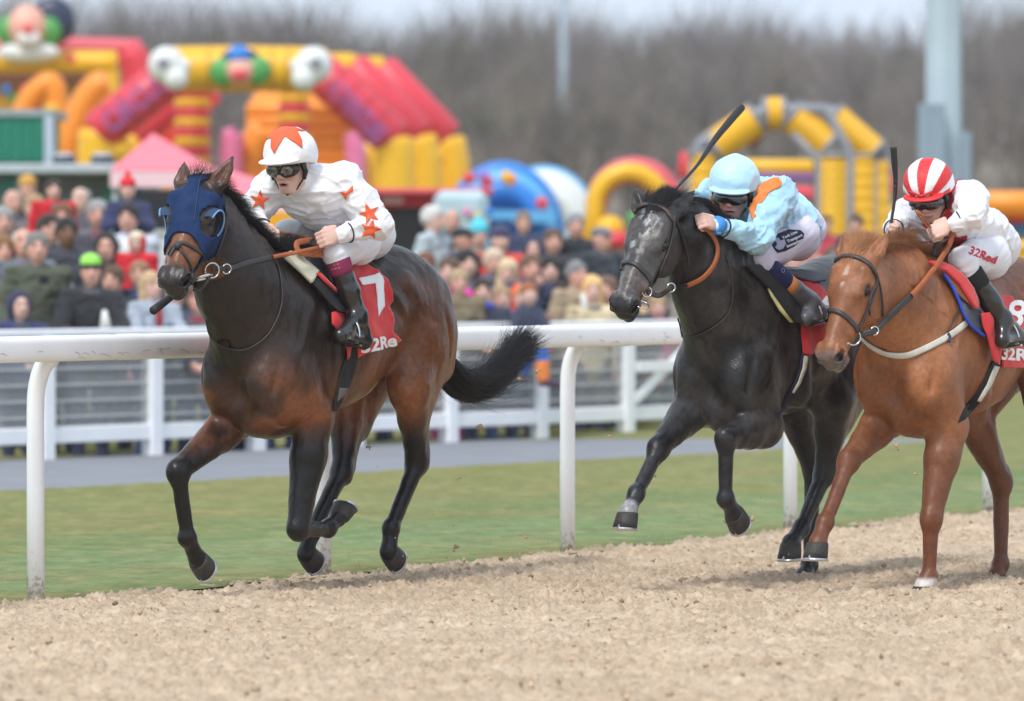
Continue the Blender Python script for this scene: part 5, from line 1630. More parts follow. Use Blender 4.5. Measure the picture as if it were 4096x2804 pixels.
M_LEATHER = mat('dark_leather', (.035,.032,.033), rough=.5, spec=.5, bump=.1, bscale=200)
M_LEATHER_BR = mat('brown_leather', (.045,.027,.022), rough=.5, spec=.5)
M_RUBBER = mat('orange_rubber_grip', (.40,.115,.035), rough=.65, var=.15, vscale=60, bump=.3, bscale=300)
M_STEEL = mat('bit_steel', (.62,.61,.60), rough=.25, metal=1.)
M_RED = mat('red_cloth', (.62,.022,.025), rough=.75, var=.1, vscale=10, bump=.15, bscale=25, sheen=.2)
M_WHITE = mat('white_print', (.86,.86,.86), rough=.7)
M_BLACKCLOTH = mat('black_rubber_pad', (.018,.018,.019), rough=.75, bump=.3, bscale=150)
M_CREAM = mat('cream_felt_pad', (.62,.60,.47), rough=.9, bump=.2, bscale=120)
M_BLUECLOTH = mat('navy_hood_cloth', (.016,.036,.105), rough=.9, spec=.15, var=.3, vscale=14, bump=.35, bscale=260)
M_BLUEEDGE = mat('blue_binding', (.022,.052,.12), rough=.8)
M_WEB = mat('white_webbing', (.58,.57,.50), rough=.85, var=.12, vscale=30)

def tack_cloth(hs, poly, mname, m, grow=.014, y=1, part='saddle_cloth', h=.006, fold=0.):
    S = hs['S']; P = np.array(poly)
    lo = np.array([P[:,0].min()-.03, 0. if y > 0 else -.6, P[:,1].min()-.03]); hi = np.array([P[:,0].max()+.03, .6 if y > 0 else 0., P[:,1].max()+.03])
    if y == 0: lo[1], hi[1] = -.6, .6
    def reg(X, Y, Z):
        return poly2(poly, X+0*Z, Z+0*X) + 0*Y
    V, Q = S.mesh(h, grow=grow, region=reg, box=(lo, hi))
    if fold:
        n = noise3(np.stack([V[:,0]*7+V[:,2]*2.5, V[:,2]*.8, V[:,1]*.5], 1), 1.6, 2)
        V = V + S.grad(V)*((n-.35)*fold)[:,None]
    return V, Q

def drape(hs, V2, c, ang, off, roff=.0, fold=None):
    "flat lettering (n,2) laid on the horse's left side; c = (x,z) centre, ang = tilt; reading direction is towards the tail"
    a = math.radians(ang)
    x = -V2[:,0]*math.cos(a)+V2[:,1]*math.sin(a)
    z = V2[:,0]*math.sin(a)+V2[:,1]*math.cos(a)
    P = np.stack([c[0]+x, np.full(len(x), .75), c[1]+z], 1)
    P = hs['S'].cast(P, (0,-1,0), off)
    return P
# ---------------------------------------------------------------- pigment of the three coats
def paint_bay(P, H, sp, t):
    n = noise3(P, 4.5); n2 = noise3(P, 20, 2)
    x, z = P[:,0], P[:,2]
    dark = np.array([.020,.0135,.011]); mid = np.array([.160,.060,.026]); red = np.array([.25,.082,.030]); blk = np.array([.006,.006,.007])
    w = sstep(.30,.80, n*.40+.55*sstep(1.45,.85,z)*sstep(.9,.2,x)+.42*sstep(-.15,-.75,x)*sstep(1.62,1.45,z)-.06)
    c = mixc(dark, mid, w)
    w2 = sstep(1.12,.86,z)*sstep(.55,.72,n+.18)
    c = mixc(c, red, w2*.7)
    # black points below the knees and hocks
    lg = sstep(.90,.64, z+(n-.5)*.12)
    c = mixc(c, blk, lg)
    # tan muzzle sides, dark nose
    hx, hy, hz = H[:,0], H[:,1], H[:,2]
    hd = (hx > -.05)*(hx < .7)*(np.abs(hy) < .14)*(hz > -.32)*(hz < .1)*(x > .45)
    f = sstep(.24,.32,hx)*sstep(.52,.46,hx)*hd
    c = mixc(c, np.array([.24,.088,.034]), f*(.5+.5*n))
    f = sstep(.47,.52,hx)*hd
    c = mixc(c, np.array([.030,.024,.024]), f)
    f = sstep(.20,.12,np.hypot(hx-.188,(np.abs(hy)-.08)*1.2))*hd*sstep(.1,.05,np.hypot(hx-.188,hz+.07))
    c = mixc(c, np.array([.035,.024,.02]), f)
    f = sstep(.575,.60,hx)*sstep(-.12,-.15,hz)*hd
    c = mixc(c, np.array([.25,.21,.19]), f*.6)
    for tip in sp['ears']:
        d = np.linalg.norm(P-(np.array(tip)*.62+np.array(sp['poll'])*.38)*1., axis=1)
        c = mixc(c, np.array([.105,.050,.030]), sstep(.12,.07,d)*(hx < .03)*(z > np.array(sp['poll'])[2]-.02))
    return c*(.8+.4*n2)[:,None]

def paint_grey(P, H, sp, t):
    n = noise3(P, 7); n2 = noise3(P, 30, 2); x, z = P[:,0], P[:,2]
    c = mixc(np.array([.013,.013,.014]), np.array([.052,.049,.049]), sstep(.3,.7,n))
    c = mixc(c, np.array([.013,.014,.018]), sstep(.85,.6,z)*.8)
    hx, hy, hz = H[:,0], H[:,1], H[:,2]
    hd = (hx > -.05)*(hx < .7)*(np.abs(hy) < .14)*(hz > -.32)*(hz < .1)*(x > .45)
    c = mixc(c, np.array([.075,.070,.068]), hd*sstep(.05,.15,hx)*.8)
    m = noise3(H*np.array([1,1.6,1]), 26, 3)
    f = sstep(.56,.66, m+.07*sstep(.16,.05,np.abs(hx-.15)))*sstep(.40,.52, noise3(H+3, 14, 2))*sstep(.075,.03,np.abs(hy))*sstep(.34,.24,hx)*sstep(.0,.05,hx)*sstep(-.10,-.05,hz)*hd
    c = mixc(c, np.array([.36,.37,.39]), f*.9)
    f = sstep(.5,.7, noise3(H, 30, 3)+.06)*sstep(.3,.4,hx)*sstep(.58,.5,hx)*hd
    c = mixc(c, np.array([.15,.13,.12]), f*.7)
    f = sstep(.36,.44,hx)*sstep(.54,.49,hx)*sstep(-.01,-.06,hz)*hd
    c = mixc(c, np.array([.13,.085,.065]), f*.5)
    f = sstep(.50,.54,hx)*hd
    c = mixc(c, np.array([.018,.018,.020]), f)
    f = sstep(.56,.60,hx)*sstep(-.11,-.15,hz)*hd
    c = mixc(c, np.array([.20,.20,.20]), f*.6)
    for L_, zz in ((sp['hind'][1], .10), (sp['fore'][0], 9.)):
        d = np.linalg.norm(P-L_['cor'], axis=1)
        c = mixc(c, np.array([.45,.45,.46]), sstep(.075,.05,d)*(P[:,2] < zz)*sstep(.3,.6,n+.1)*(1. if zz < 1 else .6))
    return c*(.75+.5*n2)[:,None]

def paint_chestnut(P, H, sp, t):
    n = noise3(P, 5); n2 = noise3(P, 24, 2); x, z = P[:,0], P[:,2]
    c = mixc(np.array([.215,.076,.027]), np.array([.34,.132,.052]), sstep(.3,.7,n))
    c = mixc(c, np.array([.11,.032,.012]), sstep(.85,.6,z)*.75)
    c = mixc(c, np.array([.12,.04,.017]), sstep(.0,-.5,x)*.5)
    hx, hy, hz = H[:,0], H[:,1], H[:,2]
    hd = (hx > -.05)*(hx < .7)*(np.abs(hy) < .14)*(hz > -.32)*(hz < .1)*(x > .45)
    f = sstep(.50,.56,hx-.25*(hz+.08))*hd
    c = mixc(c, np.array([.13,.105,.095]), f*.95)
    f = sstep(.56,.60,hx)*sstep(-.09,-.14,hz)*hd
    c = mixc(c, np.array([.42,.38,.35]), f*.9)
    f = sstep(.05,.02,np.hypot(hx-.19,(hz+.057)))*sstep(.055,.07,np.abs(hy))*hd
    c = mixc(c, np.array([.06,.03,.02]), f*.8)
    f = sstep(.030,.012,np.hypot((hx-.15)*.35,hy*1.4))*sstep(-.05,-.02,hz)*hd*sstep(.45,.6,n2)
    c = mixc(c, np.array([.55,.5,.46]), f*.5)
    d = np.linalg.norm((P-sp['fore'][1]['cor'])*np.array([1,1,1.]), axis=1)
    c = mixc(c, np.array([.62,.58,.54]), sstep(.085,.065,d)*sstep(.075,.05,P[:,2]))
    return c*(.85+.3*n2)[:,None]

# ---------------------------------------------------------------- runner 1: bay with blue hood
F1 = Frame(1140, 1010, 25.3)
J = F1.J
h1 = dict(
    paint=paint_bay, coat=M_COAT_BAY, hoofm=M_HOOF, colors=None, pitch=1.5, wz=1.60,
    poll=J(786, 716, 0), muzzle=J(672, 1118, .08), dorsal=(.75, .22, .45),
    neck=[((.02,0,1.37), .26), ((.24,0,1.345), .275), ((.43,0,1.495), .225), ((.60,0,1.735), .165)],
    ears=[J(925,640,.13), J(737,655,-.11)],
    fore=[
        limb(F1,-.15, elbow=(985,1640), knee=(712,1885,-.17), fet=(748,2150,-.17), cor=(790,2235,-.17), ang=-68),
        limb(F1,.15, elbow=(1255,1660), knee=(1193,2115,.15), fet=(1312,2112,.13), cor=(1352,2070,.13), ang=215),
    ],
    hind=[
        limb(F1,.15, stifle=(1640,1545,.19), hock=(1668,1850,.13), fet=(1565,2110,.12), cor=(1555,2205,.12), ang=-72),
        limb(F1,-.13, stifle=(1395,1590,-.17), hock=(1368,1880,-.12), fet=(1245,2130,-.12), cor=(1225,2212,-.12), ang=-72),
    ],
)
make_horse(F1, h1, 'dark bay horse in blue hood with blinkers, leading, number 7 on its red cloth')

# ---------------------------------------------------------------- runner 2: dark grey
F2 = Frame(3005, 1040, 26.0)
J = F2.J
h2 = dict(
    paint=paint_grey, coat=M_COAT_BLACK, hoofm=M_HOOF, colors=None, pitch=0, wz=1.58,
    poll=J(2618, 822, 0), muzzle=J(2468, 1225, -.035), dorsal=(.75, .12, .45),
    neck=[((.02,0,1.36), .27), ((.24,0,1.38), .29), ((.43,0,1.52), .235), ((.62,0,1.70), .175)],
    ears=[J(2775,765,.10), J(2540,760,-.12)],
    fore=[
        limb(F2,-.15, elbow=(2800,1600), knee=(2634,1795,-.17), fet=(2545,1975,-.17), cor=(2512,2050,-.17), ang=6),
        limb(F2,.15, elbow=(3050,1700), knee=(2903,1755,.16), fet=(2901,1995,.15), cor=(2935,2050,.15), ang=-62),
    ],
    hind=[
        limb(F2,.15, stifle=(3330,1610,.18), hock=(3300,1890,.13), fet=(3205,2112,.10), cor=(3165,2170,.10), ang=-2),
        limb(F2,-.13, stifle=(3165,1600,-.17), hock=(3252,1870,-.12), fet=(3238,2260,-.12), cor=(3215,2305,-.12), ang=0),
    ],
)
make_horse(F2, h2, 'nearly black grey horse with white flecked face, in the middle of the three')

# ---------------------------------------------------------------- runner 3: chestnut
F3 = Frame(3725, 1062, 25.8)
J = F3.J
h3 = dict(
    paint=paint_chestnut, coat=M_COAT_CHES, hoofm=M_HOOF, colors=None, pitch=-1, wz=1.58,
    poll=J(3416, 1000, 0), muzzle=J(3285, 1430, -.03), dorsal=(.75, -.06, .45),
    neck=[((.02,0,1.36), .27), ((.24,0,1.33), .28), ((.42,0,1.41), .235), ((.60,0,1.49), .17)],
    ears=[J(3545,942,.11), J(3378,935,-.10)],
    fore=[
        limb(F3,-.15, elbow=(3560,1650), knee=(3395,1845,-.17), fet=(3300,2090,-.17), cor=(3272,2170,-.17), ang=4),
        limb(F3,.15, elbow=(3790,1700), knee=(3725,2075,.15), fet=(3715,2310,.14), cor=(3695,2345,.13), ang=0),
    ],
    hind=[
        limb(F3,-.15, stifle=(3860,1620,-.18), hock=(4005,1930,-.13), fet=(4003,2255,-.12), cor=(3985,2305,-.12), ang=0),
        limb(F3,.15, stifle=(4180,1600,.18), hock=(4330,1900,.13), fet=(4420,2130,.10), cor=(4440,2200,.10), ang=-60),
    ],
)
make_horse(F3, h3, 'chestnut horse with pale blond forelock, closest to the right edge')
# ================================================================ sheets, straps and prints laid on modelled surfaces
from mathutils.geometry import delaunay_2d_cdt
def poly_tris(poly, step=9.):
    "fine triangulation of a polygon (any planar units)"
    P = [np.array(p, float) for p in poly]; E = []
    B = []
    for i in range(len(P)):
        a, b = P[i], P[(i+1) % len(P)]
        n = max(1, int(np.linalg.norm(b-a)/step))
        for k in range(n): B.append(a+(b-a)*k/n)
    B = np.array(B); nb = len(B)
    xs = np.arange(B[:,0].min()+step*.5, B[:,0].max(), step); ys = np.arange(B[:,1].min()+step*.5, B[:,1].max(), step)
    X, Y = np.meshgrid(xs, ys); G = np.stack([X.ravel(), Y.ravel()], 1)
    if len(G): G = G[poly2(poly, G[:,0], G[:,1]) < -step*.35]
    A = np.concatenate([B, G]) if len(G) else B
    r = delaunay_2d_cdt([Vector((float(a[0]), float(a[1]))) for a in A], [(i, (i+1) % nb) for i in range(nb)], [], 1, 1e-6)
    return np.array([(v.x, v.y) for v in r[0]]), np.array([list(f) for f in r[2]])
def sheet_on(fr, S, V2, Fq, off=.012, th=.004, fold=0., fsc=14., mirror=False, disp=None):
    P = fr.pick(S, V2, off)
    bad = np.abs(S.val(P)-off) > .01
    if bad.any():
        Q, _ = S.snap(P[bad], off); P[bad] = Q
    N = S.grad(P)
    if disp is not None: P = P+N*disp(P-N*off)[:,None]
    if fold:
        n = noise3(np.stack([V2[:,0]/60*fsc/14, V2[:,1]/150*fsc/14, 0*V2[:,0]], 1), 1.7, 2)
        P = P+N*((n-.3)*fold)[:,None]
    Vt = np.concatenate([P, P-N*th]); n = len(P)
    Fl = [tuple(f) for f in Fq]
    e = {}
    for f in Fl:
        for i in range(3):
            a, b = f[i], f[(i+1) % 3]
            e[(a,b)] = 1
    W = []
    for (a, b) in e:
        if (b, a) not in e: W.append((b, a, a+n)); W.append((b, a+n, b+n))
    # make the outward side face away from the body
    f0 = np.array(Fl); nn = np.cross(P[f0[:,1]]-P[f0[:,0]], P[f0[:,2]]-P[f0[:,0]])
    flip = (nn*N[f0[:,0]]).sum() < 0
    F1_ = [f for f in Fl]; F2_ = [(c+n, b+n, a+n) for a, b, c in Fl]
    allf = np.array(F1_+F2_+W)
    if flip: allf = allf[:, ::-1]
    if mirror:
        Vm = Vt*np.array([1,-1,1.]); allf = np.concatenate([allf, allf[:, ::-1]+len(Vt)]); Vt = np.concatenate([Vt, Vm])
    return Vt, allf
def patch(hs, name, poly, m, off=.012, th=.004, fold=0., parent=None, step=9., mirror=False, S=None, smooth=True):
    V2, Fq = poly_tris(poly, step)
    V, Q = sheet_on(hs['fr'], S or hs['S'], V2, Fq, off, th, fold, mirror=mirror)
    return obj(name, V, Q, m, parent or hs['root'], smooth=smooth)
def text_on(hs, name, body, c, size, ang, m, off, S=None, bold=0., parent=None, shear=0., sx=1., fold=0.):
    V, Fq = text_tris(body, size, bold=bold, font_shear=shear)
    a = math.radians(ang); x, y = V[:,0]*sx, -V[:,1]
    V2 = np.stack([c[0]+x*math.cos(a)-y*math.sin(a), c[1]+x*math.sin(a)+y*math.cos(a)], 1)
    Vv, Q = sheet_on(hs['fr'], S or hs['S'], V2, Fq, off, .0015, fold)
    return obj(name, Vv, Q, m, parent or hs['root'], smooth=False)
def strap(hs, name, px, w, m, off=.006, th=.003, parent=None, S=None, n=6):
    "flat strap lying on the surface, given by its photograph pixels"
    S = S or hs['S']
    P = hs['fr'].pick(S, catmull([(*p, 0) for p in px], 4)[:,:2], off)
    V, Q = ribbon(S, P, w, th, off, 2)
    return obj(name, V, Q, m, parent or hs['root'])
def cord(hs, name, px, r, m, off=.006, parent=None, S=None):
    S = S or hs['S']
    P = hs['fr'].pick(S, catmull([(*p, 0) for p in px], 4)[:,:2], off)
    P, _ = S.snap(P, off)
    return MB().tube(P, r, 6).build(name, m, parent or hs['root'], True)
def freestrap(name, pts, w, th, m, parent, side, n=8):
    P = catmull(pts, n)
    V, Q = ribbon(None, P, w, th, 0, 1, False, np.array(side, float)/np.linalg.norm(side))
    return obj(name, V, Q, m, parent)
def cc(ox, oy, k):
    "convert coordinates read off an enlarged crop into photograph pixels"
    return lambda *pts: [(ox+x/k, oy+y/k) for x, y in pts]
CA = cc(560,450,1.515); CB = cc(560,1450,1.4525); CC = cc(2340,400,1.446); CD = cc(3100,550,1.591); CE = cc(2400,1300,1.326); CF = cc(900,900,2.2725)
C1 = cc(950,470,2.447); C2 = cc(2680,560,2.273); C3 = cc(3480,600,1.851)

def hair_on(name, roots, dirs, L, r, m, parent, **k):
    V, Q = strands(np.array(roots), np.array(dirs), L, r, **k)
    return obj(name, V, Q, m, parent)
def along(pts, n, spread, rng=RNG):
    P = catmull(pts, 12); t = rng.random(n)*(len(P)-1); i = t.astype(int); f = (t-i)[:,None]
    i = np.clip(i, 0, len(P)-2)
    return P[i]*(1-f)+P[i+1]*f+rng.normal(0, 1, (n,3))*np.array(spread)

def common_tack(hs):
    pass

# ---------------------------------------------------------------- runner 1 tack and hair
S1, R1, T1, A1 = h1['S'], h1['root'], h1['T'], h1['A']
hd = SDF(); 
def Tg(c): return T1(c)
head_prims(hd, Tg, A1, .004, h1['sc'])
P01 = h1['T']((0,0,0))
def hood_region(X, Y, Z):
    hx = ((X-P01[0])*A1[0,0]+(Y-P01[1])*A1[0,1]+(Z-P01[2])*A1[0,2])/h1['sc']
    hy = ((X-P01[0])*A1[1,0]+(Y-P01[1])*A1[1,1]+(Z-P01[2])*A1[1,2])/h1['sc']
    hz = ((X-P01[0])*A1[2,0]+(Y-P01[1])*A1[2,1]+(Z-P01[2])*A1[2,2])/h1['sc']
    ay = np.abs(hy)
    side = np.clip((ay-.03)/.09, 0, 1)
    d = hx - (.315+.10*side*side+.10*np.clip((-hz-.10)/.1, 0, 1))
    d = np.maximum(d, -(hx-(-.04)))
    d = np.maximum(d, -(hz+.31))
    d = np.maximum(d, .072-np.sqrt((hx-.198)**2*.80+((hz+.062)*1.0)**2+((ay-.092)*1.15)**2))
    d = np.maximum(d, .046-np.sqrt((hx-.03)**2+(ay-.080)**2+(np.clip(hz+.045, -1, 0))**2))
    return d
V, Q = hd.mesh(.0055, grow=.009, region=hood_region)
hood = obj('hood', V, Q, M_BLUECLOTH, R1)
for s in (1,-1):
    rows = []; c0 = np.array([.200, s*.096, -.066])
    ths = np.linspace(-.62*math.pi, .55*math.pi, 26)
    V = []
    for th in ths:
        e = np.array([-math.cos(th)*.064, 0, math.sin(th)*.056])
        w = .5+.5*math.cos(th*.75)
        V.append(T1(c0+e+np.array([0, -s*.014, 0]))); V.append(T1(c0+e*1.14+np.array([.0, s*.022*w, 0]))); V.append(T1(c0+e*1.12+np.array([.006*w, s*.040*w, 0]))); V.append(T1(c0+e*1.10+np.array([.014*w, s*.052*w, 0])))
    Vo = np.array(V); ctr = T1(c0)
    Vi = Vo + (ctr-Vo)*.045
    n = len(ths); Q = []
    for i in range(n-1):
        for k in range(3): Q.append((i*4+k, i*4+k+1, i*4+k+5, i*4+k+4))
    N0 = len(Vo); Q2 = [(d+N0, c+N0, b+N0, a+N0) for a, b, c, d in Q]
    Q3 = [(i*4+3, i*4+7, i*4+7+N0, i*4+3+N0) for i in range(n-1)]
    cup = obj('blinker_cup', np.concatenate([Vo, Vi]), np.array(Q+Q2+Q3), M_BLUEEDGE, hood)
    MB().tube([Vo[i*4+3] for i in range(n)], .0045, 6).build('binding', flat((110,150,190), .7), cup, True)
strap(h1, 'hood_seam', CA((370,382),(355,440),(345,520),(335,600),(330,655)), .004, M_BLUEEDGE, .014, .001, hood, hd)
br = empty('bridle', parent=R1)
hq = dict(fr=F1, S=S1, root=br)
strap(hq, 'noseband', CA((170,858),(190,820),(222,795),(262,790),(330,822),(395,868),(425,895)), .016, M_LEATHER, .004)
strap(hq, 'noseband', CA((222,800),(262,850),(298,905),(316,965),(322,1030),(330,1060)), .013, M_LEATHER, .004)
strap(hq, 'noseband', CA((240,785),(215,810),(190,850),(180,870)), .012, M_LEATHER, .008)
S_k = SDF(); kc = F1.pick(S1, CA((228,808)), .010)[0]; S_k.ell(kc, (.018,.016,.018), .01); S_k.cone(kc+np.array([0,.012,.008]), kc-np.array([0,.012,.008]), .008, .008, .01)
V, Q = S_k.mesh(.004, .02); obj('noseband_knot', V, Q, M_LEATHER, br)
h1h = dict(fr=F1, S=hd, root=br)
strap(h1h, 'cheekpiece', CA((512,560),(525,625),(520,700),(500,770),(475,840),(450,905)), .016, M_LEATHER, .014)
lat = .088
b0 = F1.J(*CA((437,957))[0], .115); b1 = F1.J(*CA((525,948))[0], .135)
yn = np.array([.5, .8, -.1])
MB().ring(b0, yn, .030*1.15, .0042).build('bit_ring', M_STEEL, br, True)
MB().ring(b1, yn, .020*1.1, .0036).build('rein_ring', M_STEEL, br, True)
m0 = F1.J(*CA((345,1000))[0], .08)
MB().tube([m0, F1.J(*CA((410,985))[0], .105), b0+np.array([0,0,-.02])], [.008,.009,.006], 8).build('bit', M_STEEL, br, True)
MB().tube([m0-np.array([0,0,.012]), F1.J(*CA((415,1005))[0], .105)], [.006,.006], 8).build('bit', M_STEEL, br, True)
freestrap('curb_strap', [F1.J(*p, q) for p, q in zip(CA((322,1075),(360,1078),(400,1040),(425,990)), (.06,.07,.10,.115))], .012, .002, M_LEATHER, br, (.5,.8,0))
J = F1.J
def over(fr, S, px, off=.03): return [p for p in fr.pick(S, px, off)]
pR = [b1]+over(F1, S1, CA((575,938),(640,915),(720,895),(800,876)), .02)
freestrap('rein', [b0+np.array([0,.0,.01]), b1-np.array([.02,0,0])], .024, .002, M_LEATHER, br, (0,1,0))
freestrap('rein', pR, .026, .002, M_LEATHER, br, (.2,1,.2))
freestrap('rein_grip', [pR[-1]]+over(F1, S1, CA((880,860)), .04)+[J(*CA((960,845))[0], .21), J(*CA((1110,812))[0], .19)], .019, .006, M_RUBBER, br, (.2,1,.2))
freestrap('rein_grip', [J(*C1((850,1255))[0], .19), J(*C1((700,1330))[0], .19), J(*C1((600,1310))[0], .17), J(*C1((585,1230))[0], .15), J(*C1((700,1205))[0], .13)], .030, .004, M_RUBBER, br, (.3,1,.3))
freestrap('rein_grip', [J(*C1((850,1260))[0], .19), J(*C1((860,1320))[0], .19), J(*C1((760,1345))[0], .19), J(*C1((640,1325))[0], .17)], .026, .004, M_RUBBER, br, (.3,1,.3))
freestrap('rein_grip', [J(*C1((740,1195))[0], .12), J(*C1((620,1165))[0], .04), J(*C1((480,1140))[0], -.04), J(*C1((380,1120))[0], -.10)], .016, .005, M_RUBBER, br, (0,.5,1))
freestrap('rein', [J(*CA((345,1005))[0], -.08), J(780,1000,-.20), J(*C1((380,1120))[0], -.12)], .02, .002, M_LEATHER, br, (0,1,0))
knot = [J(*p, .20) for p in C1((870,1290),(980,1260),(1080,1250),(1150,1245))]
freestrap('rein_end', knot, .028, .004, M_LEATHER, br, (.2,1,.2)); freestrap('rein_end', [J(*p, .21) for p in C1((1000,1240),(1040,1270),(1090,1305))], .024, .005, M_LEATHER, br, (.2,1,.2))
cord(h1, 'neck_strap', CA((775,822),(838,930),(862,1080),(850,1200),(780,1340),(680,1420),(590,1440),(480,1410),(420,1345),(402,1260)), .0042, M_LEATHER, .006)
# saddle gear
cloth1 = patch(h1, 'saddle_cloth', CF((830,425),(1000,330),(1140,300),(1300,360),(1400,420),(1470,500),(1520,620),(1522,690),(1495,740),(1520,810),(1532,880),(1520,970),(1600,1050),(1450,1110),(1300,1160),(1215,1212),(1200,1080),(1150,1060),(1140,1090),(1125,1190),(1105,1225),(1090,1120),(1040,1030),(1000,960),(968,900),(966,795),(1100,780),(1000,640),(900,540)), M_RED, .010, .004, .030, mirror=True)
patch(h1, 'number_7', CF((1205,492),(1395,440),(1430,470),(1440,520),(1428,600),(1447,740),(1380,838),(1376,700),(1362,530),(1232,556)), M_WHITE, .0135, .0015, .030, cloth1, 7)
text_on(h1, 'cloth_lettering', '32Re', CF((1385,1085))[0], 66, -13, M_WHITE, .0145, bold=2.2, parent=cloth1, shear=.15, fold=.030)
patch(h1, 'girth_pad', CF((810,455),(900,510),(1000,595),(1090,660),(1110,700),(1108,795),(1040,780),(940,690),(860,590),(805,530)), M_BLACKCLOTH, .034, .010)
patch(h1, 'pad_roll', CF((560,250),(600,232),(680,255),(862,415),(800,520),(680,400),(560,290)), M_CREAM, .040, .016)
patch(h1, 'blue_pad_edge', CF((690,250),(740,290),(860,410),(950,500),(1010,560),(960,560),(850,450),(720,310)), flat((30,45,140), .7), .030, .008)
patch(h1, 'saddle_flap', CF((740,280),(900,300),(980,420),(1040,560),(1120,700),(1180,740),(1090,640),(960,510),(840,400)), flat((22,24,40), .5), .036, .010)
patch(h1, 'cloth_edge', CF((835,432),(872,432),(960,520),(1090,650),(1180,755),(1165,792),(1114,792),(1106,700),(1085,655),(1000,592),(900,507)), M_RED, .046, .006)
patch(h1, 'girth', CF((1130,1050),(1215,1060),(1205,1200),(1180,1330),(1140,1460),(1080,1580),(1040,1660),(1000,1700),(1000,1600),(1020,1480),(1060,1330),(1110,1200)), flat((24,24,27), .8), .008, .005)
patch(h1, 'girth_stripes', CF((1045,1480),(1130,1485),(1090,1560),(1020,1610)), flat((95,92,85), .8), .010, .002)
# mane and forelock
m_pts = [T1((-.03,0,-.02)), J(958,815,0), J(1040,905,0), J(1130,985,0)]
r_ = along(m_pts, 4800, (.012,.012,.012)); r_, _ = S1.snap(r_, -.004)
hair_on('mane', r_, np.tile([-.75,.55,.25], (len(r_),1)), .12, .0012, M_HAIR_BLK, R1, wave=.006, droop=.35, jit=.13)
r_ = along([J(1070,905,0), J(1130,975,0), J(1160,1005,0)], 2600, (.03,.03,.03)); r_, _ = S1.snap(r_, -.004)
hair_on('mane', r_, np.tile([-.55,.35,.55], (len(r_),1)), .16, .0012, M_HAIR_BLK, R1, wave=.03, droop=.45, jit=.30)
r_ = along([T1((.0,.05,-.015)), T1((-.02,0,.0)), T1((.0,-.05,-.015))], 130, (.016,.012,.008))
hair_on('forelock', r_, np.tile([-.1,.15,1.0], (len(r_),1)), .095, .0010, flat((50,38,34), .6), R1, wave=.02, droop=.05, jit=.45)
# tail
def tail(hs, pts, n, r, L, m, spread, **k):
    P = catmull([np.array(p) for p in pts], 14); dp = np.gradient(P, axis=0)
    rg = np.random.default_rng(12); V = []; Q = []; nn = 0; m_ = len(P)
    st = (rg.random(n)**1.1*.62*m_).astype(int); ln = (m_*(.38+.42*rg.random(n))).astype(int)
    w = np.array([spread(t) for t in np.linspace(0, 1, m_)])
    a = rg.normal(0, 1, (n,3)); a /= np.linalg.norm(a, axis=1)[:,None]; rad = rg.random(n)**.6
    for i in range(n):
        e = min(m_-1, st[i]+ln[i]); idx = np.unique(np.linspace(st[i], e, 9).astype(int))
        if len(idx) < 4: continue
        t = np.linspace(0, 1, len(idx))[:,None]
        c = P[idx]+a[i]*rad[i]*w[idx][:,None] + rg.normal(0, 1, 3)*.045*t**2 + np.array(k.get('fly', (0,0,0)))*t**2*rg.random()
        tg = np.gradient(c, axis=0); tg /= np.linalg.norm(tg, axis=1)[:,None]
        s = np.cross(tg, a[i]); s /= np.linalg.norm(s, axis=1)[:,None]+1e-9; b = np.cross(tg, s)
        rr = (r*(1-.8*t))
        ring = np.stack([c+s*rr, c-s*rr*.5+b*rr*.87, c-s*rr*.5-b*rr*.87], 1)
        V.append(ring.reshape(-1,3)); q = len(idx)
        for j in range(q-1):
            for kk in range(3): Q.append((nn+j*3+kk, nn+j*3+(kk+1) % 3, nn+j*3+3+(kk+1) % 3, nn+j*3+3+kk))
        nn += q*3
    core = MB().tube(P[:int(m_*.75)], [max(.01, x*.5) for x in w[:int(m_*.75)]], 10)
    cV, cQ = np.array(core.v), [f for f in core.f if len(f) == 4]
    V = np.concatenate(V+[cV]); Q = np.array(Q+[tuple(i+nn for i in f) for f in cQ])
    return obj('tail', V, Q, m, hs['root'])
tail(h1, [J(1700,1270,.02), J(1772,1450,.02), J(1840,1535,.02), J(1925,1540,.02), J(2000,1480,.02), J(2050,1420,.02), J(2095,1375,.02)], 5200, .0020, 0, M_HAIR_BLK,
     lambda t: .028+.056*max(0., math.sin(math.pi*min(1, t*1.12+.06)))**1.1, fly=(-.04,0,.02))

# ---------------------------------------------------------------- runner 2 tack and hair
S2, R2, T2 = h2['S'], h2['root'], h2['T']; J = F2.J
br = empty('bridle', parent=R2); hq = dict(fr=F2, S=S2, root=br)
strap(hq, 'browband', CC((283,650),(300,622),(345,603),(410,606),(470,638),(515,700)), .020, M_LEATHER_BR, .005, .004)
strap(hq, 'cheekpiece', CC((520,670),(512,760),(492,850),(455,950),(415,1030),(385,1085)), .015, M_LEATHER, .005)
strap(hq, 'noseband', CC((188,978),(215,942),(270,940),(330,980),(372,1030),(392,1070)), .020, M_LEATHER, .005, .004)
strap(hq, 'throat_lash', CC((525,690),(560,780),(590,880),(605,960)), .009, M_LEATHER, .006)
b0 = J(*CC((358,1110))[0], .03); b1 = J(*CC((498,1085))[0], .10)
MB().ring(b0, (.6,.8,0), .024, .0042).build('bit_ring', M_STEEL, br, True); MB().ring(b1, (.6,.8,0), .020, .004).build('rein_ring', M_STEEL, br, True)
MB().ring(J(*CC((330,1185))[0], .03), (.3,.5,.9), .034, .0038, a0=0, a1=4.5).build('bit_ring', M_STEEL, br, True)
freestrap('rein', [b0, J(*CC((430,1130))[0], .06), b1]+over(F2, S2, CC((540,1080),(595,1072)), .018), .026, .003, M_LEATHER, br, (.2,1,.2))
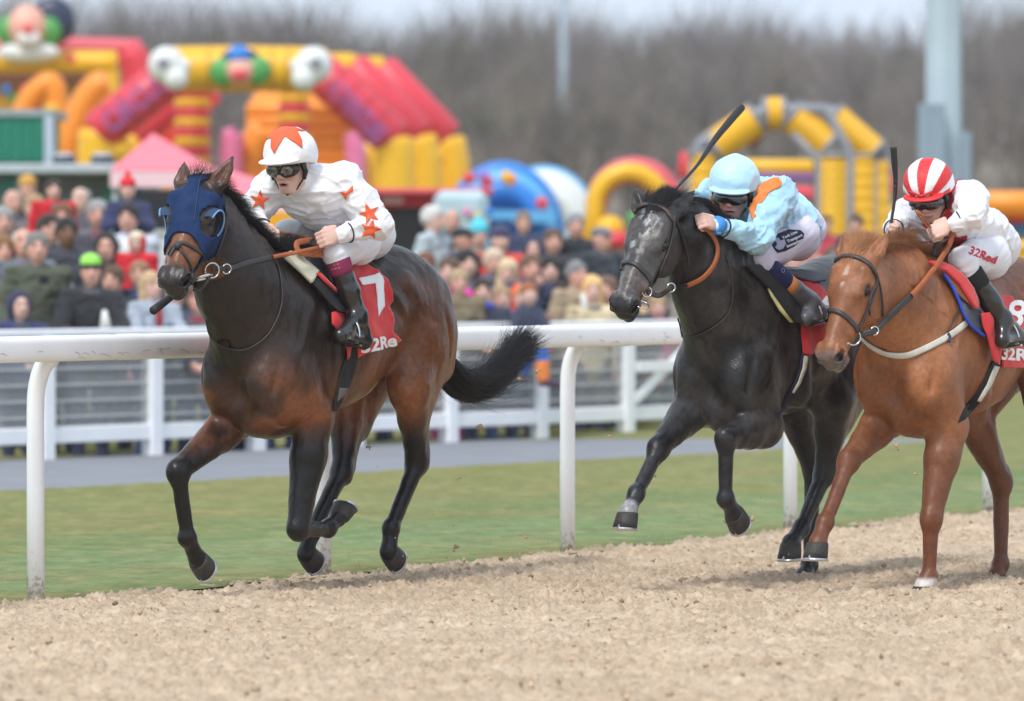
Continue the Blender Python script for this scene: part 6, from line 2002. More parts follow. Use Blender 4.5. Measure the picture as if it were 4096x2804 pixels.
freestrap('rein_grip', over(F2, S2, CC((590,1075),(680,1030),(745,955),(768,870),(745,795)), .022)+over(F2, S2, CC((700,745),(672,728)), .03), .024, .004, M_RUBBER, br, (.2,1,.1))
freestrap('rein_grip', [J(*p, q) for p, q in zip(C2((420,850),(500,900),(545,960),(480,1000),(430,960)), (.10,.12,.13,.12,.11))], .034, .004, M_RUBBER, br, (.5,1,.4))
freestrap('rein_end', [J(*p, .14) for p in C2((535,970),(560,1020),(600,1090),(680,1120),(710,1080))], .016, .004, M_LEATHER, br, (.2,1,.1))
freestrap('rein_end', [J(*p, .14) for p in C2((530,985),(560,970),(590,1000))], .036, .006, M_LEATHER, br, (.2,1,.1))
cord(h2, 'neck_strap', CC((815,895),(845,1000),(855,1130),(820,1250),(700,1340),(590,1374),(500,1350),(478,1310),(474,1285)), .0042, M_LEATHER, .006)
cloth2 = patch(h2, 'saddle_cloth', CC((1215,1000),(1300,1035),(1370,1085),(1460,1180),(1480,1300),(1470,1440),(1340,1455),(1300,1478),(1252,1465),(1248,1290),(1290,1180),(1200,1060)), M_RED, .010, .004, .03, mirror=True)
text_on(h2, 'cloth_number', '6', CC((1395,1190))[0], 120, 8, M_WHITE, .0145, bold=3, parent=cloth2, fold=.030)
patch(h2, 'girth_pad', CC((930,955),(1010,950),(1120,1000),(1230,1055),(1305,1105),(1290,1180),(1255,1288),(1215,1290),(1150,1205),(1065,1085),(985,1005)), M_BLACKCLOTH, .034, .012)
patch(h2, 'pad_edge', CC((1060,1078),(1085,1100),(1155,1200),(1216,1286),(1195,1287),(1130,1215),(1080,1130)), flat((215,210,150), .8), .030, .010)
patch(h2, 'weight_cloth', CC((1160,985),(1250,978),(1330,985),(1395,1000),(1400,1040),(1330,1050),(1250,1030)), flat((95,98,104), .8), .030, .012)
patch(h2, 'girth', CE((1072,150),(1106,160),(1098,220),(1070,310),(1030,370),(985,440),(955,475),(985,390),(1030,310),(1060,230)), flat((40,34,60), .8), .008, .004)
patch(h2, 'girth_strap', CE((1082,160),(1106,165),(1098,225),(1066,310),(1030,365),(1020,358),(1052,300),(1076,230)), M_WEB, .012, .003)
r_ = along([T2((.02,0,.0)), T2((-.05,0,-.02)), J(2740,770,0), J(2790,860,0), J(2860,950,0)], 4800, (.012,.02,.012)); r_, _ = S2.snap(r_, -.004)
hair_on('mane', r_, np.tile([-.75,.6,.25], (len(r_),1)), .10, .0012, M_HAIR_BLK, R2, wave=.006, droop=.4, jit=.13)
r_ = along([T2((.05,.0,.01)), T2((-.02,.0,.0)), T2((-.12,.0,-.02))], 4800, (.018,.018,.01)); r_, _ = S2.snap(r_, -.004)
hair_on('forelock', r_, np.tile([-.62,.10,.75], (len(r_),1)), .125, .0012, flat((30,30,35), .5), R2, wave=.014, droop=.30, jit=.16)
tail(h2, [J(3560,1150,.0), J(3600,1350,0), J(3680,1500,0), J(3780,1560,0)], 700, .0030, 0, M_HAIR_BLK, lambda t: .045+.06*math.sin(math.pi*min(1, t*1.15))**.8)

# ---------------------------------------------------------------- runner 3 tack and hair
S3, R3, T3 = h3['S'], h3['root'], h3['T']; J = F3.J
br = empty('bridle', parent=R3); hq = dict(fr=F3, S=S3, root=br)
strap(hq, 'browband', CD((375,785),(430,755),(500,755),(560,778),(610,815),(645,870)), .020, M_LEATHER, .005, .004)
strap(hq, 'cheekpiece', CD((648,860),(650,930),(625,1010),(590,1100),(555,1180),(535,1215)), .016, M_LEATHER, .005)
strap(hq, 'cheekpiece', CD((640,940),(610,1010),(600,1070),(605,1130)), .008, M_LEATHER, .009)
strap(hq, 'noseband', CD((298,1160),(312,1115),(350,1098),(410,1112),(470,1155),(515,1205),(530,1235)), .021, M_LEATHER, .005, .004)
strap(hq, 'throat_lash', CD((652,880),(672,960),(685,1060),(688,1140)), .009, M_LEATHER, .008)
b0 = J(*CD((497,1272))[0], .045); b1 = J(*CD((634,1230))[0], .12)
MB().ring(b0, (.7,.7,0), .036, .0046).build('bit_ring', M_STEEL, br, True); MB().ring(b1, (.6,.8,0), .019, .0042).build('rein_ring', M_STEEL, br, True)
MB().tube([J(*CD((435,1315))[0], .02), J(*CD((475,1308))[0], .045)], [.009,.006], 8).build('bit', M_STEEL, br, True)
freestrap('rein', [J(*CD((545,1255))[0], .07), b1]+over(F3, S3, CD((690,1175),(740,1130),(800,1070),(872,1002)), .02), .030, .003, M_LEATHER, br, (.2,1,.2))
freestrap('rein_grip', over(F3, S3, CD((868,1006),(920,950),(970,890)), .025)+[J(*p, q) for p, q in zip(CD((1050,780),(1115,670),(1128,610)), (.19,.15,.12))], .026, .005, M_RUBBER, br, (.2,1,.1))
freestrap('rein_grip', [J(*p, q) for p, q in zip(C3((500,650),(420,680),(340,705),(270,730)), (.08,.04,-.02,-.08))], .016, .004, flat((150,100,85), .6), br, (0,.4,1))
freestrap('rein_grip', [J(*p, q) for p, q in zip(C3((490,625),(440,560),(400,505),(365,465),(350,470),(375,510),(420,560)), (.10,.13,.16,.18,.18,.17,.15))], .030, .003, M_RUBBER, br, (-.3,.6,.5))
freestrap('rein_grip', [J(*p, q) for p, q in zip(C3((600,640),(640,610),(685,560)), (.12,.13,.14))], .028, .003, M_RUBBER, br, (-.3,.6,.5))
freestrap('rein_end', [J(*p, .12) for p in C3((500,660),(490,720),(480,785))], .030, .008, M_LEATHER, br, (.2,1,.1))
strap(h3, 'breast_girth', CD((548,1278),(600,1325),(680,1370),(760,1388),(850,1384),(960,1340),(1080,1278),(1160,1225),(1218,1180)), .030, M_WEB, .007, .004)
strap(h3, 'breast_girth_keeper', CD((1100,1245),(1112,1270),(1106,1300)), .016, flat((50,60,90), .6), .013, .003)
cord(h3, 'neck_strap', CD((1160,1010),(1165,1100),(1130,1180),(1098,1240)), .004, M_LEATHER, .008)
cloth3 = patch(h3, 'saddle_cloth', CD((1420,990),(1500,1010),(1600,1100),(1680,1250),(1690,1400),(1600,1465),(1440,1462),(1436,1350),(1470,1180)), M_RED, .010, .004, .03, mirror=True)
text_on(h3, 'cloth_number', '8', CD((1525,1130))[0], 150, 22, M_WHITE, .0145, bold=3, parent=cloth3, fold=.030)
text_on(h3, 'cloth_lettering', '32Re', CD((1540,1385))[0], 66, 4, M_WHITE, .0145, bold=2.2, parent=cloth3, fold=.030)
patch(h3, 'grey_pad', CD((1080,860),(1130,900),(1190,1000),(1230,1080),(1310,1100),(1330,1180),(1330,1262),(1260,1215),(1210,1140),(1150,1000)), flat((88,95,104), .8), .020, .008)
strap(h3, 'blue_piping', CD((1072,868),(1120,935),(1170,1040),(1205,1130),(1250,1200),(1330,1262)), .014, flat((35,70,190), .6), .030, .005)
patch(h3, 'brown_flap', CD((1060,830),(1130,870),(1210,960),(1262,1060),(1240,1060),(1170,1000),(1110,920)), flat((130,80,50), .6), .034, .008)
patch(h3, 'saddle_flap', CD((985,785),(1060,782),(1130,815),(1210,875),(1270,960),(1302,1040),(1302,1085),(1278,1086),(1240,1020),(1180,930),(1090,845),(1010,812)), M_RED, .050, .014)
patch(h3, 'red_flap', CD((1305,1122),(1400,1120),(1452,1140),(1445,1240),(1428,1350),(1420,1445),(1388,1425),(1360,1330),(1330,1220)), M_RED, .040, .006, .03)
patch(h3, 'girth', CE((2085,190),(2125,200),(2120,230),(2075,330),(2010,420),(1940,500),(1900,520),(1930,450),(2000,360),(2050,270)), flat((24,24,28), .8), .008, .005)
patch(h3, 'girth_strap', CE((2095,215),(2122,222),(2080,320),(2020,410),(2000,405),(2050,320)), M_WEB, .014, .003)
r_ = along([T3((-.02,0,0)), J(3560,960,0), J(3640,1020,0), J(3700,1050,0)], 4800, (.012,.02,.012)); r_, _ = S3.snap(r_, -.004)
hair_on('mane', r_, np.tile([-.7,.6,.3], (len(r_),1)), .14, .0012, M_HAIR_CHES, R3, wave=.010, droop=.45, jit=.15)
r_ = along([T3((.07,.0,.0)), T3((.0,.0,.01)), T3((-.10,.0,.0))], 4800, (.020,.020,.012)); r_, _ = S3.snap(r_, -.004)
hair_on('forelock', r_, np.tile([-.60,.08,.80], (len(r_),1)), .125, .0012, flat((196,142,100), .55), R3, wave=.026, droop=.35, jit=.18)
r_ = along([J(3560,965,0), J(3620,1000,0)], 900, (.03,.03,.02)); r_, _ = S3.snap(r_, -.004)
hair_on('mane', r_, np.tile([-.5,.2,.8], (len(r_),1)), .12, .0012, M_HAIR_CHES, R3, wave=.02, droop=.3, jit=.25)
tail(h3, [J(4200,1150,.0), J(4240,1350,0), J(4310,1500,0), J(4380,1560,0)], 700, .0030, 0, M_HAIR_CHES, lambda t: .045+.06*math.sin(math.pi*min(1, t*1.15))**.8)
# ================================================================ jockeys
M_SKIN = mat('face_skin', (.60,.37,.29), rough=.5, spec=.35, vcol=True)
M_GOG = mat('goggle_black', (.010,.010,.012), rough=.25, spec=.6)
M_LENS = mat('dark_lens', (.012,.016,.022), rough=.06, spec=.8, coat=1.)
M_BOOT = mat('riding_boot', (.012,.012,.013), rough=.28, spec=.6, coat=.3, bump=.15, bscale=14)
M_ORANGE = mat('orange_silk', (.80,.12,.035), rough=.6)
def clear_lens():
    m = bpy.data.materials.new('clear_lens'); m.use_nodes = True; nt = m.node_tree
    for n in list(nt.nodes): nt.nodes.remove(n)
    o = nt.nodes.new('ShaderNodeOutputMaterial'); t = nt.nodes.new('ShaderNodeBsdfTransparent'); g = nt.nodes.new('ShaderNodeBsdfGlossy'); mx = nt.nodes.new('ShaderNodeMixShader')
    t.inputs['Color'].default_value = (.90,.88,.86,1); g.inputs['Roughness'].default_value = .08; mx.inputs['Fac'].default_value = .14
    nt.links.new(t.outputs[0], mx.inputs[1]); nt.links.new(g.outputs[0], mx.inputs[2]); nt.links.new(mx.outputs[0], o.inputs['Surface'])
    return m
M_CLEAR = clear_lens()

def face_prims(S, T, A, sc, mouth=0.):
    def e(c, r, k=.012, sub=False): S.ell(T(c), np.array(r)*sc, k, A, sub)
    def c(a, b, ra, rb, k=.01): S.cone(T(a), T(b), ra*sc, rb*sc, k)
    e((-.012,0,.025), (.094,.077,.098), .02)
    e((.020,0,-.045), (.062,.060,.070), .03)
    e((.055,0,-.088), (.026,.028,.024), .025)
    c((.00,.048,-.075), (.048,.022,-.100), .016, .016, .02); c((.00,-.048,-.075), (.048,-.022,-.100), .016, .016, .02)
    for s in (1,-1):
        e((.052,s*.040,-.022), (.026,.022,.020), .02)
        c((.078,s*.010,.020), (.070,s*.045,.018), .010, .009, .012)
        e((.088,s*.032,.000), (.018,.017,.011), .010, True)
        e((.006,s*.078,-.012), (.018,.010,.030), .006)
    c((.082,0,.008), (.104,0,-.026), .009, .014, .012)
    for s in (1,-1): e((.094,s*.012,-.032), (.012,.008,.009), .006)
    e((.080,0,-.060), (.014,.026,.007), .008); e((.077,0,-.076), (.014,.022,.008), .008)
    if mouth: e((.092,0,-.067), (.022,.019,.0055*mouth), .003, True)

def jockey(fr, hs, d, label, skin_tint=(1,1,1)):
    """d: joints in the runner's frame"""
    root = empty('person', tuple(fr.o), fr.rz); tag(root, label, 'jockey', 'jockeys riding the three horses')
    A = frame_axes(d['face'], d['up']); Hc = np.array(d['head']); sc = d.get('hsc', 1.)
    def T(c): return Hc + sc*(A.T @ np.array(c, float))
    S = SDF(); g = -.012
    face_prims(S, T, A, sc, d.get('mouth', 1.))
    nk = np.array(d['neck']); pel = np.array(d['pel'])
    S.cone(T((-.02,0,-.06)), nk, .052, .058, .02)
    back = (nk-pel); bl = np.linalg.norm(back); back /= bl
    for s in 'LR':
        S.cone(nk, d['sh'+s], .055, .05, .03); S.cone(d['sh'+s], d['el'+s], .045, .036, .02); S.cone(d['el'+s], d['ha'+s], .034, .026, .015)
        S.cone(pel, d['hip'+s], .09, .08, .04); S.cone(d['hip'+s], d['kn'+s], .07, .045, .03); S.cone(d['kn'+s], d['an'+s], .042, .030, .02); S.cone(d['an'+s], d['toe'+s], .03, .028, .02)
        # hand: fist round the rein, five fingers
        el, ha = np.array(d['el'+s]), np.array(d['ha'+s]); f = ha-el; f /= np.linalg.norm(f)
        n = np.array(d.get('hn'+s, (0, 1. if s == 'L' else -1., .25))); n -= f*(f@n); n /= np.linalg.norm(n)
        b = np.cross(n, f)*(1 if s == 'L' else -1)       # towards the thumb
        if b[2] < 0: b = -b
        S.ell(ha+f*.055, (.046,.020,.042), .015, np.array([f, n, b]))
        for i in range(4):
            w = (i-1.5)*.0205; r0 = [.0095,.0105,.0105,.0100][i]; q = ha+f*(.090+.004*(i > 0))+b*w+n*.006
            k1 = q+f*.018-n*.030; k2 = k1-f*.028-n*.010; k3 = k2-f*.016+n*.008
            S.cone(q-f*.03, q, r0, r0*1.05, .006); S.cone(q, k1, r0*1.05, r0*.95, .004); S.cone(k1, k2, r0*.95, r0*.85, .004); S.cone(k2, k3, r0*.85, r0*.75, .003)
        th = ha+f*.035+b*.040
        S.cone(th-f*.015, th+f*.028+b*.008-n*.010, .014, .011, .008); S.cone(th+f*.028+b*.008-n*.010, th+f*.050-b*.004-n*.022, .011, .008, .004)
    V, Q = S.mesh(.0052)
    H = (V-Hc)@A.T/sc
    c = np.tile(np.array([.70,.46,.38])*np.array(skin_tint), (len(V),1))
    c = c*(.9+.2*noise3(V, 30, 2))[:,None]
    hd = (np.abs(H) < .14).all(1)
    ck = sstep(.035,.010,np.hypot(H[:,0]-.075, np.hypot(np.abs(H[:,1])-.035, H[:,2]+.03)))*hd
    c = mixc(c, np.array([.62,.27,.22]), ck*.55)
    c = mixc(c, np.array([.62,.25,.20]), sstep(.028,.012,np.hypot(H[:,0]-.108, np.hypot(H[:,1], H[:,2]+.03)))*hd*.6)
    lp = sstep(.011,.007,np.abs(H[:,2]+.068))*sstep(.028,.022,np.abs(H[:,1]))*(H[:,0] > .06)*hd
    c = mixc(c, np.array([.48,.17,.15]), lp*.8)
    c = mixc(c, np.array([.10,.03,.03]), sstep(.0045,.003,np.abs(H[:,2]+.067))*sstep(.018,.014,np.abs(H[:,1]))*(H[:,0] > .06)*(H[:,0] < .091)*hd*d.get('mouth', 1.))
    c = mixc(c, np.array([.22,.13,.10]), sstep(.007,.004,np.abs(H[:,2]-.026))*sstep(.032,.022,np.abs(np.abs(H[:,1])-.03))*(H[:,0] > .05)*hd)
    c = mixc(c, np.array([.45,.24,.19]), sstep(.022,.012,np.hypot(np.abs(H[:,1])-.032, (H[:,2])*1.4))*(H[:,0] > .05)*hd*.7)
    body = obj('body', V, Q, M_SKIN, root, col=c)
    for s in (1,-1):
        mb = MB(); cE = T((.0745, s*.032, .001)); n = 12; R = .0125*sc
        for i in range(7):
            ph = math.pi*(i/6-.5)
            for k in range(n): mb.v.append(tuple(cE+R*np.array([math.cos(ph)*math.cos(6.283*k/n), math.cos(ph)*math.sin(6.283*k/n), math.sin(ph)])))
        for i in range(6):
            for k in range(n): mb.f.append((i*n+k, i*n+(k+1) % n, (i+1)*n+(k+1) % n, (i+1)*n+k))
        mb.build('eyeball', flat((225,215,208), .3), root, True)
        S_ = SDF(); S_.ell(T((.0845, s*.032, .001)), (.003*sc,.0052*sc,.0052*sc), .002, A); Vi, Qi = S_.mesh(.0014, .003); obj('iris', Vi, Qi, flat((40,38,40), .2), root)
    # helmet with silk cover
    SH = SDF(); SH.ell(T((-.012,0,.062)), (.134*sc,.114*sc,.112*sc), .02, A); SH.ell(T((-.030,0,.030)), (.110*sc,.108*sc,.070*sc), .03, A)
    SH.ell(T((.03,0,-.064)), (.15*sc,.16*sc,.108*sc), .010, A, True)
    V, Q = SH.mesh(.0034)
    nn = SH.grad(V); w = noise3(V*np.array([1,1,1.]), 22, 2)-.5; V = V+nn*(w*.010)[:,None]
    H = (V-Hc)@A.T/sc
    helmet = obj('helmet_cover', V, Q, d['capm'], root, col=d['cap_paint'](H) if 'cap_paint' in d else np.tile(d['capc'], (len(V),1)))
    SP_ = SDF(); SP_.ell(T((.092,0,.045)), (d.get('pk',.078)*sc,.098*sc,.014*sc), .01, A); SP_.ell(T((.06,0,-.001)), (.12*sc,.12*sc,.036*sc), .01, A, True)
    V, Q = SP_.mesh(.004); obj('peak', V, Q, d.get('peakm', d['capm']), helmet, col=np.tile(d.get('peakc', d['capc']), (len(V),1)))
    SB = SDF(); SB.ell(T((-.012,0,.172)), (.013,.013,.006), .004, A); V, Q = SB.mesh(.003); obj('button', V, Q, d.get('btnm', d['capm']), helmet, col=np.tile(d['capc'], (len(V),1)))
    # goggles
    G = SDF(); G.ell(T((.068,0,.000)), (.048*sc,.084*sc,.040*sc), .01, A); G.ell(T((.03,0,.006)), (.052*sc,.066*sc,.060*sc), .008, A, True)
    if d.get('clear'):
        for s in (1,-1): G.ell(T((.112,s*.036,.000)), (.050*sc,.031*sc,.023*sc), .006, A, True)
    V, Q = G.mesh(.0035); gog = obj('goggles', V, Q, M_GOG if d.get('clear') else M_LENS, root)
    if d.get('clear'):
        for s in (1,-1):
            L_ = SDF(); L_.ell(T((.100,s*.036,.000)), (.010*sc,.034*sc,.026*sc), .004, A); V, Q = L_.mesh(.003); obj('lens', V, Q, M_CLEAR, gog)
    B_ = SDF(); B_.ell(T((.022,0,.034)), (.090*sc,.092*sc,.026*sc), .01, A)
    V, Q = B_.mesh(.004); band = obj('goggle_strap', V, Q, M_GOG, gog)
    for s in (1,-1):
        MB().tube([T((.035,s*.084,.025)), T((.02,s*.086,-.02)), T((.028,s*.078,-.055))], [.014*sc,.014*sc,.009*sc], 8).build('ear_guard', M_GOG, root, True)
    MB().tube([T((.028,.072,-.055)), T((.045,.045,-.095)), T((.058,0,-.118)), T((.045,-.045,-.095)), T((.028,-.072,-.055))], .0045, 6).build('chin_strap', M_GOG, root, True)
    # silks
    C = SDF()
    mid = (nk+pel)/2; upv = np.cross(back, [0,1,0]); upv = upv if upv[2] > 0 else -upv
    shm = (np.array(d['shL'])+np.array(d['shR']))/2
    ax = np.array([back, np.cross(upv, back), upv])
    C.ell(shm-back*.05-upv*.03, (.145,.190,.115), .045, ax); C.cone(shm-back*.10-upv*.02, pel+back*.10-upv*.0, .138, .136, .05, ((0,1,0), 1.12))
    C.cone(d['shL'], d['shR'], .078, .078, .045)
    C.cone(nk-back*.02, T((-.03,0,-.07)), .075, .066, .02)
    C.cone(pel+back*.10, pel+back*.02, .142, .126, .04, ((0,1,0), 1.1))
    for s in 'LR':
        sh, el, ha = (np.array(d[q+s]) for q in ('sh','el','ha')); sl = d.get('sleeve', 1.)
        C.cone(sh, sh+(el-sh)*.5, .082*sl, .076*sl, .035); C.cone(sh+(el-sh)*.5, el, .076*sl, .066*sl, .03)
        f = (ha-el)/np.linalg.norm(ha-el)
        C.cone(el, el+(ha-el)*.6, .064*sl, .050, .02); C.cone(el+(ha-el)*.6, ha-f*.012, .050, .036, .015)
    V, Q = C.mesh(.0062)
    me0 = np_mesh('t', V, Q); N = np.zeros(len(V)*3, np.float32); me0.vertices.foreach_get('normal', N); bpy.data.meshes.remove(me0); N = N.reshape(-1,3)
    # wind and tension folds run across the back and down the sleeves
    def disp(V):
        ph = V@np.array(d.get('folddir', (.5,.25,.8)))
        w1 = noise3(np.stack([ph*30, V[:,1]*7, V[:,0]*6], 1), .55, 2)-.5; w2 = np.abs(noise3(V, 15, 2)-.5)
        w3 = 1-np.abs(2*noise3(np.stack([ph*16, V[:,1]*5+V[:,0]*3, V[:,0]*5], 1), 1.0, 2)-1)
        w4 = 1-np.abs(2*noise3(np.stack([V[:,0]*14-V[:,2]*12, V[:,1]*9, V[:,2]*5], 1), 1.0, 1)-1)
        w5 = 1-np.abs(2*noise3(np.stack([V[:,0]*10+V[:,2]*16, V[:,1]*12, V[:,2]*9], 1), 1.3, 1)-1)
        return (w1*.012-w2*.012+(w3**4-.35)*.013+(w4**5-.3)*.010+(w5**5-.3)*.007)*d.get('fold', 1.)
    V = V+N*disp(V)[:,None]
    silk = obj('jacket', V, Q, d['silkm'], root, col=d['silk_paint'](V, N))
    # cuffs
    for s in 'LR':
        el, ha = np.array(d['el'+s]), np.array(d['ha'+s]); f = (ha-el)/np.linalg.norm(ha-el)
        MB().ring(ha-f*.045, f, .047, .004, 20, 6).build('cuff_band', d.get('cuffm', flat((40,50,75), .8)), silk, True)
        if d.get('watch') and s == 'L':
            MB().tube([ha-f*.03, ha-f*.012, ha+f*.008, ha+f*.02], [.040,.046,.046,.040], 18).build('cuff', d['watch'], silk, True)
    # breeches
    Bq = SDF()
    Bq.cone(pel-back*.02, pel+back*.06, .140, .135, .05, ((0,1,0), 1.1))
    for s in 'LR':
        hp, kn, an = (np.array(d[q+s]) for q in ('hip','kn','an'))
        Bq.ell(hp-back*.03, (.118,.095,.108), .05)
        Bq.cone(hp, hp+(kn-hp)*.55, .102, .082, .05); Bq.cone(hp+(kn-hp)*.55, kn, .082, .062, .03)
        Bq.cone(kn, kn+(an-kn)*d.get('brk', .16), .060, .054, .02)
    V, Q = Bq.mesh(.0065)
    me0 = np_mesh('t', V, Q); N = np.zeros(len(V)*3, np.float32); me0.vertices.foreach_get('normal', N); bpy.data.meshes.remove(me0)
    w1 = noise3(np.stack([V[:,0]*8, V[:,1]*8, (V[:,2]+V[:,0]*.5)*30], 1), .9, 2)-.5
    V = V+N.reshape(-1,3)*(w1*.016)[:,None]
    br_ = obj('breeches', V, Q, d['breechm'], root)
    # socks and boots
    for s in 'LR':
        kn, an, toe, heel = (np.array(d[q+s]) for q in ('kn','an','toe','heel'))
        L = an-kn; a, b = d.get('sock', (.14,.36))
        MB().tube([kn+L*a, kn+L*(a+.02), kn+L*(b-.02), kn+L*(b+.02)], [.056,.061,.058,.055], 20).build('sock', d['sockm'], root, True)
        if d.get('tan') is not None:
            MB().tube([kn+L*(b+.02), kn+L*(b+.20)], [.055,.050], 20).build('boot_cuff', d['tan'], root, True); b = b+.18
        BT = SDF(); BT.cone(kn+L*(b+.015), kn+L*(b+.3), .055, .052, .02); BT.cone(kn+L*(b+.3), an, .052, .040, .02)
        BT.cone(an, heel, .042, .036, .03); BT.cone(an, toe, .040, .032, .03); BT.cone(heel, toe, .032, .033, .02)
        m_ = (heel+toe)/2; dn = m_-an; dn /= np.linalg.norm(dn)
        V, Q = BT.mesh(.0065); n_ = noise3(V*np.array([1,1,2.]), 18, 2)-.5
        me0 = np_mesh('t', V, Q); N = np.zeros(len(V)*3, np.float32); me0.vertices.foreach_get('normal', N); bpy.data.meshes.remove(me0)
        V = V+N.reshape(-1,3)*(n_*.006)[:,None]
        bt = obj('boot', V, Q, d.get('bootm', M_BOOT), root)
        MB().tube([heel+dn*.026, heel+dn*.034, toe+dn*.03], [.030,.032,.030], 10, flat=(dn, .25)).build('boot_sole', flat((22,22,22), .7), bt, True)
    return dict(root=root, S=C, B=Bq, H=SH, T=T, A=A, silk=silk, helmet=helmet, breeches=br_, fr=fr, gog=gog, band=B_, disp=disp)

def stirrup(hs, d, s='L'):
    toe, heel, an = (np.array(d[q+s]) for q in ('toe','heel','an'))
    c = heel+(toe-heel)*.62; f = (toe-heel)/np.linalg.norm(toe-heel); up = an-c; up -= f*(f@up); up /= np.linalg.norm(up); y = np.cross(up, f)
    pts = [c+y*.052*math.cos(a)+up*(.085*max(0, math.sin(a))-.028*(math.sin(a) < 0)) for a in np.linspace(0, 2*math.pi, 25)]
    MB().tube(pts, .006, 6, cap=False).build('stirrup', M_STEEL, hs['root'], True)
    MB().tube([c-f*.02-up*.040-y*.05, c-f*.02-up*.040+y*.05], .014, 6, flat=(up, .4)).build('stirrup_tread', M_STEEL, hs['root'])
    k = np.array(d['kn'+s]); top = c+up*.085
    return top

def star(c, r, rot=0., inner=.42):
    return [(c[0]+(r if i % 2 == 0 else r*inner)*math.sin(math.radians(rot)+i*math.pi/5), c[1]-(r if i % 2 == 0 else r*inner)*math.cos(math.radians(rot)+i*math.pi/5)) for i in range(10)]
def on(jk, S, name, poly, m, off, parent, step=5.):
    V2, Fq = poly_tris(poly, step); V, Q = sheet_on(jk['fr'], S, V2, Fq, off*.85, .004, disp=jk['disp'] if S is jk['S'] else None)
    return obj(name, V, Q, m, parent)
def whip(fr, name_label, pts, rr):
    pts = [fr.o+fr.d*p[0]+fr.l*p[1]+np.array([0,0,p[2]]) for p in pts]
    r = empty('whip', tuple(pts[0])); tag(r, name_label, 'whip')
    P = catmull(pts, 8)-np.array(pts[0]); n = len(P); t = np.linspace(0, 1, n)
    rad = np.interp(t, [0,1], rr) if len(rr) == 2 else np.interp(t, np.linspace(0, 1, len(rr)), rr)
    k = int(n*.55)
    MB().tube(P[:k+1], rad[:k+1], 8).build('shaft', mat('whip_shaft', (.012,.012,.013), rough=.5, bump=.3, bscale=250), r, True)
    MB().tube(P[k:], rad[k:], 8, flat=((.5,.86,0), .55)).build('flap', mat('whip_flap', (.015,.015,.016), rough=.6), r, True)
    return r

# ---------------------------------------------------------------- jockey 1: white silks, orange stars
J = F1.J
def silk_plain(c):
    def f(V, N): return np.tile(np.array(c, float), (len(V),1))
    return f
M_SILK = mat('satin_silk', (.8,.8,.82), rough=.42, spec=.45, vcol=True, sheen=.2, bump=.7, bscale=22)
M_CAPS = mat('cap_silk', (.8,.8,.82), rough=.5, spec=.4, vcol=True, bump=.2, bscale=40)
M_BREECH = mat('white_breeches', (.78,.79,.85), rough=.7, spec=.3, bump=.15, bscale=50, sheen=.15)
j1 = dict(head=J(1162,665,.06), face=(.93,.05,-.22), up=(.22,0,.95), hsc=1.06, mouth=1.3, neck=J(1255,745,.06),
    shL=J(1378,722,.22), shR=J(1090,738,-.09), elL=J(1512,902,.37), haL=J(1362,938,.275), elR=J(1000,870,-.20), haR=J(1058,925,-.05),
    pel=J(1450,925,.03), hipL=J(1428,955,.13), hipR=J(1370,945,-.09), knL=J(1342,1018,.225), anL=J(1432,1265,.30), toeL=J(1362,1340,.315), heelL=J(1462,1362,.30),
    knR=J(1150,930,-.13), anR=J(1180,1230,-.31), toeR=J(1110,1280,-.33), heelR=J(1200,1330,-.31), hnL=(.15,1,.35),
    silkm=M_SILK, silk_paint=silk_plain((.84,.85,.88)), capm=M_CAPS, capc=(.84,.85,.88), breechm=M_BREECH, sockm=flat((120,30,70), .8), clear=True, brk=.10, sock=(.08,.30),
    cuffm=flat((40,50,75), .8))
K1 = jockey(F1, h1, j1, 'leading jockey in white silks with orange stars and goggles, riding the bay')
S_ = K1['S']
for c_, r__, rot in [((215,812),105,8),((1290,940),108,-20),((1305,1100),108,12)]:
    p = C1(c_)[0]; on(K1, S_, 'orange_star', star(p, r__/2.447, rot), M_ORANGE, .006, K1['silk'])
on(K1, S_, 'orange_star', C1((998,725),(1060,738),(1125,665),(1130,720),(1075,760),(1055,812),(1035,770)), M_ORANGE, .006, K1['silk'])
on(K1, K1['H'], 'cap_star', C1((280,215),(325,195),(322,290),(357,352),(400,270),(462,180),(560,240),(637,300),(630,210),(585,120),(660,128),(560,88),(440,84),(360,120),(310,165)), M_ORANGE, .006, K1['helmet'])
def jtext(jk, S, body, c, size, ang, m, off, parent, sx=1., bold=0., name='lettering'):
    V, Fq = text_tris(body, size, bold=bold); a = math.radians(ang); x, y = V[:,0]*sx, -V[:,1]
    V2 = np.stack([c[0]+x*math.cos(a)-y*math.sin(a), c[1]+x*math.sin(a)+y*math.cos(a)], 1)
    Vv, Q = sheet_on(jk['fr'], S, V2, Fq, off, .0015); return obj(name, Vv, Q, m, parent, smooth=False)
jtext(K1, K1['B'], '32Red', C1((1150,1040))[0], 40, -22, flat((190,25,55), .7), .006, K1['breeches'], bold=1.)
jtext(K1, K1['band'], 'UoP', C1((395,482))[0], 13, -3, M_WHITE, .002, K1['gog'], bold=.3)
q1 = SDF(); q1.cone(j1['knL'], j1['anL'], .060, .045)
jtext(K1, q1, 'Carl', C1((965,1440))[0], 12, -15, flat((210,170,110), .7), .002, K1['root'])
jtext(K1, q1, 'Champion', C1((970,1475))[0], 10, -15, flat((210,170,110), .7), .002, K1['root'])
stirrup(h1, j1)
w1 = whip(F1, 'black whip held low by the leading jockey, its tip showing below the bay chin', [J(1075,885,-.06), J(860,1050,-.12), J(700,1175,-.16), J(612,1243,-.18)], (.008,.008,.010,.017,.020,.022))

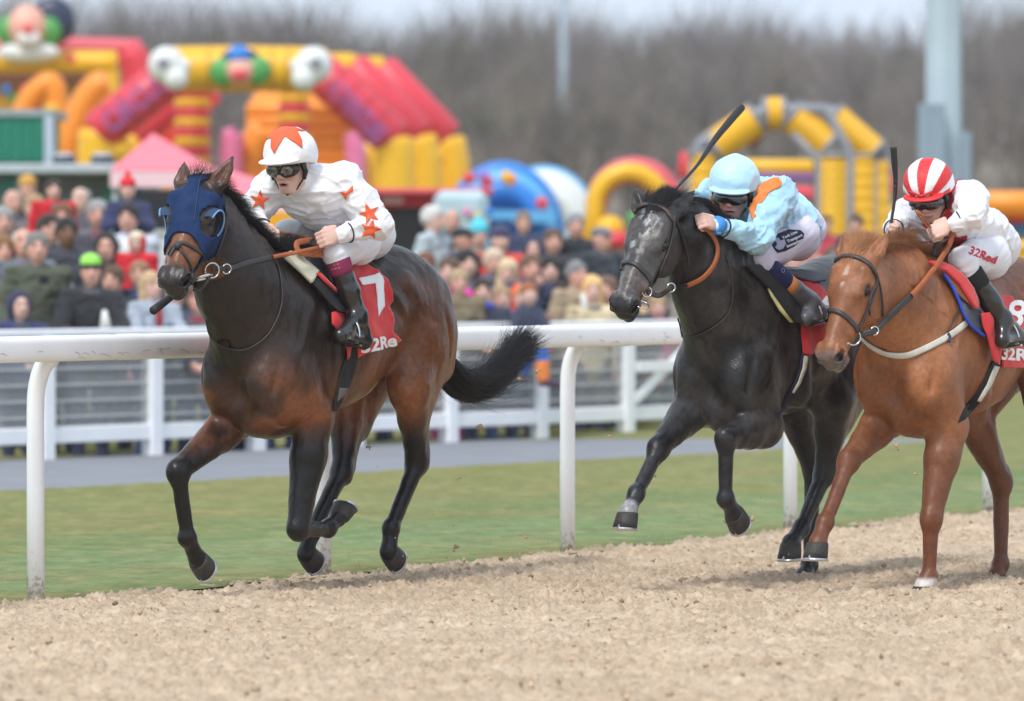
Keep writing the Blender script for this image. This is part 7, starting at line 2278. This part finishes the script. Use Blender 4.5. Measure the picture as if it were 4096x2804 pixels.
# ---------------------------------------------------------------- jockey 2: pale blue silks, orange braces
J = F2.J
def silk2(V, N): return np.tile(np.array([.40,.68,.86]), (len(V),1))
M_SILK2 = mat('pale_blue_silk', (.4,.7,.8), rough=.32, spec=.5, vcol=True, sheen=.3, coat=.15, bump=.7, bscale=22)
j2 = dict(head=J(2935,768,.04), face=(.90,.24,-.36), up=(.38,.20,.90), hsc=1.04, pk=.056, mouth=1., neck=J(3010,800,.05),
    shL=J(3112,780,.20), shR=J(2850,790,-.10), elL=J(3022,958,.22), haL=J(2868,902,.15), elR=J(2785,855,-.19), haR=J(2765,850,-.06),
    pel=J(3175,915,.03), hipL=J(3185,945,.14), hipR=J(3080,940,-.08), knL=J(3030,1040,.16), anL=J(3242,1215,.26), toeL=J(3222,1275,.28), heelL=J(3300,1255,.27),
    knR=J(2960,1030,-.12), anR=J(3080,1240,-.28), toeR=J(3040,1290,-.3), heelR=J(3110,1320,-.29), hnL=(.2,.9,.55),
    fold=1.3, silkm=M_SILK2, silk_paint=silk2, capm=mat('pale_blue_cap', (.4,.7,.8), rough=.45, vcol=True, sheen=.3, bump=.2, bscale=40), capc=(.48,.76,.92), breechm=mat('lilac_breeches', (.72,.68,.80), rough=.7, spec=.3, bump=.15, bscale=50, sheen=.15),
    sockm=flat((30,38,85), .8), tan=flat((190,120,60), .6), brk=.14, sock=(.12,.48), cuffm=flat((25,30,50), .8), bootm=mat('grey_boot', (.10,.105,.12), rough=.35, spec=.5), watch=flat((60,140,215), .7))
K2 = jockey(F2, h2, j2, 'middle jockey crouched low in pale blue silks with orange braces, on the dark grey', (1.0,.95,.95))
M_ORG2 = mat('orange_brace', (.80,.20,.02), rough=.5, sheen=.2)
on(K2, K2['S'], 'orange_brace', C2((905,350),(985,352),(1017,385),(1005,425),(930,470),(850,530),(800,600),(765,660),(785,690),(750,728),(742,640),(765,540),(800,460),(850,385)), M_ORG2, .006, K2['silk'])
on(K2, K2['S'], 'orange_brace', C2((368,500),(430,548),(480,640),(482,690),(462,728),(420,680),(385,620),(370,560)), M_ORG2, .006, K2['silk'])
pn = on(K2, K2['B'], 'thigh_patch', C2((905,905),(960,860),(1080,810),(1190,820),(1220,850),(1215,900),(1130,970),(1050,1010),(985,1025),(940,975)), flat((26,28,58), .8), .006, K2['breeches'])
for i, (tx, cy) in enumerate([('York Line',(1090,862)),('Transport',(1135,893)),('Ingmachery',(1140,935))]):
    jtext(K2, K2['B'], tx, C2(cy)[0], 17, -24, M_WHITE, .0085, pn, sx=.95, bold=.25)
on(K2, K2['B'], 'patch_emblem', C2((945,895),(985,885),(1005,915),(1040,900),(1055,940),(1030,990),(990,1000),(955,975),(975,945)), flat((170,170,190), .8), .008, pn)
jtext(K2, K2['band'], 'box', C2((465,518))[0], 9, 0, M_WHITE, .002, K2['gog'])
MB().ring(np.array(j2['knL'])+(np.array(j2['anL'])-np.array(j2['knL']))*.33+np.array([.02,.055,.02]), (.3,1,.1), .010, .0012, 16, 5).build('sock_emblem', flat((180,185,215), .7), K2['root'])
stirrup(h2, j2)
w2 = whip(F2, 'black whip raised diagonally above the dark grey horse, held by the jockey in pale blue', [J(2700,800,-.06), J(2707,755,-.06), J(2790,660,-.08), J(2859,559,-.10), J(2915,490,-.11), J(2966,431,-.12)], (.006,.0065,.008,.016,.019,.020))

# ---------------------------------------------------------------- jockey 3: red and white striped cap
J = F3.J
def cap3(H):
    ang = np.arctan2(H[:,1], H[:,2]-.01)
    st = np.sin(ang*8.2+1.2)
    red = sstep(-.08,.08,st)
    red = np.maximum(red, sstep(.050,.047,H[:,2])*(H[:,0] > .02))
    return mixc(np.array([.84,.84,.86]), np.array([.68,.035,.04]), red)
def silk3(V, N):
    c = np.tile(np.array([.84,.85,.89]), (len(V),1))
    x = V-np.array(j3['neck'])
    d = np.linalg.norm(x*np.array([1,1,1.]), axis=1)
    c = mixc(c, np.array([.62,.03,.04]), sstep(.185,.178,d))
    return c
j3 = dict(head=J(3718,782,.05), face=(.85,.18,-.46), up=(.47,.06,.88), hsc=1.04, pk=.060, mouth=0., neck=J(3795,820,.05),
    shL=J(3880,795,.20), shR=J(3660,845,-.11), elL=J(3886,862,.30), haL=J(3806,898,.22), elR=J(3600,895,-.20), haR=J(3572,920,-.09),
    pel=J(3955,975,.03), hipL=J(3950,1020,.14), hipR=J(3860,1015,-.08), knL=J(3848,1042,.19), anL=J(4012,1278,.32), toeL=J(4008,1360,.34), heelL=J(4082,1350,.33),
    knR=J(3765,1035,-.15), anR=J(3850,1260,-.30), toeR=J(3800,1310,-.32), heelR=J(3880,1340,-.31), hnL=(.75,.5,.5), sleeve=.95,
    silkm=M_SILK, silk_paint=silk3, capm=M_CAPS, capc=(.68,.035,.04), cap_paint=cap3, peakc=(.68,.035,.04), breechm=M_BREECH, sockm=flat((16,16,18), .8), brk=.22, sock=(.20,.42), cuffm=flat((30,32,50), .8))
K3 = jockey(F3, h3, j3, 'jockey with red and white striped cap in white silks, on the chestnut at the right')
on(K3, K3['S'], 'red_yoke', C3((597,180),(650,188),(683,212),(650,250),(615,320),(590,360),(585,260)), mat('red_silk', (.62,.03,.04), rough=.55), .006, K3['silk'])
on(K3, K3['S'], 'red_front_panel', C3((535,690),(600,655),(715,630),(722,705),(640,722),(590,745),(545,775),(520,740)), mat('dark_red_silk', (.42,.02,.03), rough=.6), .006, K3['silk'])
jtext(K3, K3['B'], '32Red', C3((838,780))[0], 46, 22, flat((200,25,40), .7), .006, K3['breeches'], bold=1.)
jtext(K3, K3['band'], 'UoP', C3((372,395))[0], 12, 3, M_WHITE, .002, K3['gog'], bold=.3)
MB().tube([K3['T']((.115,.05,.075)), K3['T']((.128,.0,.062)), K3['T']((.115,-.06,.085))], .007, 6).build('bow', mat('red_ribbon', (.6,.03,.035), rough=.6), K3['helmet'], True)
stirrup(h3, j3)
w3 = whip(F3, 'black whip held upright above the chestnut mane by the jockey in the striped cap', [J(3556,935,-.06), J(3562,905,-.06), J(3578,800,-.06), J(3582,720,-.06), J(3578,650,-.06), J(3574,588,-.06)], (.006,.007,.008,.012,.017,.018))
